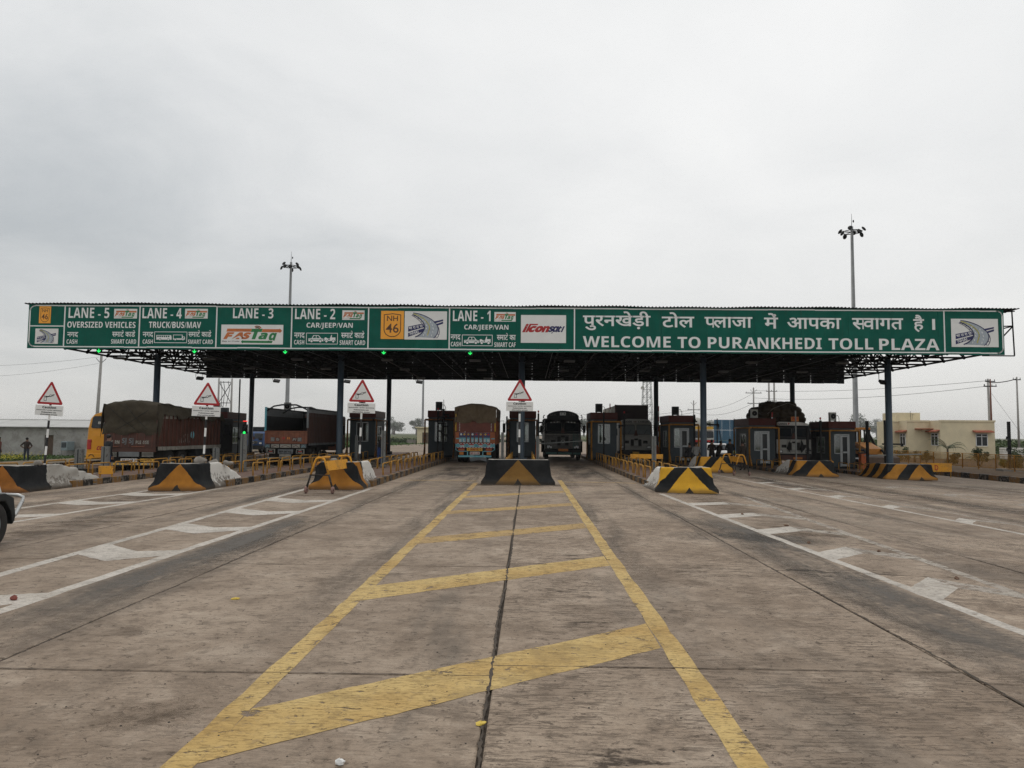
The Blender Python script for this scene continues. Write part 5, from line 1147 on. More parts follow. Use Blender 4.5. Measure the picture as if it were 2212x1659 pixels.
mat('cab_panel', (0.125, 0.12, 0.11), 0.6, var=0.45, scale=9); mat('flag_black', (0.012, 0.012, 0.013), 0.9); mat('board_white', (0.62, 0.60, 0.56), 0.6); mat('bumper_white', (0.25, 0.24, 0.21), 0.6, var=0.3, scale=9); mat('tin_grey', (0.13, 0.14, 0.145), 0.5, 0.2, var=0.3, scale=5)
_wm = {}
def wheel(par, x, y, r=0.5, w=0.27, rimm='rim'):
    k = (r, w, rimm)
    if k not in _wm:
        h = w/2; a = MB().lathe([(r*0.56, -h*0.8), (r*0.86, -h), (r*0.97, -h*0.8), (r, -h*0.4), (r, h*0.4), (r*0.97, h*0.8), (r*0.86, h), (r*0.56, h*0.8)], 'x', (0, 0, 0), 24).mesh('tyre', 'rubber', True)
        b = MB().lathe([(r*0.57, -h*0.78), (r*0.5, -h*0.6), (r*0.30, -h*0.35), (r*0.28, -h*0.75), (0.0, -h*0.78)], 'x', (0, 0, 0), 20).lathe([(r*0.57, h*0.78), (r*0.5, h*0.6), (r*0.30, h*0.35), (r*0.28, h*0.75), (0.0, h*0.78)], 'x', (0, 0, 0), 20).mesh('rim', rimm, True)
        _wm[k] = (a, b)
    o = inst('wheel', _wm[k][0], par, (x, y, r)); inst('rim', _wm[k][1], o)
def chassis(t, L, ax_y, r=0.5, W=2.4, dual=True, y0=0.0):
    mb = MB()
    for s in (-1, 1): mb.box(s*0.42-0.05, s*0.42+0.05, y0+0.1, L-0.2, 0.75, 1.0)
    for y in ax_y: mb.cyl((-W/2+0.25, y, r), (W/2-0.25, y, r), 0.07, n=8); mb.sph((0, y, r), 0.2, 8, 6)
    mb.box(-0.9, 0.9, y0+0.3, L-0.5, 0.98, 1.10); mb.build('chassis', 'chassis', t)
    for i, y in enumerate(ax_y):
        for s in (-1, 1):
            wheel(t, s*(W/2-0.17), y, r)
            if dual and not (i == FRONT_AX.get(id(t), -1)): wheel(t, s*(W/2-0.47), y, r)
FRONT_AX = {}
def lettered(par, s, x0, x1, z0, z1, y, m, name='lettering', b_=True, sh=0.0): return fit(glyphs(bold(s) if b_ else s, 0.02), x0, x1, z0, z1, y, shear=sh).build(name, m, par)
def bx(par, name, m, *a, bevel=0.0): return MB().box(*a).build(name, m, par, bevel=bevel)
def drape(W, prof, nx, rough, seed):
    """cloth sheet: prof is a list of (y, z); x runs across; sagging folds"""
    mb = MB(); ny = len(prof)
    for j, (y, z) in enumerate(prof):
        for i in range(nx+1):
            u = i/nx; x = lerp(-W/2, W/2, u); crown = 0.0
            p = Vector((x*1.6+seed, y*1.3, z*1.7)); d = mnoise.noise(p)*rough+mnoise.noise(p*2.7)*rough*0.5; mb.v.append((x, y-d*0.8, z+d*0.6))
    for j in range(ny-1):
        for i in range(nx): a = j*(nx+1)+i; mb.f.append((a, a+1, a+nx+2, a+nx+1))
    return mb

# ---- painted truck seen from behind, lane one
def painted_truck():
    t = thing('painted_truck', 'orange and sky blue painted lorry with khaki tarpaulin, seen from behind', 'truck', (-3.17, 46.2, 0)); W, L = 2.42, 8.6; hw = W/2
    FRONT_AX[id(t)] = 2; chassis(t, L, (1.5, 2.8, 7.4))
    bx(t, 'load_bed', 'painted_red', -hw, hw, 0.06, 6.4, 1.10, 1.22)
    for s in (-1, 1):
        bx(t, 'side_wall', 'truck_maroon', s*hw-0.03, s*hw+0.03, 0.0, 6.4, 1.2, 2.75)
        for i in range(9): bx(t, 'side_post', 'painted_orange', s*(hw+0.03)-0.03, s*(hw+0.03)+0.03, 0.1+i*0.75, 0.2+i*0.75, 1.15, 2.75)
        MB().cyl((s*(hw-0.02), -0.03, 1.9), (s*(hw-0.02), -0.03, 2.95), 0.045, n=8).build('corner_post', 'plate_yellow', t)
    up = bx(t, 'upper_tailgate', 'painted_red', -hw+0.08, hw-0.08, -0.02, 0.04, 1.88, 2.5)
    for s in (-1, 1):
        for i in range(6): MB().lathe([(0.028, -0.025), (0.028, -0.032), (0, -0.032)], 'y', (s*(hw-0.25), 0, 1.95+i*0.09), 8).build('stud', 'board_white', up)
    lo = bx(t, 'tailgate', 'painted_orange', -hw, hw, -0.06, 0.0, 1.20, 1.86)
    cols = [(-0.98, -0.56), (-0.51, -0.33), (-0.25, -0.08), (-0.03, 0.17), (0.24, 0.42), (0.50, 0.89)]
    for i, (a, b) in enumerate(cols):
        p = bx(lo, 'blue_panel', 'truck_skyblue', a, b, -0.085, -0.061, 1.24, 1.52); bx(lo, 'purple_panel', 'truck_purple', a, b, -0.085, -0.061, 1.52, 1.83)
        for dx in ((0.3, 0.75) if b-a > 0.3 else (0.5,)):
            c = lerp(a, b, dx); MB().lathe([(0.062, -0.088), (0.062, -0.094), (0, -0.094)], 'y', (c, 0, 1.72), 14).build('painted_disc', ('plate_yellow', 'lens', 'tail_red')[(i+int(dx*4)) % 3], lo)
    for ch, x in zip('BLOWHORN', (-0.90, -0.66, -0.44, -0.17, 0.06, 0.32, 0.59, 0.80)): lettered(lo, ch, x-0.06, x+0.06, 1.27, 1.44, -0.09, 'board_white')
    for a in (-0.535, -0.29, -0.055, 0.205, 0.46): bx(lo, 'rib', 'painted_red', a-0.03, a+0.03, -0.10, -0.06, 1.2, 1.86)
    for s in (-1, 1): bx(lo, 'sky_band', 'truck_skyblue', s*1.07-0.1, s*1.07+0.1, -0.075, -0.061, 1.43, 1.50)
    mid = bx(t, 'rear_crossbeam', 'truck_blue', -hw+0.02, hw-0.02, -0.10, 0.02, 0.92, 1.18)
    for z in (0.925, 1.165):
        for i in range(26): bx(mid, 'stripe', ('tail_red', 'board_white')[i % 2], -hw+0.04+i*0.0905, -hw+0.04+(i+1)*0.0905, -0.112, -0.101, z-0.015, z+0.018)
    for a, b, s in ((-0.98, -0.56, 'US'), (-0.45, 0.02, 'जय'), (0.12, 0.55, 'राम'), (0.66, 1.02, 'UP')):
        q = bx(mid, 'painted_panel', 'truck_skyblue', a, b, -0.112, -0.101, 0.95, 1.14); bx(q, 'red_cap', 'tail_red', a+0.06, b-0.1, -0.118, -0.1125, 1.08, 1.14); lettered(q, s, a+0.1, b-0.1, 0.965, 1.075, -0.12, 'board_white', b_=s.isascii())
    bx(t, 'name_board', 'plate_yellow', -0.50, 0.44, -0.13, -0.09, 0.72, 0.90); lettered(t, '+ HNTC +', -0.44, 0.38, 0.75, 0.87, -0.135, 'logo_red')
    for s in (-1, 1):
        lb = bx(t, 'lamp_cluster', 'chassis', s*0.83-0.22, s*0.83+0.22, -0.06, 0.06, 0.70, 0.92)
        for z in (0.86, 0.80, 0.74): bx(lb, 'tail_lamp', 'tail_red' if z != 0.80 else 'plate_orange', s*0.83-0.18, s*0.83+0.18, -0.09, -0.061, z-0.02, z+0.02)
        MB().tube([(s*0.46, -0.08, 0.70), (s*1.02, -0.08, 0.70), (s*1.17, -0.08, 0.80), (s*1.17, -0.08, 1.1)], 0.03, 6).build('guard_bar', 'truck_skyblue', t)
        bx(t, 'reflector_plate', 'plate_orange', s*0.83-0.13, s*0.83+0.13, -0.04, 0.02, 0.49, 0.69, bevel=0.02); bx(t, 'stay', 'truck_skyblue', s*0.46-0.03, s*0.46+0.03, -0.05, 0.0, 0.44, 0.72); bx(t, 'mudflap', 'rubber', s*0.9-0.3, s*0.9+0.3, 0.75, 0.78, 0.22, 1.0)
    bx(t, 'number_plate', 'board_white', -0.32, 0.28, -0.10, -0.06, 0.50, 0.68, bevel=0.02); lettered(t, 'MH 3 1 CB', -0.27, 0.23, 0.54, 0.64, -0.105, 'logo_red')
    bx(t, 'bumper', 'truck_skyblue', -1.02, 0.98, -0.05, 0.05, 0.35, 0.45)
    rag = drape(1.0, [(0.0, 0.35-0.03*i) for i in range(8)], 14, 0.05, 3); rag.v = [(v[0]+0.2, v[1], v[2]+0.10*(1-abs(v[0])/0.5) - 0.05) for v in rag.v]; rag.build('mudflap_cloth', 'tin_grey', t, True)
    # tarpaulin: humped roof, hanging rear flap split in the middle
    mb = MB(); nx, ny = 28, 34
    ys_ = [-0.10-0.0*i for i in range(1)]; prof = []
    for i in range(10): prof.append((-0.10-0.02*math.sin(i), lerp(2.42, 3.30, i/9), 1.0))
    for i in range(24): prof.append((lerp(-0.05, 6.5, (i+1)/24), 3.36, 0.0))
    for j, (y, z, hang) in enumerate(prof):
        for i in range(nx+1):
            u = -1+2*i/nx; crown = 0.24*(1-abs(u)**1.8)*(1 if not hang else max(0, (z-2.9)/0.46))
            p = Vector((u*2.1, y*0.9, z*2.0+3)); d = mnoise.noise(p)*0.10+mnoise.noise(p*2.4)*0.05
            X = u*(hw+0.05+0.03*d); Y = y-d*(0.9 if hang else 0.2); Zz = z+crown+d*0.4
            if hang:
                if abs(u) < 0.09: Y -= 0.09*(1-abs(u)/0.09)
                Zz += -0.02*math.sin(u*9)+(0.10 if (j == 0 and abs(u+0.05) < 0.12) else 0)
            mb.v.append((X, Y, Zz))
    for j in range(len(prof)-1):
        for i in range(nx): a = j*(nx+1)+i; mb.f.append((a, a+1, a+nx+2, a+nx+1))
    tp = mb.build('tarpaulin', 'tarp_khaki', t, True)
    for s in (-1, 1):
        sd_ = MB(); 
        for j in range(25):
            for q in range(5):
                y = lerp(-0.05, 6.5, j/24); z = lerp(3.36, 2.55, q/4); d = mnoise.noise(Vector((s*4, y*2, z*2)))*0.05; sd_.v.append((s*(hw+0.06+d), y, z+d))
        sd_.f = [(j*5+q, j*5+q+1, (j+1)*5+q+1, (j+1)*5+q) for j in range(24) for q in range(4)]; sd_.build('side_flap', 'tarp_khaki', t, True)
    MB().tube([(-0.95, -0.2, 3.42), (-1.05, -0.24, 3.1), (-1.2, -0.2, 2.3)], 0.014, 5).build('rope', 'rubber', t)
    bx(t, 'cab', 'truck_maroon', -1.15, 1.15, 6.6, 8.5, 0.7, 2.75, bevel=0.1)
    for s in (1,):
        MB().tube([(1.2, 6.9, 2.65), (1.5, 6.9, 2.68), (1.52, 6.9, 2.3)], 0.02, 6).build('mirror_arm', 'steel_black', t); bx(t, 'mirror', 'steel_black', 1.42, 1.62, 6.85, 6.92, 1.85, 2.5, bevel=0.03)
painted_truck()

# ---- empty truck with open top, lane three
def empty_truck():
    z = zg(-13.45); t = thing('empty_truck', 'brown open-topped lorry with empty dark load bay, seen from behind', 'truck', (-13.45, 42.3, z)); W, L = 2.36, 9.2; hw = W/2
    FRONT_AX[id(t)] = 2; chassis(t, L, (1.4, 2.7, 7.9)); Z = lambda v: v-z*0
    bx(t, 'load_bed', 'chassis', -hw+0.03, hw-0.03, 0.06, 7.0, 1.12, 1.24)
    for s in (-1, 1):
        bx(t, 'side_wall', 'truck_maroon', s*hw-0.035, s*hw+0.035, 0.0, 7.0, 1.22, 2.75)
        for i in range(22):
            bx(t, 'side_rib', 'truck_maroon', s*(hw+0.05)-0.02, s*(hw+0.05)+0.02, 0.15+i*0.315, 0.29+i*0.315, 1.22, 2.95); bx(t, 'side_plate', 'tin_grey', s*(hw+0.05)-0.025, s*(hw+0.05)+0.025, 0.16+i*0.315, 0.28+i*0.315, 1.12, 1.26)
        bx(t, 'top_rail', 'steel_dark', s*hw-0.04, s*hw+0.04, 0.0, 7.1, 3.14, 3.22); bx(t, 'side_mesh', 'tin_grey', s*hw-0.01, s*hw+0.01, 0.0, 7.0, 2.75, 3.14)
        bx(t, 'corner_post', 'truck_blue' if s < 0 else 'tin_grey', s*hw-0.05, s*hw+0.05, -0.05, 0.05, 2.1 if s > 0 else 1.9, 3.25)
    for s in (-1, 1): bx(t, 'bay_shade_sheet', 'cab_dark', s*(hw-0.05)-0.008, s*(hw-0.05)+0.008, 0.03, 6.88, 1.25, 2.74)  # dark sheets added over the walls to paint in the bay's shade
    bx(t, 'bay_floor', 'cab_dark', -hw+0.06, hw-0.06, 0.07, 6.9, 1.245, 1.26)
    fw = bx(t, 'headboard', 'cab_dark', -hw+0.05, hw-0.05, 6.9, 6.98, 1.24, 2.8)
    for i in range(10): bx(t, 'headboard_bar', 'steel_dark', -hw+0.05+i*0.242, -hw+0.15+i*0.242, 6.9, 6.96, 2.8, 3.05)
    bx(t, 'headboard_rail', 'steel_dark', -hw, hw, 6.88, 6.98, 3.05, 3.2)
    for y, dz in ((0.05, 0.0), (3.0, -0.04)): MB().tube([(-hw, y, 3.02+dz), (-0.75, y, 3.30+dz), (-0.3, y, 3.38+dz), (0.5, y, 3.38+dz), (0.85, y, 3.25+dz), (hw, y, 3.08+dz)], 0.045, 7).build('roof_bow', 'steel_dark', t, True)
    tg = bx(t, 'tailgate', 'truck_orange', -hw, hw, -0.06, 0.0, 1.22, 1.86); bx(t, 'tailgate_rail', 'truck_orange', -hw, hw, -0.08, 0.0, 1.87, 1.93)
    for i in range(8): bx(tg, 'rib', 'truck_orange', -1.06+i*0.295, -1.02+i*0.295, -0.085, -0.06, 1.24, 1.85)
    for s, a, b, m in (('Ho', -0.84, -0.62, 'tin_grey'), ('Rn', -0.56, -0.34, 'truck_red'), ('Pl', 0.36, 0.62, 'truck_red'), ('OK', 0.66, 0.88, 'tin_grey')):
        q = bx(tg, 'painted_panel', m, a, b, -0.09, -0.061, 1.34, 1.56); lettered(q, s, a+0.02, b-0.02, 1.37, 1.53, -0.095, 'bumper_white', sh=0.2)
    for x in (-0.14, 0.14): MB().lathe([(0.075, -0.062), (0.075, -0.075), (0, -0.075)], 'y', (x, 0, 1.52), 14).build('painted_disc', 'tail_red' if x < 0 else 'plate_orange', tg)
    cb = bx(t, 'rear_crossbeam', 'chassis', -hw, hw, -0.10, 0.0, 0.96, 1.20)
    for a, b, m in ((-1.16, -0.86, 'tin_grey'), (-0.8, -0.36, 'bumper_white'), (-0.3, 0.3, 'bumper_white'), (0.36, 0.8, 'bumper_white'), (0.86, 1.16, 'tin_grey')):
        p = bx(cb, 'painted_panel', m, a, b, -0.12, -0.101, 0.99, 1.18); v, f = ribbon([(a+0.05, 1.02), ((a+b)/2, 1.13), (b-0.05, 1.02)], 0.025); k = MB(); k.v = [(x, -0.125, q) for x, q in v]; k.f = f; k.build('motif', 'truck_blue' if m == 'tin_grey' else 'truck_red', p)
    for s in (-1, 1):
        lb = bx(t, 'lamp_cluster', 'bumper_white', s*0.82-0.22, s*0.82+0.22, -0.08, 0.0, 0.66, 0.92); bx(lb, 'recess', 'chassis', s*0.82-0.18, s*0.82+0.18, -0.10, -0.081, 0.69, 0.89)
        for i in range(3): bx(lb, 'tail_lamp', 'tail_red' if i == 1 else 'bumper_white', s*0.82-0.12+i*0.02, s*0.82+0.12-i*0.02, -0.115, -0.101, 0.71+i*0.06, 0.74+i*0.06)
        bx(t, 'mudflap', 'rubber', s*0.88-0.3, s*0.88+0.3, 0.7, 0.73, 0.2, 1.0)
    bx(t, 'name_board', 'tin_grey', -0.42, 0.42, -0.12, -0.06, 0.66, 0.90, bevel=0.01); lettered(t, 'MP 09 HG', -0.34, 0.34, 0.72, 0.84, -0.125, 'ink'); bx(t, 'number_plate', 'bumper_white', -0.34, 0.32, -0.10, -0.05, 0.50, 0.63); bx(t, 'bumper', 'bumper_white', -1.08, 1.08, -0.08, 0.02, 0.38, 0.46)
    bx(t, 'cab', 'truck_orange', -1.15, 1.15, 7.15, 9.1, 0.7, 2.95, bevel=0.15); bx(t, 'mirror', 'steel_black', 1.3, 1.5, 7.3, 7.36, 1.7, 2.3, bevel=0.03)
empty_truck()

# ---- loaded truck under an olive tarpaulin, lane four
def tarp_truck():
    z = zg(-18.5); t = thing('tarpaulin_truck', 'maroon lorry whose load is covered by an olive tarpaulin, at left', 'truck', (-18.55, 35.3, z)); W, L = 2.44, 9.6; hw = W/2
    FRONT_AX[id(t)] = 2; chassis(t, L, (1.6, 2.95, 8.4)); Yb = 7.3
    bx(t, 'load_bed', 'chassis', -hw, hw, 0.06, Yb, 1.12, 1.22)
    for s in (-1, 1):
        sw_ = bx(t, 'side_wall', 'truck_maroon', s*hw-0.03, s*hw+0.03, 0.0, Yb, 1.2, 2.75)
        for i in range(17):
            bx(sw_, 'side_rib', 'truck_red', s*(hw+0.05)-0.025, s*(hw+0.05)+0.025, 0.2+i*0.43, 0.27+i*0.43, 1.2, 2.72)
            if i < 11: bx(sw_, 'side_letter', 'bumper_white', s*(hw+0.035)-0.005, s*(hw+0.035)+0.005, 0.32+i*0.43, 0.32+i*0.43+(0.3 if i < 5 else 0.22), 2.52 if i < 5 else 2.58, 2.70 if i < 5 else 2.64)
            bx(sw_, 'side_plate', 'bumper_white', s*(hw+0.03)-0.02, s*(hw+0.03)+0.02, 0.16+i*0.43, 0.52+i*0.43, 1.02, 1.2)
        for i in range(3):
            y = 2.3+i*0.42; v, f = glyphs(bold('ASL'[i]), 0.0); k = MB(); x1 = max(a for a, b in v); k.v = [(s*(hw+0.04), y+a/x1*0.26*s, 1.36+b*0.62) for a, b in v]; k.f = f; k.build('lettering', 'bumper_white', sw_)
        MB().lathe([(0.2, s*(hw+0.032)), (0.2, s*(hw+0.042)), (0, s*(hw+0.042))], 'x', (0, 3.75, 1.75), 16).build('painted_emblem', 'truck_skyblue', sw_)
        bx(t, 'side_guard', 'steel_dark', s*hw-0.03, s*hw+0.03, 3.8, 7.3, 0.62, 0.68); bx(t, 'tank', 'steel_dark', s*0.95-0.22, s*0.95+0.22, 4.4, 6.2, 0.5, 1.0, bevel=0.05)
    tg = bx(t, 'tailgate', 'truck_maroon', -hw, hw, -0.06, 0.0, 1.15, 1.85)
    for i in range(7): bx(tg, 'rib', 'truck_red', -1.12+i*0.36, -1.07+i*0.36, -0.08, -0.06, 1.17, 1.84)
    for s, a, b in (('WC', -0.98, -0.76), ('RN', -0.68, -0.46), ('PLE', 0.30, 0.56), ('ASE', 0.62, 0.92)): lettered(tg, s, a, b, 1.32, 1.48, -0.09, 'bumper_white')
    for x in (-0.25, 0.08): lettered(tg, 'Sj', x-0.1, x+0.12, 1.28, 1.60, -0.09, 'tin_grey')
    bx(tg, 'hinge_bar', 'truck_orange', -0.85, -0.5, -0.09, -0.061, 1.18, 1.21); bx(tg, 'hinge_bar', 'truck_orange', 0.1, 0.7, -0.09, -0.061, 1.18, 1.21)
    bx(t, 'rear_crossbeam', 'truck_maroon', -hw, hw, -0.05, 0.03, 0.95, 1.14)
    for s in (-1, 1):
        lb = bx(t, 'lamp_cluster', 'chassis', s*0.86-0.28, s*0.86+0.28, -0.04, 0.03, 0.72, 0.95)
        for i in range(4): bx(lb, 'louvre', 'bumper_white', s*0.86-0.27, s*0.86+0.27, -0.06, -0.041, 0.73+i*0.058, 0.755+i*0.058)
        bx(t, 'mudflap', 'rubber', s*0.9-0.3, s*0.9+0.3, 0.8, 0.83, 0.2, 1.0)
    bx(t, 'name_board', 'tin_grey', -0.48, 0.48, -0.10, -0.04, 0.72, 0.95, bevel=0.02); bx(t, 'number_plate', 'board_white', -0.38, 0.38, -0.08, -0.02, 0.50, 0.64); lettered(t, 'MP 07 HB 3', -0.32, 0.32, 0.53, 0.61, -0.085, 'navy')
    bx(t, 'yellow_plate', 'plate_yellow', 0.55, 1.14, -0.08, -0.02, 0.50, 0.64); lettered(t, 'MP 07 5613', 0.6, 1.1, 0.53, 0.61, -0.085, 'nh_ink'); bp = bx(t, 'bumper', 'bumper_white', -1.15, 1.15, -0.10, 0.0, 0.34, 0.44)
    for i in range(12): bx(bp, 'stripe', 'plate_yellow', -1.1+i*0.19, -1.02+i*0.19, -0.108, -0.101, 0.345, 0.435)
    mb = MB(); nx = 30; prof = [(-0.10-0.03*math.sin(i*0.8), lerp(1.78, 3.10, i/13), 1) for i in range(14)]+[(lerp(0.0, 7.6, (i+1)/30), 3.2, 0) for i in range(30)]
    for j, (y, zz, hang) in enumerate(prof):
        for i in range(nx+1):
            u = -1+2*i/nx; k_ = 1 if not hang else max(0, (zz-2.6)/0.6)
            crown = (0.20*(1-abs(u)**1.6)+0.04*math.sin(y*1.1)*(not hang)-0.035*max(0, y)*(1-hang))*k_
            p = Vector((u*2.2+8, y*1.0, zz*1.9)); fold = abs(mnoise.noise(Vector((u*1.5+zz*1.7, zz*1.2-u*1.6, y*0.8+2))))
            d = mnoise.noise(p)*0.11+mnoise.noise(p*2.5)*0.06-fold*0.10
            mb.v.append((u*(hw+0.06+0.05*d), y-d*(1.0 if hang else 0.2), zz+crown+d*(0.25 if hang else 0.7)+(0.06*math.sin(u*7) if j == 0 else 0)))
    for j in range(len(prof)-1):
        for i in range(nx): a = j*(nx+1)+i; mb.f.append((a, a+1, a+nx+2, a+nx+1))
    mb.build('tarpaulin', 'tarp_olive', t, True)
    for s in (-1, 1):
        sd_ = MB()
        for j in range(31):
            for q in range(6):
                y = lerp(-0.08, 7.6, j/30); zt = 3.2-0.035*max(0, y)-0.0; zb = 2.66+0.08*math.sin(y*2.1)+0.05*math.sin(y*5)-0.02*y+(0.0 if y > 0.4 else -0.9*(0.4-y)/0.4); zz = lerp(zt, zb, q/5)
                d = mnoise.noise(Vector((s*3+q*0.2, y*1.8, zz*2)))*0.10; sd_.v.append((s*(hw+0.075+d*0.8+0.02*q), y, zz+d*0.6))
        sd_.f = [(j*6+q, j*6+q+1, (j+1)*6+q+1, (j+1)*6+q) for j in range(30) for q in range(5)]; sd_.build('side_flap', 'tarp_olive', t, True)
    for a, b in (((-0.9, 3.0), (0.5, 1.9)), ((0.95, 2.9), (-0.6, 1.95)), ((-0.2, 3.2), (0.9, 2.0))): MB().tube([(a[0], -0.28, a[1]), ((a[0]+b[0])/2, -0.30, (a[1]+b[1])/2-0.05), (b[0], -0.26, b[1])], 0.012, 5).build('rope', 'steel_black', t)
    bx(t, 'cab', 'cab_dark', -1.15, 1.15, 7.7, 9.5, 0.7, 2.7, bevel=0.12); MB().box(1.15, 1.156, 8.1, 9.0, 1.75, 2.35).build('cab_window', 'glass_dark', t)
tarp_truck()

# ---- coach at far left
def coach():
    z = zg(-24.4); t = thing('coach', 'yellow orange coach with a dark rear window, left of the tarpaulin truck', 'bus', (-24.45, 44.0, z)); hw, L, H = 1.27, 11.0, 3.12
    sec = [(-hw, 0.42), (-hw-0.0, 1.2), (-hw+0.03, 2.2), (-hw+0.12, 2.75), (-hw+0.30, 3.0), (-0.6, H), (0.6, H), (hw-0.30, 3.0), (hw-0.12, 2.75), (hw-0.03, 2.2), (hw, 1.2), (hw, 0.42)]
    mb = MB(); n_ = len(sec); rows = [(0.0, 0.94, 0.0), (0.05, 0.985, 0.0), (0.2, 1.0, 0.0), (L-0.3, 1.0, 0), (L, 0.93, 0)]
    for y, s, _ in rows:
        for x, zz in sec: mb.v.append((x*s, y + 0.10*max(0, (zz-1.0)/2)**2*(1 if y < 1 else 0)*1.6, 0.42+(zz-0.42)*(s if s > 0.97 else s)))
    for j in range(len(rows)-1):
        for i in range(n_): a, b = j*n_+i, j*n_+(i+1) % n_; mb.f.append((a, b, b+n_, a+n_))
    mb.f += [tuple(range(n_)), tuple((len(rows)-1)*n_+i for i in range(n_))]; mb.build('body', 'bus_yellow', t, False)
    rw = MB().prism([(-1.02, 2.22), (-0.98, 2.78), (-0.9, 2.86), (0.9, 2.86), (0.98, 2.78), (1.02, 2.22), (0.95, 2.16), (-0.95, 2.16)], 'y', 0.0, 0.05)
    rw.v = [(p[0], p[1]+0.10*max(0, (p[2]-1.0)/2)**2*1.6-0.03, p[2]) for p in rw.v]; r_ = rw.build('rear_window', 'glass_dark', t); lettered(r_, 'BABA', -0.62, 0.2, 2.40, 2.54, 0.02, 'board_white')
    for s in (-1, 1):
        bx(t, 'tail_lamp', 'tail_red', s*1.08-0.12, s*1.08+0.12, -0.03, 0.05, 0.92, 1.5, bevel=0.03)
        for i in range(6): bx(t, 'side_window', 'glass_dark', s*(hw+0.004)-0.01, s*(hw+0.004)+0.01, 1.2+i*1.5, 2.6+i*1.5, 1.75, 2.6)
        for y in (3.0, 8.9): wheel(t, s*(hw-0.16), y)
    bx(t, 'engine_door', 'bus_yellow', -0.85, 0.85, -0.018, 0.02, 0.75, 1.75, bevel=0.02); bx(t, 'bumper', 'bus_yellow', -1.22, 1.22, -0.07, 0.1, 0.36, 0.72, bevel=0.05); lettered(t, 'coach', -0.62, 0.3, 0.88, 1.2, -0.03, 'logo_red', sh=0.3)
    k = MB(); v, f = ribbon([(-1.05, 0.52), (-0.95, 0.62), (-0.8, 0.6), (-0.72, 0.48)], 0.05); k.v = [(a, -0.075, b) for a, b in v]; k.f = f; k.build('bumper_motif', 'nh_ink', t)
coach()

# ---- cab fronts (faces the camera; y = 0 is the grille)
def cab_front(t, W, z0, zs, zr, paint, screen, low, name_board=None, split=True, grille='cab_grey', dirty=None):
    """z0 bumper underside, zs windscreen sill, zr roof"""
    hw = W/2; zh = lerp(zs, zr, 0.78)
    prof = [(0.0, z0+0.35), (-0.02, zs-0.1), (0.02, zs), (0.20, zh), (0.30, zr-0.05), (0.45, zr), (1.9, zr), (1.95, zr-0.1), (1.95, z0+0.25), (0.3, z0+0.25)]
    c = MB().prism(prof, 'x', -hw, hw).build('cab', paint, t, bevel=0.05)
    sl = lambda z: 0.02+(z-zs)/(zh-zs)*0.18
    for s in (-1, 1):
        xa, xb = (0.08, hw-0.13) if s > 0 else (-hw+0.13, -0.08); za, zb = zs+0.10, zh-0.02; e = 0.05
        fr_ = MB(); q = [(xa, za), (xb, za), (xb, zb), (xa, zb)]
        P = lambda x, zz, d: (x, sl(zz)-d, zz)
        w = MB(); w.v = [P(xa+e, za+0.0, 0.012), P(xb-e, za+0.0, 0.012), P(xb, za+e, 0.012), P(xb, zb-e, 0.012), P(xb-e, zb, 0.012), P(xa+e, zb, 0.012), P(xa, zb-e, 0.012), P(xa, za+e, 0.012)]; w.f = [tuple(range(8))]
        fr_.tube([Vector(p)+Vector((0, -0.004, 0)) for p in w.v+[w.v[0]]], 0.022, 5); f_ = fr_.build('window_surround', 'cab_grey', t, True); w.build('windscreen', screen, f_)
        MB().tube([P(xa+(xb-xa)*0.5, za-0.02, 0.03), P(xa+(xb-xa)*0.75, za+(zb-za)*0.55, 0.035)], 0.010, 4).build('wiper', 'steel_black', t)
    MB().prism([(-0.14, zs), (0.14, zs), (0.03, lerp(zs, zh, 0.5)), (-0.03, lerp(zs, zh, 0.5))], 'y', -0.03, 0.03).build('centre_badge_panel', 'truck_red', t)
    fp = bx(t, 'front_panel', low, -hw+0.02, hw-0.02, -0.06, 0.0, z0+0.42, zs-0.06, bevel=0.02); g0, g1 = z0+0.52, zs-0.14
    gr = bx(fp, 'grille', grille, -0.42, 0.42, -0.09, -0.055, g0, g1, bevel=0.01)
    for a, b in ((-0.38, -0.16), (0.16, 0.38)): bx(gr, 'grille_opening', 'chassis', a, b, -0.10, -0.088, g0+0.12, g1-0.12)
    bx(gr, 'grille_opening', 'chassis', -0.13, 0.13, -0.10, -0.088, g1-0.18, g1-0.06); MB().tube([(0.12*math.cos(rad(a)), -0.105, (g0+g1)/2-0.02+0.10*math.sin(rad(a))) for a in range(0, 361, 30)], 0.014, 5).build('emblem_ring', 'chrome', gr)
    for a in range(3): bx(gr, 'grille_bar', 'cab_grey', -0.4, 0.4, -0.107, -0.101, g0+0.04+a*0.05, g0+0.055+a*0.05)
    for s in (-1, 1):
        bx(fp, 'vent_panel', 'chassis', s*0.66-0.16, s*0.66+0.16, -0.066, -0.0605, g0+0.3, g0+0.5); lh = bx(fp, 'headlamp_bezel', 'chassis', s*(hw-0.27)-0.15, s*(hw-0.27)+0.15, -0.085, -0.058, z0+0.47, z0+0.67, bevel=0.02)
        bx(lh, 'headlamp', 'lens', s*(hw-0.27)-0.11, s*(hw-0.27)+0.11, -0.10, -0.084, z0+0.50, z0+0.64, bevel=0.015)
        MB().tube([(s*(hw-0.02), 0.25, zr-0.25), (s*(hw+0.22), 0.1, zr-0.3), (s*(hw+0.22), 0.1, zs+0.05)], 0.018, 5).build('mirror_arm', 'steel_black', t); bx(t, 'mirror', 'steel_black', s*(hw+0.22)-0.10, s*(hw+0.22)+0.10, 0.05, 0.12, zs+0.0, zs+0.5, bevel=0.03)
    bu = bx(t, 'bumper', 'cab_dark', -hw, hw, -0.16, 0.05, z0, z0+0.36, bevel=0.03)
    for s in (-1, 1): wheel(t, s*(hw-0.14), 1.05, 0.5, 0.28)
    return c, fp, bu
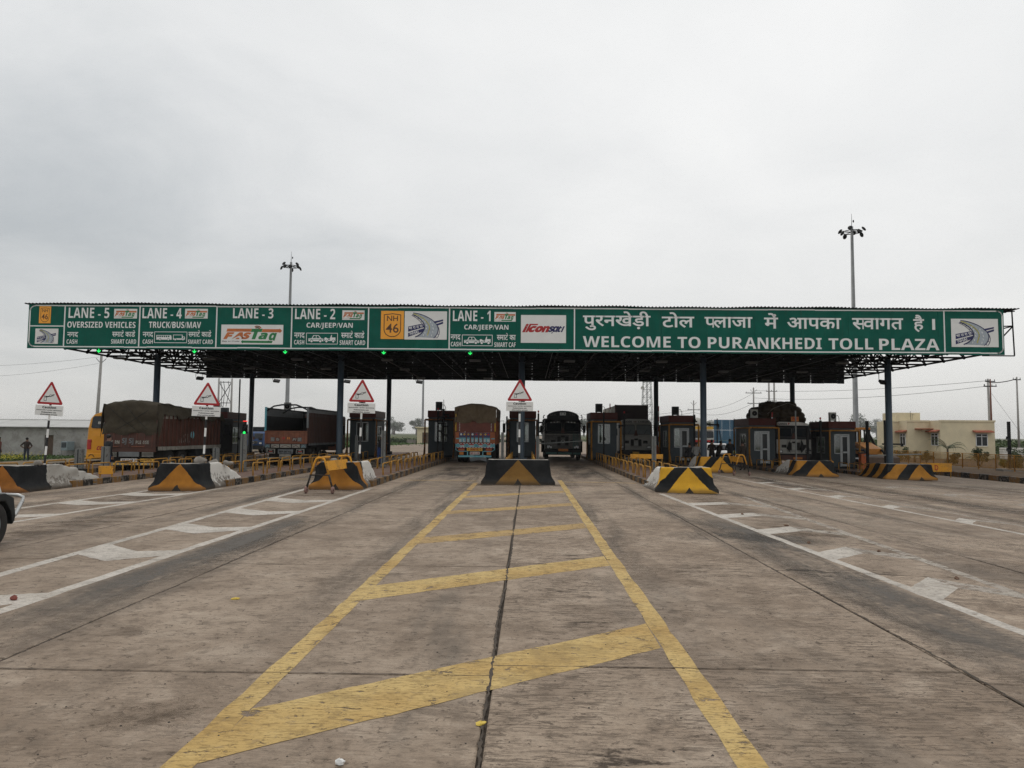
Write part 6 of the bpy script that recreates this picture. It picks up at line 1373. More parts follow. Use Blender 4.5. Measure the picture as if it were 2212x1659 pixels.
# dark truck, first lane right of centre
def dark_truck():
    t = thing('dark_truck', 'dark grimy lorry with turquoise bumper facing the camera, right of centre', 'truck', (2.42, 52.7, 0)); W = 2.5; hw = W/2
    c, fp, bu = cab_front(t, W, 0.36, 1.88, 2.78, 'cab_dark', 'glass_dark', 'cab_panel', grille='cab_grey'); MB().box(-0.95, 0.95, 0.6, 8.5, 0.42, 1.0).build('chassis', 'chassis', t)
    crown = [(-1.10, 2.76)]+[(-1.1+2.2*i/14, 3.05+0.36*math.sin(math.pi*i/14)**0.55) for i in range(15)]+[(1.10, 2.76)]
    vb = MB().prism(crown, 'y', 0.1, 0.35).build('crown_board', 'cab_dark', t); pl = bx(vb, 'name_plate', 'white_paint', -0.21, 0.21, 0.07, 0.099, 3.08, 3.28); lettered(pl, 'J    S', -0.14, 0.14, 3.12, 3.25, 0.066, 'ink')
    for s in (-1, 1): lettered(vb, 'DK' if s < 0 else 'TRI', s*0.65-0.22, s*0.65+0.22, 3.05, 3.22, 0.094, 'cab_grey')
    for s in (-1, 1):
        for i in range(6): bx(vb, 'garland', 'white_paint' if i % 2 else 'bumper_white', s*(0.22+i*0.11), s*(0.22+i*0.11)+0.09*s, 0.02, 0.06, 2.60-0.01*i, 2.66-0.008*i)
        tl = MB()
        for i in range(9): tl.cyl((s*(hw+0.02+0.05*(i % 2)), 0.35, 3.1-i*0.13), (s*(hw+0.12), 0.3, 2.98-i*0.13), 0.05, 0.01, n=5)
        tl.build('tassels', 'flag_black', t)
    bx(t, 'body', 'cab_dark', -hw-0.02, hw+0.02, 2.1, 8.6, 1.1, 2.9)
    bx(bu, 'bumper_band', 'cab_green', -hw+0.1, -0.42, -0.18, -0.155, 0.42, 0.55); bx(bu, 'bumper_band', 'cab_green', -0.34, 0.62, -0.18, -0.155, 0.41, 0.54); bx(bu, 'bumper_band', 'cab_green', 0.70, hw-0.06, -0.18, -0.155, 0.40, 0.53)
    bx(t, 'number_plate', 'plate_orange', -0.32, 0.36, -0.19, -0.15, 0.62, 0.78); bx(fp, 'top_trim', 'bumper_white', -hw+0.1, hw-0.1, -0.08, -0.058, 1.74, 1.79)
    lt = MB()
    for z in [1.0+i*0.11 for i in range(8)]: lt.box(0.72, 1.02, -0.10, -0.075, z, z+0.03)
    lt.box(0.70, 0.73, -0.11, -0.07, 0.72, 1.85).box(1.02, 1.05, -0.11, -0.07, 0.72, 1.85); lt.build('ladder_rack', 'cab_green', t)
    for s in (-1, 1):
        for i in (0, 1): MB().lathe([(0.06, -0.15), (0.07, -0.18), (0, -0.19)], 'y', (s*0.92-0.1+0.2*i*1, 0, 0.88), 12).build('spot_lamp', 'lens', bu)
        bx(t, 'mudflap', 'flag_black', s*(hw+0.05)-0.16, s*(hw+0.05)+0.16, 1.6, 1.64, 0.5, 1.3)
    for s in (-1, 1):
        wheel(t, s*(hw-0.17), 6.4); wheel(t, s*(hw-0.17), 7.7)
dark_truck()
# container truck
def container_truck():
    z = zg(7.65); t = thing('container_truck', 'white cab lorry carrying a dark maroon container, facing the camera', 'truck', (7.68, 54.4, z)); W = 2.36; hw = W/2
    c, fp, bu = cab_front(t, W, 0.48, 1.85, 2.85, 'cab_white', 'glass_sky_tint', 'cab_white', grille='cab_white')
    vb = MB().prism([(-1.05, 2.72), (1.05, 2.72), (1.02, 2.94), (0.6, 3.04), (-0.6, 3.04), (-1.02, 2.94)], 'y', 0.02, 0.3).build('visor_board', 'cab_white', t); lettered(vb, 'GOODS', -0.95, -0.28, 2.77, 2.91, 0.015, 'ink'); lettered(vb, 'CARRIER', 0.16, 0.92, 2.77, 2.91, 0.015, 'ink'); lettered(vb, '+SK+', -0.2, 0.08, 2.78, 2.9, 0.015, 'nh_ink')
    MB().box(-0.95, 0.95, 2.0, 12.5, 0.75, 1.05).build('chassis', 'chassis', t); L = 9.5; ch = 4.12
    ct = MB(); ct.box(-hw, hw, 2.35, 2.45, 1.15, ch).box(-hw+0.04, hw-0.04, 2.45, 2.4+L, 1.15, ch-0.03)
    co = ct.build('container', 'container_maroon', t)
    for s in (-1, 1):
        for i in range(34): bx(co, 'side_corrugation', 'container_pale', s*(hw-0.02)-0.03, s*(hw-0.02)+0.03, 2.5+i*0.275, 2.63+i*0.275, 1.25, ch-0.08)
        MB().box(s*hw-0.05, s*hw+0.05, 2.30, 2.42, 1.1, ch+0.02).build('corner_post', 'truck_red' if s < 0 else 'container_maroon', co)
    bx(t, 'number_plate', 'plate_yellow', -0.26, 0.2, -0.19, -0.15, 0.32+0.2, 0.72)
    bx(t, 'lower_apron', 'cab_dark', -hw+0.05, hw-0.05, -0.1, 0.0, 0.30, 0.5)
    for s in (-1, 1):
        wheel(t, s*(hw-0.17), 8.0); wheel(t, s*(hw-0.17), 9.3)
container_truck()
# sack truck
def sack_truck():
    z = zg(17.75); t = thing('sack_truck', 'white cab lorry piled high with bulging sacks, facing the camera at right', 'truck', (17.75, 51.4, z)); W = 2.34; hw = W/2
    c, fp, bu = cab_front(t, W, 0.62, 2.05, 2.98, 'cab_dark', 'glass_dark', 'cab_white', grille='cab_white')
    vb = MB().prism([(-1.05, 2.92), (1.0, 2.92), (0.95, 3.06), (0.5, 3.14), (-0.9, 3.16), (-1.05, 3.1)], 'y', 0.0, 0.25).build('visor_board', 'board_white', t); lettered(vb, 'GOODS', -1.0, -0.42, 2.95, 3.09, -0.005, 'ink'); lettered(vb, 'P', -0.36, -0.24, 2.95, 3.1, -0.005, 'logo_red')
    bx(t, 'destination_plate', 'plate_orange', -0.15, 0.35, -0.04, -0.01, 3.2, 3.5); lettered(t, 'राम', -0.1, 0.3, 3.25, 3.45, -0.045, 'logo_red', b_=False); bx(t, 'white_plate', 'board_white', -0.15, 0.35, -0.05, -0.02, 2.96, 3.16)
    bx(bu, 'bumper_face', 'truck_red', -hw+0.3, hw-0.2, -0.18, -0.155, 0.66, 0.95); bx(t, 'number_plate', 'plate_orange', -0.1, 0.5, -0.2, -0.17, 0.68, 0.82)
    for s in (-1, 1): MB().prism([(s*0.36+0.1, 2.0), (s*0.36+0.1+s*0.25, 1.4), (s*0.36+0.1, 1.1), (s*0.36+0.0, 1.35)], 'y', -0.16, -0.14).build('black_flag', 'flag_black', t)
    MB().box(-0.95, 0.95, 2.0, 9.5, 0.75, 1.05).build('chassis', 'chassis', t); bx(t, 'load_body', 'truck_maroon', -hw-0.02, hw+0.02, 2.15, 9.6, 1.2, 2.9)
    r = random.Random(4); k = 0
    for lay in range(5):
        z0 = 2.85+lay*0.33; half = (1.55, 1.60, 1.50, 1.35, 0.95)[lay]; nn = (5, 5, 5, 4, 3)[lay]
        for row in range(3 if lay < 4 else 2):
            for i in range(nn):
                x = lerp(-half, half, (i+0.5)/nn)+r.uniform(-0.06, 0.06); y = 1.75+row*1.15+r.uniform(-0.08, 0.08)+lay*0.06
                m_ = MB().sph((0, 0, 0), (half/nn*1.22, 0.62, 0.235), 12, 8)
                m_.v = [tuple(Vector(((abs(p[0])**0.8)*(1 if p[0] > 0 else -1), p[1], (abs(p[2])**0.85)*(1 if p[2] > 0 else -1)))*(1+0.10*mnoise.noise(Vector(p)*4+Vector((k, 0, 0))))) for p in m_.v]
                o = m_.build('sack', 'jute', t, True); o.location = (x-0.25, y, z0+0.16); o.rotation_euler = (r.uniform(-0.12, 0.12), r.uniform(-0.10, 0.10)-0.22*(x/half)**3*-1, r.uniform(-0.2, 0.2)); k += 1
    MB().tube([(-1.7, 1.5, 3.3), (-0.9, 1.3, 4.1), (0.1, 1.3, 4.48), (0.9, 1.3, 4.2), (1.3, 1.5, 3.2)], 0.012, 4).build('rope', 'bumper_white', t)
    for s in (-1, 1):
        wheel(t, s*(hw-0.17), 6.6); wheel(t, s*(hw-0.17), 7.9)
sack_truck()
# far truck waiting beyond the people
def far_truck():
    z = zg(18.2); t = thing('far_truck', 'white and red decorated lorry waiting far beyond the standing people', 'truck', (18.1, 79.0, z)); W = 2.3
    c, fp, bu = cab_front(t, W, 0.6, 1.9, 2.9, 'cab_white', 'glass_dark', 'bumper_white', grille='cab_white'); bx(fp, 'red_band', 'tail_red', -1.1, 1.1, -0.10, -0.061, 1.55, 1.75); bx(t, 'visor_board', 'plate_yellow', -1.0, 1.0, 0.0, 0.2, 2.86, 3.15)
    mb = MB().sph((0, 4.5, 2.9), (1.4, 3.2, 1.3), 16, 10); mb.v = [(p[0], p[1], max(1.2, p[2])) for p in mb.v]; mb.build('load_cover', 'bumper_white', t, True); MB().box(-0.95, 0.95, 2.0, 7.5, 0.7, 1.2).build('chassis', 'chassis', t)
    for s in (-1, 1): wheel(t, s*1.0, 6.0)
far_truck()
# small blue truck behind the left booths
def blue_truck():
    z = zg(-24.5); t = thing('blue_truck', 'small blue lorry far behind the traffic light at left', 'truck', (-24.6, 68.0, z)); c, fp, bu = cab_front(t, 1.9, 0.45, 1.35, 2.05, 'truck_far_blue', 'glass_dark', 'truck_far_blue')
    bx(t, 'load_body', 'truck_far_blue', -1.0, 1.0, 2.0, 5.5, 0.9, 2.0); bx(t, 'load', 'cab_dark', -0.9, 1.6, 2.2, 5.2, 2.0, 2.5, bevel=0.1)
    for s in (-1, 1): wheel(t, s*0.8, 4.4)
mat('truck_far_blue', (0.03, 0.075, 0.19), 0.5, var=0.2); blue_truck()
# white car beyond the people
def car(label, x, y, paint, rz=0):
    z = zg(x); t = thing('car', label, 'car', (x, y, z), rz); hw = 0.82
    pr = [(0.0, 0.35), (-0.03, 0.6), (0.05, 0.78), (1.05, 0.95), (1.75, 1.42), (2.2, 1.5), (3.0, 1.48), (3.7, 1.0), (4.1, 0.95), (4.15, 0.4), (3.9, 0.28), (0.2, 0.25)]
    MB().prism(pr, 'x', -hw, hw).build('body', paint, t, bevel=0.06); w = MB(); w.v = [(-0.68, 1.08, 0.985), (0.68, 1.08, 0.985), (0.6, 1.71, 1.40), (-0.6, 1.71, 1.40)]; w.v = [(a, b-0.03, c+0.02) for a, b, c in w.v]; w.f = [(0, 1, 2, 3)]; w.build('windscreen', 'glass_dark', t)
    for s in (-1, 1):
        bx(t, 'headlamp', 'lens', s*0.58-0.16, s*0.58+0.16, -0.06, 0.02, 0.58, 0.72, bevel=0.03); bx(t, 'fog_lamp', 'plate_orange', s*0.6-0.1, s*0.6+0.1, -0.06, 0.0, 0.4, 0.48); bx(t, 'mirror', paint, s*0.95-0.1, s*0.95+0.1, 1.25, 1.4, 0.95, 1.1, bevel=0.03)
        for yy in (0.75, 3.3): wheel(t, s*0.72, yy, 0.3, 0.18)
    bx(t, 'grille', 'chassis', -0.4, 0.4, -0.05, 0.0, 0.5, 0.66); bx(t, 'number_plate', 'board_white', -0.25, 0.25, -0.07, -0.03, 0.36, 0.47)
car('white car waiting behind the standing people', 15.75, 62.0, 'white_paint'); 
# backhoe digger at right
def digger():
    z = zg(23.1); t = thing('digger', 'yellow backhoe digger with glazed cab beyond the rightmost booth', 'digger', (23.55, 53.0, z))
    bx(t, 'bonnet', 'digger_yellow', -0.45, 0.45, -0.2, 1.5, 1.15, 1.55, bevel=0.06); MB().prism([(-0.3, 1.55), (0.0, 1.62), (1.5, 2.0), (1.5, 1.2), (-0.3, 1.2)], 'x', -0.42, 0.62).build('engine_cover', 'digger_yellow', t)
    bx(t, 'cab_floor', 'cab_dark', -0.6, 0.6, 1.4, 2.9, 0.9, 1.75); bx(t, 'cab_roof', 'digger_yellow', -0.62, 0.60, 1.3, 2.95, 2.86, 3.02, bevel=0.05)
    for x in (-0.58, -0.2, 0.2, 0.56):
        for y in (1.4, 2.85): bx(t, 'cab_post', 'steel_black', x-0.04, x+0.04, y-0.04, y+0.04, 1.7, 2.88)
    for s in (-1, 1): MB().tube([(s*0.55, 1.2, 1.5), (s*0.6, -0.4, 1.45), (s*0.6, -1.4, 0.75)], 0.09, 6).build('loader_arm', 'cab_dark', t)
    MB().prism([(-1.9, 0.15), (-1.75, 1.0), (-1.35, 1.1), (-1.3, 0.15)], 'x', -1.1, 1.1).build('bucket', 'tin_brown', t)
    MB().tube([(0.9, 3.2, 1.2), (1.3, 3.4, 2.9), (1.9, 3.5, 1.6)], 0.12, 6).build('backhoe_arm', 'steel_black', t)
    for s in (-1, 1): wheel(t, s*0.85, 0.4, 0.42, 0.3); wheel(t, s*0.85, 2.6, 0.7, 0.42)
mat('tin_brown', (0.10, 0.065, 0.045), 0.7, var=0.3); digger()
# jeep entering at the left edge
def jeep():
    t = thing('jeep', 'white and black jeep with chrome bumper hoop at the left picture edge', 'jeep', (-8.72, 11.2, zg(-8.7)), rad(1.0))      # nose towards +y
    MB().prism([(-1.0, 0.52), (-1.0, 1.10), (-0.85, 1.07), (0.18, 1.0), (0.36, 0.94), (0.42, 0.82), (0.40, 0.62), (-0.4, 0.6)], 'x', -0.67, 0.67).build('bonnet', 'jeep_white', t, bevel=0.05)
    MB().prism([(-3.3, 0.62), (-3.28, 1.12), (-0.95, 1.12), (-0.92, 0.50), (-1.98, 0.46), (-2.02, 0.70), (-2.2, 0.86), (-2.7, 0.86), (-2.88, 0.70), (-2.9, 0.60)], 'x', -0.80, 0.80).build('tub', 'jeep_white', t, bevel=0.03)
    tp = MB().prism([(-3.26, 1.13), (-3.2, 1.84), (-1.42, 1.88), (-1.05, 1.13)], 'x', -0.76, 0.76).build('soft_top', 'cab_dark', t, bevel=0.06)
    for s in (-1, 1):
        MB().prism([(-2.05, 1.22), (-2.02, 1.70), (-1.48, 1.72), (-1.24, 1.22)], 'x', s*0.762-0.006, s*0.762+0.006).build('side_window', 'glass_sky_tint', tp); MB().prism([(-3.1, 1.24), (-3.08, 1.68), (-2.2, 1.70), (-2.2, 1.24)], 'x', s*0.762-0.006, s*0.762+0.006).build('side_window', 'glass_sky_tint', tp)
        d = MB().box(s*0.80-0.012, s*0.80+0.012, -1.95, -1.08, 0.56, 1.10).build('door', 'jeep_white', t, bevel=0.008); MB().box(s*0.82-0.015, s*0.82+0.015, -1.9, -1.75, 0.95, 0.99).build('handle', 'cab_dark', d)
        MB().tube([(s*0.82, -1.96, 0.62), (s*0.84, -2.05, 0.80), (s*0.84, -2.25, 0.90), (s*0.84, -2.65, 0.90), (s*0.84, -2.85, 0.80), (s*0.82, -2.95, 0.62)], 0.035, 6).build('wheel_arch', 'cab_dark', t, True)
    w = MB(); w.v = [(-0.68, -0.98, 1.15), (0.68, -0.98, 1.15), (0.66, -1.30, 1.80), (-0.66, -1.30, 1.80)]; w.f = [(0, 1, 2, 3)]; w.build('windscreen', 'glass_dark', t)
    for s in (-1, 1):
        MB().prism([(-0.52, 0.68), (-0.38, 0.82), (0.22, 0.82), (0.42, 0.74), (0.48, 0.45), (0.42, 0.33), (0.36, 0.54), (0.22, 0.70), (-0.12, 0.72)], 'x', s*0.80-0.13, s*0.80+0.05).build('wing', 'cab_dark', t, bevel=0.02)
        wheel(t, s*0.74, -0.03, 0.36, 0.22, 'jeep_rim'); wheel(t, s*0.74, -2.45, 0.36, 0.22, 'jeep_rim')
        bx(t, 'indicator', 'lens', s*0.8-0.03, s*0.8+0.03, 0.40, 0.43, 0.70, 0.74); MB().lathe([(0.11, 0.42), (0.11, 0.46), (0.0, 0.47)], 'y', (s*0.45, 0, 0.80), 14).build('headlamp', 'lens', t)
        MB().tube([(s*0.74, 0.50, 0.44), (s*0.76, 0.60, 0.46), (s*0.76, 0.76, 0.66), (s*0.75, 0.78, 0.72), (s*0.70, 0.74, 0.75), (s*0.45, 0.72, 0.76)], 0.028, 8).build('bumper_hoop', 'chrome', t, True)
    bx(t, 'bumper', 'cab_dark', -0.80, 0.80, 0.40, 0.54, 0.36, 0.54, bevel=0.02)
    MB().cyl((-0.45, 0.72, 0.76), (0.45, 0.72, 0.76), 0.028, n=8).build('bumper_hoop', 'chrome', t, True); bx(t, 'grille', 'cab_dark', -0.35, 0.35, 0.40, 0.45, 0.62, 0.92)
mat('jeep_rim', (0.20, 0.215, 0.225), 0.45, 0.3); mat('jeep_white', (0.55, 0.57, 0.55), 0.3, var=0.06); jeep()
# ================================================================ PEOPLE
for n_, c in (('cloth_black', (0.012, 0.012, 0.014)), ('cloth_blue', (0.012, 0.030, 0.11)), ('cloth_denim', (0.035, 0.045, 0.065)), ('cloth_grey', (0.20, 0.20, 0.19)), ('cloth_red', (0.13, 0.035, 0.030)), ('cloth_brown', (0.030, 0.022, 0.018)), ('cloth_white', (0.42, 0.41, 0.39))): mat(n_, c, 0.9, var=0.3, scale=14)
def person(label, x, y, z, rz, H=1.68, top='cloth_black', legs='cloth_denim', pose='stand', hairm='hair', lean=0.0, cap=None):
    s = H/1.70; t = thing('person', label, 'person', (x, y, z), rz, 'people at the toll plaza')
    V, E, Rr, tg = [], [], [], []
    def add(p, r, k, par=None):
        V.append(Vector(p)*s); Rr.append(r*s); tg.append(k); i = len(V)-1
        if par is not None: E.append((par, i))
        return i
    sit = pose == 'sit'; hz_ = 0.52 if sit else 0.92
    pel = add((0, 0, hz_), 0.135, 'L'); w = add((0, -0.01-lean*0.2, hz_+0.16), 0.125, 'T', pel); ch = add((0, -0.02-lean*0.55, hz_+0.38), 0.15, 'T', w); nk = add((0, -0.02-lean*0.8, hz_+0.55), 0.062, 'S', ch)
    h1 = add((0, -0.03-lean*0.95, hz_+0.635), 0.082, 'S', nk); h2 = add((0, -0.02-lean, hz_+0.73), 0.080, 'S', h1); add((0, -0.125-lean, hz_+0.655), 0.014, 'S', h1)
    for q in (-1, 1):
        hp_ = add((q*0.095, 0, hz_-0.06), 0.098, 'L', pel)
        if sit: kn = add((q*0.14, -0.42, hz_-0.04), 0.07, 'L', hp_); an = add((q*0.13, -0.40, 0.09), 0.045, 'L', kn)
        else: kn = add((q*(0.115+0.01), -0.02 if q > 0 else 0.01, 0.50), 0.068, 'L', hp_); an = add((q*0.13, 0.02 if q > 0 else -0.01, 0.09), 0.045, 'L', kn)
        add((q*0.15, V[an].y/s-0.15, 0.035), 0.036, 'B', an)
        sh = add((q*0.185, -0.02-lean*0.6, hz_+0.47), 0.068, 'T', ch)
        if pose == 'hip': el = add((q*0.40, 0.06, hz_+0.22), 0.048, 'T', sh); wr = add((q*0.21, -0.06, hz_+0.08), 0.034, 'S', el)
        elif pose == 'fold' or sit: el = add((q*0.25, -0.04-lean*0.3, hz_+0.20), 0.05, 'T', sh); wr = add((q*0.06, -0.24-lean*0.3, hz_+0.17), 0.034, 'T', el)
        elif pose == 'reach': el = add((q*0.24, -0.12, hz_+0.24), 0.05, 'T', sh); wr = add((q*0.18, -0.34, hz_+0.28), 0.034, 'T', el)
        else: el = add((q*0.235, 0.02, hz_+0.18), 0.05, 'T', sh); wr = add((q*0.245, -0.04, hz_-0.07), 0.034, 'T', el)
        d = (V[wr]-V[el]).normalized(); pm_ = add(tuple((V[wr]+d*0.055*s)/s), 0.030, 'S', wr)
        sdv = Vector((0, -1, 0)) if abs(d.y) < 0.7 else Vector((1, 0, 0)); sdv = (sdv-d*sdv.dot(d)).normalized(); nrm = d.cross(sdv)
        for f_ in range(4):
            a = add(tuple((V[pm_]+d*0.04*s+sdv*(f_-1.5)*0.019*s)/s), 0.0105, 'S', pm_); add(tuple((V[a]+d*(0.045+0.012*(f_ in (1, 2)))*s+nrm*0.02*s)/s), 0.008, 'S', a)
        add(tuple((V[pm_]+sdv*0.05*s+d*0.03*s)/s), 0.010, 'S', pm_)
    me = bpy.data.meshes.new('body'); me.from_pydata(V, E, []); ob = bpy.data.objects.new('body', me); TMP.collection.objects.link(ob)
    md = ob.modifiers.new('skin', 'SKIN'); md.use_smooth_shade = True
    for i, sv in enumerate(me.skin_vertices[0].data): sv.radius = (Rr[i]*(1.25 if tg[i] in 'T' and Rr[i] > 0.1*s else 1.0), Rr[i]); sv.use_root = (i == 0)
    sb = ob.modifiers.new('sub', 'SUBSURF'); sb.levels = 1; sb.render_levels = 1
    bm = evaluated(ob); bpy.data.objects.remove(ob)
    for m_ in (top, legs, 'skin', 'rubber'): bm.materials.append(MATS[m_])
    ix = {'T': 0, 'L': 1, 'S': 2, 'B': 3}
    for p in bm.polygons:
        c = p.center; best = min(E, key=lambda e: segd(c, V[e[0]], V[e[1]])); k = tg[best[1]]
        if k == 'S' and tg[best[0]] == 'T' and best[1] == nk: k = 'T' if c.z < V[nk].z-0.03 else 'S'
        p.material_index = ix[k]; p.use_smooth = True
    bm.name = 'body'; o = bpy.data.objects.new('body', bm); COL.objects.link(o); o.parent = t
    hc = V[h2]; hm = MB().sph((hc.x, hc.y+0.012*s, hc.z+0.008*s), (0.092*s, 0.105*s, 0.09*s), 12, 8)
    hm.v = [(p[0], p[1], max(p[2], hc.z-0.045*s) if p[1] < hc.y-0.02*s else p[2]) for p in hm.v]; hm.build('cap' if cap else 'hair', cap or hairm, t, True)
    return t
def segd(p, a, b):
    ab = b-a; u = max(0, min(1, (p-a).dot(ab)/(ab.length_squared or 1))); return (p-(a+ab*u)).length
person('man in black top and blue trousers beside the tarpaulin truck', -17.42, 31.4, zg(-17.4), rad(150), 1.72, 'cloth_black', 'cloth_blue', 'stand')
person('man in dark clothes, hands on hips, at the edge of the field', -33.6, 50.6, -0.40, rad(185), 1.62, 'cloth_brown', 'cloth_denim', 'hip')
person('person in a reddish shirt cut off by the left picture edge', -33.4, 47.6, -0.38, rad(100), 1.66, 'cloth_red', 'cloth_denim')
person('man in black jacket, blue trousers and white cap beside the second booth', -8.35, 43.0, zg(-8.3), rad(70), 1.66, 'cloth_black', 'cloth_blue', 'reach', lean=0.12, cap='cloth_white')
person('dark figure sitting on the kerb before the booth with a glazed door', 9.70, 46.0, zg(10)+0.22, rad(180), 1.68, 'cloth_black', 'cloth_black', 'sit')
person('person in a pale shirt left of the blue column', 9.75, 44.5, zg(10)-0.05, rad(160), 1.60, 'cloth_grey', 'cloth_black', 'fold', lean=0.1)
person('man in dark brown standing just right of the blue column, left of a pair', 11.5, 48.0, zg(11.5), rad(165), 1.72, 'cloth_brown', 'cloth_black', 'fold')
person('stooping person in dark grey, right of a pair by the column', 11.95, 48.3, zg(12), rad(120), 1.66, 'cloth_brown', 'cloth_black', 'reach', lean=0.25)
person('tall man in black standing alone before the white car', 12.42, 47.2, zg(12.4), rad(175), 1.80, 'cloth_black', 'cloth_black', 'fold')
person('shadowy man in dark clothes against the side of the third right booth', 12.75, 45.6, zg(12.7), rad(200), 1.70, 'cloth_brown', 'cloth_brown', 'stand')

# ================================================================ BUILDINGS
mat('wall_cream', srgb(206, 194, 164), 0.85, var=0.10, scale=1.2); mat('shade_red', srgb(158, 92, 70), 0.8); mat('upvc', (0.66, 0.67, 0.68), 0.5, var=0.05); mat('shed_roof', (0.42, 0.42, 0.40), 0.6, 0.0, var=0.12, scale=1.0)
def shed_wall():
    k = NT('shed_wall'); v = k.pos(); n = k.noise(1.1, 7, 0.68, v, 0.5); b = k.noise(4, 6, 0.7, v, 0.3)
    c = k.mix(k.ramp(n, 0.35, 0.65), (0.27, 0.26, 0.24), (0.40, 0.39, 0.37)); c = k.mix(k.ramp(b, 0.60, 0.68), c, (0.14, 0.125, 0.11)); c = k.mix(k.math('MULTIPLY', k.ramp(n, 0.6, 0.75), 0.5), c, (0.24, 0.20, 0.16)); k.bump(k.math('ADD', n, b), 0.6, 0.05); return k.fin(c, 0.9, 0, 0.2)
shed_wall()
def office():
    t = thing('office_building', 'cream single-storey office with red window hoods at right', 'building', (42.2, 80.0, GARDEN)); g = GARDEN; O = Vector((42.2, 80.0, GARDEN))
    def W(name, m, x0, x1, y0, y1, z0, z1, par=None, bv=0.0):
        o = MB().box(x0, x1, y0, y1, z0, z1)
        if par is None: return o.build(name, m, t, world=True, bevel=bv)
        q = o.build(name, m, None); q.parent = par
        for v in q.data.vertices: v.co -= wloc(par)
        return q
    W('wall', 'wall_cream', 42.2, 47.7, 79.0, 88, g-0.3, 3.55); W('wall', 'wall_cream', 39.86, 42.25, 81.0, 88, g-0.3, 3.53); W('wall', 'wall_cream', 38.7, 39.9, 82.8, 84.5, g-0.3, 3.50); W('stair_head', 'wall_cream', 39.6, 42.15, 82.85, 86, 3.4, 4.42)
    for x0, x1, y0, y1 in ((42.13, 47.77, 78.93, 79.13), (39.8, 42.2, 80.93, 81.1), (38.6, 39.8, 82.73, 82.9)): W('parapet', 'wall_cream', x0, x1, y0, y1, 3.40, 3.58)
    def win_front(x0, x1, y, z0, z1, hood, mull):
        f = MB(); e = 0.06
        for q in ((x0, x1, z0, z0+e), (x0, x1, z1-e, z1), (x0, x0+e, z0, z1), (x1-e, x1, z0, z1), ((x0+x1)/2-0.03, (x0+x1)/2+0.03, z0, z1), (x0, x1, lerp(z0, z1, 0.74), lerp(z0, z1, 0.74)+e)): f.box(q[0], q[1], y-0.05, y+0.02, q[2], q[3])
        fo = f.build('window', 'upvc', t, world=True)
        for a, b in ((x0+e, (x0+x1)/2-0.03), ((x0+x1)/2+0.03, x1-e)): 
            for c, d in ((z0+e, lerp(z0, z1, 0.74)), (lerp(z0, z1, 0.74)+e, z1-e)): W('pane', 'glass_dark', a, b, y-0.012, y-0.006, c, d, fo)
        W('sill', 'wall_cream', x0-0.05, x1+0.05, y-0.1, y, z0-0.08, z0, fo); MB().prism([(y-0.55, z1+0.10), (y, z1+0.22), (y, z1+0.34), (y-0.55, z1+0.20)], 'x', x0-0.3, x1+0.42).build('hood', 'shade_red', t, world=True)
    win_front(45.75, 46.95, 79.0, 0.92, 2.22, True, 2)
    def win_side(x, y0, y1, z0, z1):
        f = MB(); e = 0.06
        for q in ((y0, y1, z0, z0+e), (y0, y1, z1-e, z1), (y0, y0+e, z0, z1), (y1-e, y1, z0, z1), ((y0+y1)/2-0.03, (y0+y1)/2+0.03, z0, z1), (y0, y1, lerp(z0, z1, 0.74), lerp(z0, z1, 0.74)+e)): f.box(x-0.05, x+0.02, q[0], q[1], q[2], q[3])
        fo = f.build('window', 'upvc', t, world=True); W('pane', 'glass_dark', x-0.012, x-0.006, y0+e, y1-e, z0+e, z1-e, fo)
        MB().prism([(x-0.5, z1+0.10), (x, z1+0.22), (x, z1+0.34), (x-0.5, z1+0.20)], 'y', y0-0.3, y1+0.3).build('hood', 'shade_red', t, world=True)
    win_side(42.2, 79.4, 80.75, 0.95, 2.25); win_side(39.86, 81.4, 82.6, 0.9, 2.2)
    W('canopy_slab', 'shade_red', 40.6, 42.2, 80.3, 81.0, 2.62, 2.72); W('soffit_box', 'wall_cream', 41.2, 42.15, 80.6, 81.0, 2.50, 2.62)
    MB().cyl((41.0, 82.6, 3.5), (41.0, 82.6, 4.6), 0.02, n=5).cyl((41.0, 82.6, 4.3), (41.4, 82.6, 4.25), 0.015, n=5).cyl((41.15, 82.6, 3.5), (41.2, 82.6, 4.28), 0.015, n=5).build('aerial', 'steel_dark', t, world=True)
    tk = thing('water_tank', 'ribbed white tank lying against the office wall behind the palms', 'tank', (48.6, 75.5, GARDEN)); 
    for i in range(5): MB().box(-2.4, 1.2, -0.4, 0.4, 0.15+i*0.22, 0.33+i*0.22).build('rib', 'board_white', tk, bevel=0.03)
    MB().box(-2.35, 1.15, -0.35, 0.35, 0.0, 1.2).build('core', 'tin_grey', tk)
office()
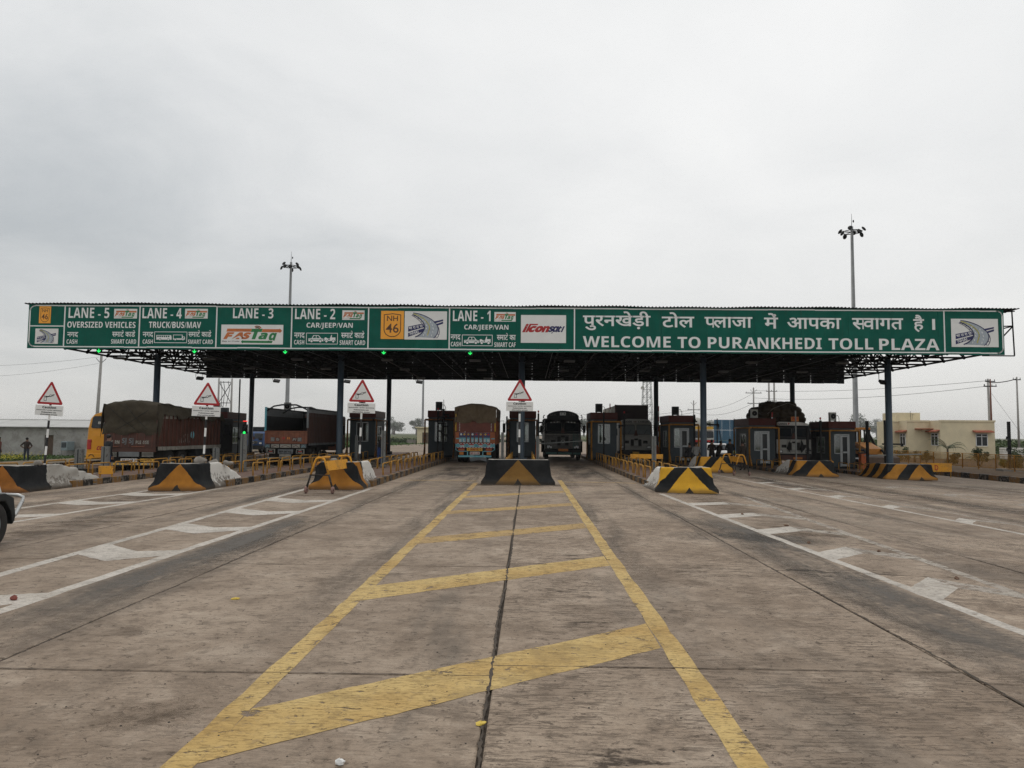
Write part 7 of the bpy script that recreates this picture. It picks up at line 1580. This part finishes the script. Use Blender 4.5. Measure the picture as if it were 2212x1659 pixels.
def shed():
    t = thing('shed', 'long whitewashed shed with a pale sheet roof in the field at left', 'building', (-44, 63, -0.45)); y0, y1, x0, x1 = 63.0, 69.0, -58.0, -33.0
    w = MB(); op = (-40.35, -39.6)
    w.box(x0, op[0], y0, y1, -0.7, 2.0).box(op[1], x1, y0, y1, -0.7, 2.0).box(op[0], op[1], y0, y1, 1.35, 2.0).box(op[0], op[1], y0+0.3, y1, -0.7, 1.35); w.build('wall', 'shed_wall', t, world=True)
    MB().box(op[0], op[1], y0+0.2, y0+0.25, -0.5, 1.35).build('door', 'tin_brown', t, world=True)
    for i in range(25):
        a, b = x0-0.3+i*1.02, x0-0.3+(i+1)*1.02-0.015; d = RND.uniform(0, 0.015)
        MB().poly([(a, y0-0.35, 2.0+d), (b, y0-0.35, 2.0+d), (b, 66.2, 2.62+d), (a, 66.2, 2.62+d)]).poly([(a, y0-0.35, 2.03+d), (b, y0-0.35, 2.03+d), (b, 66.2, 2.65+d), (a, 66.2, 2.65+d)]).poly([(a, 66.2, 2.65+d), (b, 66.2, 2.65+d), (b, 69.3, 2.05+d), (a, 69.3, 2.05+d)]).build('roof_sheet', 'shed_roof', t, world=True)
    MB().box(x0-0.3, x1+0.5, 66.1, 66.3, 2.6, 2.70).build('ridge_cap', 'shed_roof', t, world=True)
    for x, lb in ((-38.0, 'pale blue-grey air cooler on legs beside the shed door'), (-34.8, 'air cooler on a stand at the right part of the shed wall')):
        a = thing('air_cooler', lb, 'air cooler', (x, 62.4, -0.45), rad(-20), 'air coolers by the shed'); MB().box(-0.35, 0.35, -0.35, 0.35, 0.55, 1.3).build('body', 'cooler', a, bevel=0.03)
        g = MB().box(-0.27, 0.27, -0.365, -0.345, 0.78, 1.22).build('grille', 'steel_black', a)
        for i in range(5): MB().box(-0.27, 0.27, -0.375, -0.36, 0.80+i*0.09, 0.82+i*0.09).build('louvre', 'cooler', g)
        for sx_ in (-1, 1):
            for sy_ in (-1, 1): MB().cyl((sx_*0.3, sy_*0.3, 0), (sx_*0.3, sy_*0.3, 0.56), 0.02, n=5).build('leg', 'galv', a)
mat('cooler', (0.24, 0.29, 0.31), 0.6); shed()
def far_house(label, x, y, w, d, h, m='wall_cream'):
    t = thing('far_house', label, 'building', (x, y, -0.6)); MB().box(-w/2, w/2, 0, d, 0, h).build('wall', m, t); MB().box(-w/2-0.3, w/2+0.3, -0.4, d+0.3, h, h+0.25).build('roof', m, t)
    wd_ = MB().box(-w*0.3, -w*0.08, -0.03, 0.02, 0.3, h*0.75).build('door', 'tin_brown', t); MB().box(w*0.12, w*0.32, -0.03, 0.02, h*0.4, h*0.75).build('window', 'glass_dark', t)
    MB().box(-w*0.9, -w/2-0.3, 0.5, 0.8, 0, 1.1).box(w/2+0.3, w*1.6, 0.5, 0.8, 0, 1.1).build('yard_wall', 'concrete_plain', t)
far_house('small cream house far off, left of the painted truck', -19.2, 150, 5.2, 5, 3.4)
# blue hoarding seen from behind, far right
t = thing('hoarding', 'blue sheet hoarding on dark struts behind the people', 'hoarding', (19.2, 75.0, -0.6))
for i in range(3):
    for j in range(3): MB().box(-1.0+i*0.78, -0.24+i*0.78, 0, 0.03, 0.9+j*1.02, 1.9+j*1.02).build('sheet', 'hoard_blue' if 'hoard_blue' in MATS else mat('hoard_blue', (0.05, 0.125, 0.20), 0.5, var=0.15), t)
for x in (-0.7, 0.95): MB().cyl((x, -0.05, 0), (x, -0.05, 4.05), 0.05, n=6).build('post', 'steel_black', t); MB().cyl((x+0.5, -1.0, 0), (x, -0.08, 3.8), 0.04, n=6).build('strut', 'steel_black', t)

# ================================================================ MASTS, POLES, WIRES
def high_mast(label, x, y, top, n=8, r0=0.26, r1=0.12, spike=1.2):
    z = -0.55; t = thing('high_mast', label, 'light mast', (x, y, z), 0, 'high light masts'); h = top-z
    MB().lathe([(r0*1.6, 0), (r0*1.6, 0.05), (r0, 0.06), (r1, h), (0, h)], 'z', (0, 0, 0), 16).build('shaft', 'mast_grey', t, True); MB().lathe([(0.85, -0.04), (0.9, 0.0), (0.85, 0.04), (0.8, 0.0), (0.85, -0.04)], 'z', (0, 0, h-0.5), 20).build('carriage_ring', 'steel_dark', t, True)
    MB().cyl((0, 0, h), (0, 0, h+spike), 0.03, 0.012, n=6).build('lightning_rod', 'steel_dark', t); MB().sph((0.15, 0, h+0.5), (0.07, 0.07, 0.13), 8, 6).build('beacon', 'steel_black', t, True)
    for i in range(n):
        a = 2*math.pi*(i+0.3)/n; c, s = math.cos(a), math.sin(a); MB().cyl((0, 0, h-0.5), (c*0.9, s*0.9, h-0.5), 0.03, n=5).build('spoke', 'steel_dark', t)
        up = 0.22 if i % 2 else -0.22; m_ = Matrix.Rotation(a, 3, 'Z') @ Matrix.Rotation(rad(50 if i % 2 else 65), 3, 'Y')
        l = MB().sph((0, 0, 0), (0.26, 0.21, 0.11), 10, 6); l.v = [tuple(m_ @ Vector(p)+Vector((c*1.0, s*1.0, h-0.5+up*0.8))) for p in l.v]; l.build('lamp_head', 'steel_black', t, True)
high_mast('tall grey light mast standing at right with a ring of floodlights', 29.4, 69.0, 20.9); high_mast('tall grey light mast left of centre, smaller ring of floodlights', -26.4, 83.0, 20.6)
high_mast('distant pale light mast left of the painted truck, top hidden by the canopy', -21.0, 152.0, 22.0, 6)
def epole(label, x, y, h, m='pole_cement', arms=((0.3, 1.3), (1.1, 1.1)), v=True, tilt=0.0, r=0.11, z0=-0.6):
    t = thing('utility_pole', label, 'pole', (x, y, z0), 0, 'electricity poles'); t.rotation_euler = (0, rad(tilt), 0); MB().cyl((0, 0, 0), (0, 0, h), r*1.25, r*0.75, n=8).build('shaft', m, t, True)
    for d, w in arms:
        a = MB().box(-w/2, w/2, -0.05, 0.05, h-d-0.05, h-d+0.05).build('crossarm', 'steel_dark', t)
        for q in (-0.45, 0.45): MB().cyl((q*w, 0, h-d+0.05), (q*w, 0, h-d+0.22), 0.035, n=6).build('insulator', 'steel_dark', a)
    if v:
        for s in (-1, 1): MB().cyl((0, 0, h-0.9), (s*0.55, 0, h-0.35), 0.03, n=5).build('stay', 'steel_dark', t)
mat('pole_cement', (0.30, 0.29, 0.275), 0.85); mat('pole_rust', (0.14, 0.055, 0.035), 0.8)
epole('grey cement pole with V arms behind the bus, left', -45.8, 80, 10.4, arms=(), tilt=1.5, r=0.17)
epole('thin pole with two crossarms above the hoarding and sack truck', 36.8, 125, 10.3, arms=((0.9, 2.6), (2.6, 2.0)), r=0.15)
epole('small distant pole with V arms above the glazed-door booth', 30.3, 140, 8.8, arms=((1.7, 2.2),), r=0.13)
epole('rusty thin pole beside the office, left of a pair', 48.0, 80, 8.5, 'pole_rust', arms=((0.25, 1.0), (0.75, 1.3)), v=False, r=0.09)
epole('pale cement pole beside the office, right of a pair', 48.45, 81, 8.6, arms=((0.8, 0.9),), v=False, tilt=-0.6, r=0.13)
epole('pale pole at the right picture edge', 52.0, 82, 8.9, arms=((0.3, 0.8),), v=False, r=0.10)
epole('twin pole left of the leftmost booth, left one', -32.8, 80, 8.0, arms=(), v=False, r=0.12); epole('twin pole left of the leftmost booth, right one', -31.4, 80, 8.0, arms=(), v=False, r=0.12)
t = thing('transformer_frame', 'cross-braced steel frame with cables between the twin poles at left', 'frame', (-32.1, 80, -0.6), 0)
fr2 = MB()
for p, q in (((-0.65, 0, 7.6), (0.65, 0, 7.6)), ((-0.65, 0, 5.4), (0.65, 0, 5.4)), ((-0.6, 0, 5.5), (0.6, 0, 7.5)), ((0.6, 0, 5.5), (-0.6, 0, 7.5))): fr2.cyl(p, q, 0.04, n=5)
fr2.build('bracing', 'steel_dark', t); MB().box(-0.4, 0.4, -0.3, 0.3, 4.0, 4.9).build('transformer', 'steel_dark', t, bevel=0.05)
for x in (-0.5, -0.2, 0.3): MB().tube([(x, 0, 7.7), (x+0.2, -0.1, 6.8), (x*0.6, -0.1, 5.0)], 0.03, 5).build('cable', 'rubber', t)
for i, (x, lb) in enumerate(((39.3, 'twin cement pole above the sack truck, left one'), (40.15, 'twin cement pole above the sack truck, right one'))): epole(lb, x, 125, 12.3, arms=((2.6, 0.9), (4.2, 0.7)), v=False, r=0.17)
def lattice(label, x, y, h, w0, w1):
    t = thing('lattice_tower', label, 'tower', (x, y, -0.6)); n = 9
    for sx_, sy_ in ((-1, -1), (1, -1), (1, 1), (-1, 1)): MB().cyl((sx_*w0/2, sy_*w0/2, 0), (sx_*w1/2, sy_*w1/2, h), 0.09, 0.06, n=5).build('leg', 'mast_grey', t)
    br = MB()
    for i in range(n):
        a, b = i/n, (i+1)/n; wa, wb = lerp(w0, w1, a)/2, lerp(w0, w1, b)/2
        for q in range(4):
            c = [(-1, -1), (1, -1), (1, 1), (-1, 1)]; p0, p1 = c[q], c[(q+1) % 4]
            br.cyl((p0[0]*wa, p0[1]*wa, a*h), (p1[0]*wb, p1[1]*wb, b*h), 0.05, n=4); br.cyl((p1[0]*wa, p1[1]*wa, a*h), (p0[0]*wb, p0[1]*wb, b*h), 0.05, n=4); br.cyl((p0[0]*wb, p0[1]*wb, b*h), (p1[0]*wb, p1[1]*wb, b*h), 0.05, n=4)
    br.build('bracing', 'mast_grey', t); MB().cyl((0, 0, 0), (0, 0, h), 0.18, n=6).build('cable_ladder', 'mast_grey', t); MB().lathe([(0.0, 0.25), (0.45, 0.1), (0.6, -0.1)], 'y', (-w1/2-0.5, -0.6, h*0.80), 12).build('dish', 'board_white', t, True)
lattice('distant lattice telecom tower behind the container truck', 40.5, 260, 23, 4.2, 2.3)
def wire(label, pts, r=0.012, sag=0.6):
    mb = MB()
    for a, b in zip(pts, pts[1:]):
        a, b = Vector(a), Vector(b); mb.tube([a.lerp(b, i/10)-Vector((0, 0, sag*4*(i/10)*(1-i/10))) for i in range(11)], r, 4)
    tag(mb.build('wire', 'rubber'), label, 'wire', 'overhead wires')
wire('overhead wire from the office poles to the left, top strand', [(48, 80, 7.75), (36.8, 125, 9.2)], 0.02, 0.5); wire('overhead wire from the office poles to the left, second strand', [(48, 80, 7.2), (36.8, 125, 8.0)], 0.02, 0.7); wire('thick cable between the office poles and the edge pole', [(48.3, 81, 7.6), (52, 82, 8.1)], 0.045, 0.15)
wire('overhead wire running left from the crossarm pole, upper strand', [(36.8, 125, 8.8), (30.3, 140, 6.5), (12, 190, 7)], 0.022, 0.9); wire('overhead wire running left from the crossarm pole, lower strand', [(36.8, 125, 7.2), (30.3, 140, 6.0), (12, 190, 6.2)], 0.022, 1.1)
wire('thin wire at left above the shed, upper strand', [(-45.8, 80, 9.6), (-80, 95, 10.0)], 0.011, 0.6); wire('thin wire at left above the shed, lower strand', [(-45.8, 80, 8.9), (-80, 95, 8.6)], 0.011, 0.8); wire('stay wire slanting down right of the office poles', [(48.6, 81, 6.6), (53.5, 81, -0.4)], 0.012, 0.0)

# ================================================================ RAILING AND GARDEN
fx, pz, pl = 31.0, GARDEN, 1.94
fence = thing('railing', 'yellow garden railing of thin bars along the right roadside', 'railing', (fx, 30, pz)); bar_me = MB().cyl((0, 0, 0.12), (0, 0, 0.98), 0.019, n=6).mesh('bar', 'hoop_yellow')
for i in range(24):
    y = i*pl; p = MB().tube([(0, y+0.06, 0.08), (0, y+0.06, 1.0), (0, y+0.12, 1.05), (0, y+pl-0.12, 1.05), (0, y+pl-0.06, 1.0), (0, y+pl-0.06, 0.08)], 0.024, 6).cyl((0, y+0.06, 0.14), (0, y+pl-0.06, 0.14), 0.018, n=6).build('fence_panel', 'hoop_yellow', fence, True)
    if i > 7:
        for k in range(13): inst('bar', bar_me, p, (0, y+0.19+k*(pl-0.38)/12, 0))
    else:
        bb = MB()
        for k in range(13): bb.cyl((0, y+0.19+k*(pl-0.38)/12, 0.12), (0, y+0.19+k*(pl-0.38)/12, 0.98), 0.011, n=5)
        bb.build('bars', 'hoop_yellow', p)
    MB().box(-0.03, 0.03, y-0.03, y+0.03, 0, 1.06).build('post', 'hoop_ochre', fence)
def leaf_mat(name, c0, c1, tr=0.25):
    k = NT(name); oi = k.n('ShaderNodeNewGeometry'); n = k.noise(1.5, 3, 0.5, k.pos()); c = k.mix(k.math('ADD', k.math('MULTIPLY', oi.outputs['Random Per Island'], 0.7), k.math('MULTIPLY', n, 0.3)), c0, c1); return k.fin(c, 0.6, 0, 0.3)
leaf_mat('leaf_green', (0.022, 0.045, 0.012), (0.075, 0.105, 0.028)); leaf_mat('leaf_dark', (0.014, 0.030, 0.010), (0.045, 0.070, 0.022)); leaf_mat('leaf_palm', (0.030, 0.048, 0.016), (0.085, 0.098, 0.040)); leaf_mat('leaf_grass', (0.030, 0.070, 0.012), (0.075, 0.13, 0.026)); leaf_mat('leaf_lime', (0.07, 0.10, 0.022), (0.17, 0.19, 0.05))
mat('bark', (0.085, 0.062, 0.045), 0.95, var=0.4, scale=12); mat('mustard', (0.55, 0.47, 0.04), 0.7)
def leafcloud(n, rx, ry, rz, ls, r, clumps=9, z0=0.0):
    mb = MB(); cs = []
    for i in range(clumps):
        a = r.uniform(0, 6.28); q = r.random()**0.5; h = r.uniform(-0.7, 0.9); cs.append((q*0.72*math.cos(a)*rx, q*0.72*math.sin(a)*ry, h*rz*0.75, r.uniform(0.28, 0.52)))
    for i in range(n):
        c = r.choice(cs); d = Vector((r.gauss(0, 1), r.gauss(0, 1), r.gauss(0, 1))).normalized()*(r.random()**0.4)*c[3]; p = Vector((c[0]+d.x*rx, c[1]+d.y*ry, c[2]+d.z*rz+z0))
        a = Vector((r.gauss(0, 1), r.gauss(0, 1), r.gauss(0, 0.6))).normalized()*ls*r.uniform(0.6, 1.3); b = a.cross(Vector((r.gauss(0, 1), r.gauss(0, 1), r.gauss(0, 1)))).normalized()*ls*0.45
        k = len(mb.v); mb.v += [tuple(p-a*0.5), tuple(p+b*0.5), tuple(p+a*0.5), tuple(p-b*0.5)]; mb.f.append((k, k+1, k+2, k+3))
    return mb
def palm(label, x, y, h, n, L, seed):
    r = random.Random(seed); t = thing('palm', label, 'palm', (x, y, GARDEN), r.uniform(0, 6), 'young palms in the garden'); MB().tube([(0, 0, 0), (0.03, 0.02, h*0.5), (0.02, 0.0, h)], [0.11, 0.09, 0.07], 8).build('trunk', 'bark', t, True)
    for i in range(n):
        a = 2*math.pi*i/n+r.uniform(-0.25, 0.25); el = r.uniform(0.35, 1.15); l = L*r.uniform(0.8, 1.1); mb = MB(); P = []
        for j in range(13):
            u = j/12; ang = el-u*u*1.7; 
            P.append((P[-1][0]+math.cos(ang)*l/12, P[-1][1]+math.sin(ang)*l/12) if P else (0.03, h))
        D = Vector((math.cos(a), math.sin(a), 0)); S_ = Vector((-math.sin(a), math.cos(a), 0)); pts = [D*q[0]+Vector((0, 0, q[1])) for q in P]; mb.tube(pts, [0.022*(1-j/14) for j in range(13)], 4)
        for j in range(2, 13):
            for q in range(2):
                for s in (-1, 1):
                    p = pts[j-1].lerp(pts[j], q*0.5); tan = (pts[j]-pts[j-1]).normalized(); ll = 0.34*math.sin(math.pi*min(0.97, 0.12+j/13.5))*r.uniform(0.8, 1.15); e = p+(S_*s*0.8+tan*0.55+Vector((0, 0, -0.35))).normalized()*ll; w_ = tan*0.022
                    k = len(mb.v); mb.v += [tuple(p-w_), tuple(p+w_), tuple(e)]; mb.f.append((k, k+1, k+2))
        mb.build('frond', 'leaf_palm', t)
palm('largest garden palm with a drooping crown before the office wall', 33.9, 62.5, 1.25, 9, 1.9, 2); palm('small palm near the blue column with two long fronds', 33.6, 72.5, 0.7, 7, 1.5, 5); palm('low palm between the large palm and the office corner', 33.8, 67.5, 0.5, 8, 1.1, 7); palm('small palm right of the large palm before the tank', 34.6, 59.5, 0.55, 8, 1.0, 9); palm('low feathery palm at the far end of the railing', 34.0, 77.0, 0.5, 7, 1.0, 12)
def shrub(label, x, y, rx, rz, n, m, seed, z=GARDEN, ls=0.13):
    r = random.Random(seed); t = thing('shrub', label, 'shrub', (x, y, z), 0, 'garden shrubs'); leafcloud(n, rx, rx, rz, ls, r, 8, rz*0.95).build('foliage', m, t); st_ = MB()
    for i in range(4): a = i*1.57+r.random(); st_.cyl((0, 0, 0), (math.cos(a)*rx*0.4, math.sin(a)*rx*0.4, rz), 0.025, 0.01, n=5)
    st_.build('stems', 'bark', t)
for i, (x, y, rx, rz, m, lb) in enumerate(((33.0, 68.5, 0.7, 0.5, 'leaf_dark', 'dark low shrub behind the railing below the office corner'), (33.4, 64.8, 0.6, 0.55, 'leaf_dark', 'dark shrub just left of the largest palm'), (33.2, 60.5, 0.6, 0.5, 'leaf_dark', 'dark shrub at the foot of the largest palm, right side'), (33.6, 57.5, 0.7, 0.75, 'leaf_dark', 'dark drooping shrub halfway along the railing'),
        (36.8, 58.0, 0.9, 0.75, 'leaf_green', 'round green shrub right of the ribbed tank'), (36.0, 54.6, 1.0, 0.7, 'leaf_green', 'green shrub left of the lone camera post'), (36.8, 52.4, 1.0, 0.85, 'leaf_lime', 'lime green shrub right of the lone camera post'), (34.6, 51.2, 0.9, 0.6, 'leaf_dark', 'dark shrub at the right picture edge behind the railing'),
        (36.5, 50.2, 1.2, 1.0, 'leaf_green', 'tall green shrub at the right picture edge'), (33.9, 55.2, 0.5, 0.42, 'leaf_lime', 'small lime shrub in the soil behind the railing'), (34.3, 70.4, 0.55, 0.7, 'leaf_green', 'green shrub before the recessed office wall'), (33.4, 53.3, 0.7, 0.45, 'leaf_dark', 'low dark hedge clump by the camera post'))): shrub(lb, x, y, rx, rz, 800, m, 30+i, ls=0.17)
# rows of tall crop and hedges: nobody could count the stems
def crop(label, name, x0, x1, y0, y1, h, n, m, ls, z=-0.55, seed=3):
    r = random.Random(seed); mb = MB()
    for i in range(n):
        x, y = r.uniform(x0, x1), lerp(y0, y1, r.random()**1.6); hh = h*(0.55+0.5*r.random())*(0.85+0.3*mnoise.noise(Vector((x*0.08, y*0.08, seed)))); zz = z+r.random()**0.6*hh; a = Vector((r.gauss(0, 1), r.gauss(0, 1), r.gauss(0, 0.8))).normalized()*ls*r.uniform(0.6, 1.4); b = a.cross(Vector((r.gauss(0, 1), r.gauss(0, 1), r.gauss(0, 1)))).normalized()*ls*0.4
        k = len(mb.v); p = Vector((x, y, zz)); mb.v += [tuple(p-a*0.5), tuple(p+b*0.5), tuple(p+a*0.5), tuple(p-b*0.5)]; mb.f.append((k, k+1, k+2, k+3))
    tag(mb.build(name, m), label, None, None, 'stuff')
crop('tall green crop in the field behind the office at right', 'tall_crop', 50, 130, 100, 150, 2.3, 26000, 'leaf_green', 0.55)
crop('short bright green crop between garden and tall crop at right', 'short_crop', 47, 90, 78, 100, 0.35, 9000, 'leaf_grass', 0.25, -0.55, 5)
crop('short green grass of the field before the shed', 'field_grass', -56, -33.5, 51.5, 62.5, 0.30, 16000, 'leaf_grass', 0.20, -0.50, 8)
crop('yellow flowering mustard patch left of the man in the field', 'mustard_patch', -38.5, -34.6, 51.5, 54.5, 0.75, 900, 'mustard', 0.09, -0.45, 9)
crop('green hedge line far off behind the left lanes', 'far_hedge', -60, 10, 165, 175, 1.7, 9000, 'leaf_dark', 0.6, -0.7, 10)
crop('low green growth beyond the far carriageway on the left', 'far_crop', -60, -15, 115, 160, 0.8, 9000, 'leaf_grass', 0.5, -0.7, 12)
# trees on the skyline
def tree_mesh(seed, h, w):
    r = random.Random(seed); tr = MB().tube([(0, 0, 0), (0.1, 0, h*0.3), (0.0, 0.1, h*0.55)], [w*0.07, w*0.05, w*0.03], 7)
    for i in range(5): a = i*1.25+r.random(); tr.cyl((0.05, 0.05, h*(0.3+0.05*i)), (math.cos(a)*w*0.3, math.sin(a)*w*0.3, h*(0.6+0.05*i)), w*0.025, w*0.01, n=5)
    return tr.mesh('trunk', 'bark', True), leafcloud(1500, w*0.62, w*0.62, h*0.42, w*0.095, r, 13, h*0.62).mesh('crown', 'leaf_dark')
TM = [tree_mesh(41, 6.0, 5.0), tree_mesh(42, 5.0, 6.5), tree_mesh(43, 7.5, 5.5)]
TREES = [(205, 650, 0, 3.24, 'tree on the skyline just right of the office'), (263, 702, 1, 3.58, 'round tree on the skyline right of the office poles'), (383, 889, 2, 3.91, 'tree on the skyline near the right picture edge'), (513, 1129, 1, 4.55, 'hazy broad tree far right on the skyline'), (650, 1436, 2, 4.88, 'faint hazy tree at the far right'), (342, 1436, 0, 5.20, 'faint hazy tree behind the office poles'),
         (-198, 1129, 1, 4.23, 'tree far left of the small cream house'), (-130, 889, 0, 3.24, 'tree just left of the small cream house'), (-103, 1026, 1, 3.91, 'tree behind the small cream house'), (-27, 1300, 2, 3.91, 'distant tree left of the centre booth'), (20, 1026, 1, 3.24, 'distant tree right of the centre booth'), (83, 1129, 0, 4.23, 'distant tree between dark truck and booth'), (34, 150, 2, 0.71, 'bare-looking tree beside the blue hoarding'), (-410, 1026, 0, 4.88, 'hazy tree behind the shed roof'), (-256, 1436, 2, 4.55, 'faint tree behind the tarpaulin truck')]
for x, y, k, s, lb in TREES:
    t = thing('tree', lb, 'tree', (x, y, -0.7), RND.uniform(0, 6), 'trees on the skyline'); t.scale = (s, s, s); inst('trunk', TM[k][0], t); inst('crown', TM[k][1], t)

# ================================================================ HAZE
def haze():
    m = bpy.data.materials.new('haze'); m.use_nodes = True; nt = m.node_tree; nt.nodes.clear(); o = nt.nodes.new('ShaderNodeOutputMaterial'); v = nt.nodes.new('ShaderNodeVolumePrincipled')
    v.inputs['Color'].default_value = (0.93, 0.93, 0.92, 1); v.inputs['Density'].default_value = 0.00020; v.inputs['Anisotropy'].default_value = 0.2; nt.links.new(v.outputs[0], o.inputs['Volume'])
    h = MB().box(-1500, 1500, -80, 1900, -2.2, 34).build('haze', m); tag(h, 'pale even winter haze filling the air', None, None, 'stuff')
if HAZE: haze()

bpy.data.scenes.remove(TMP)
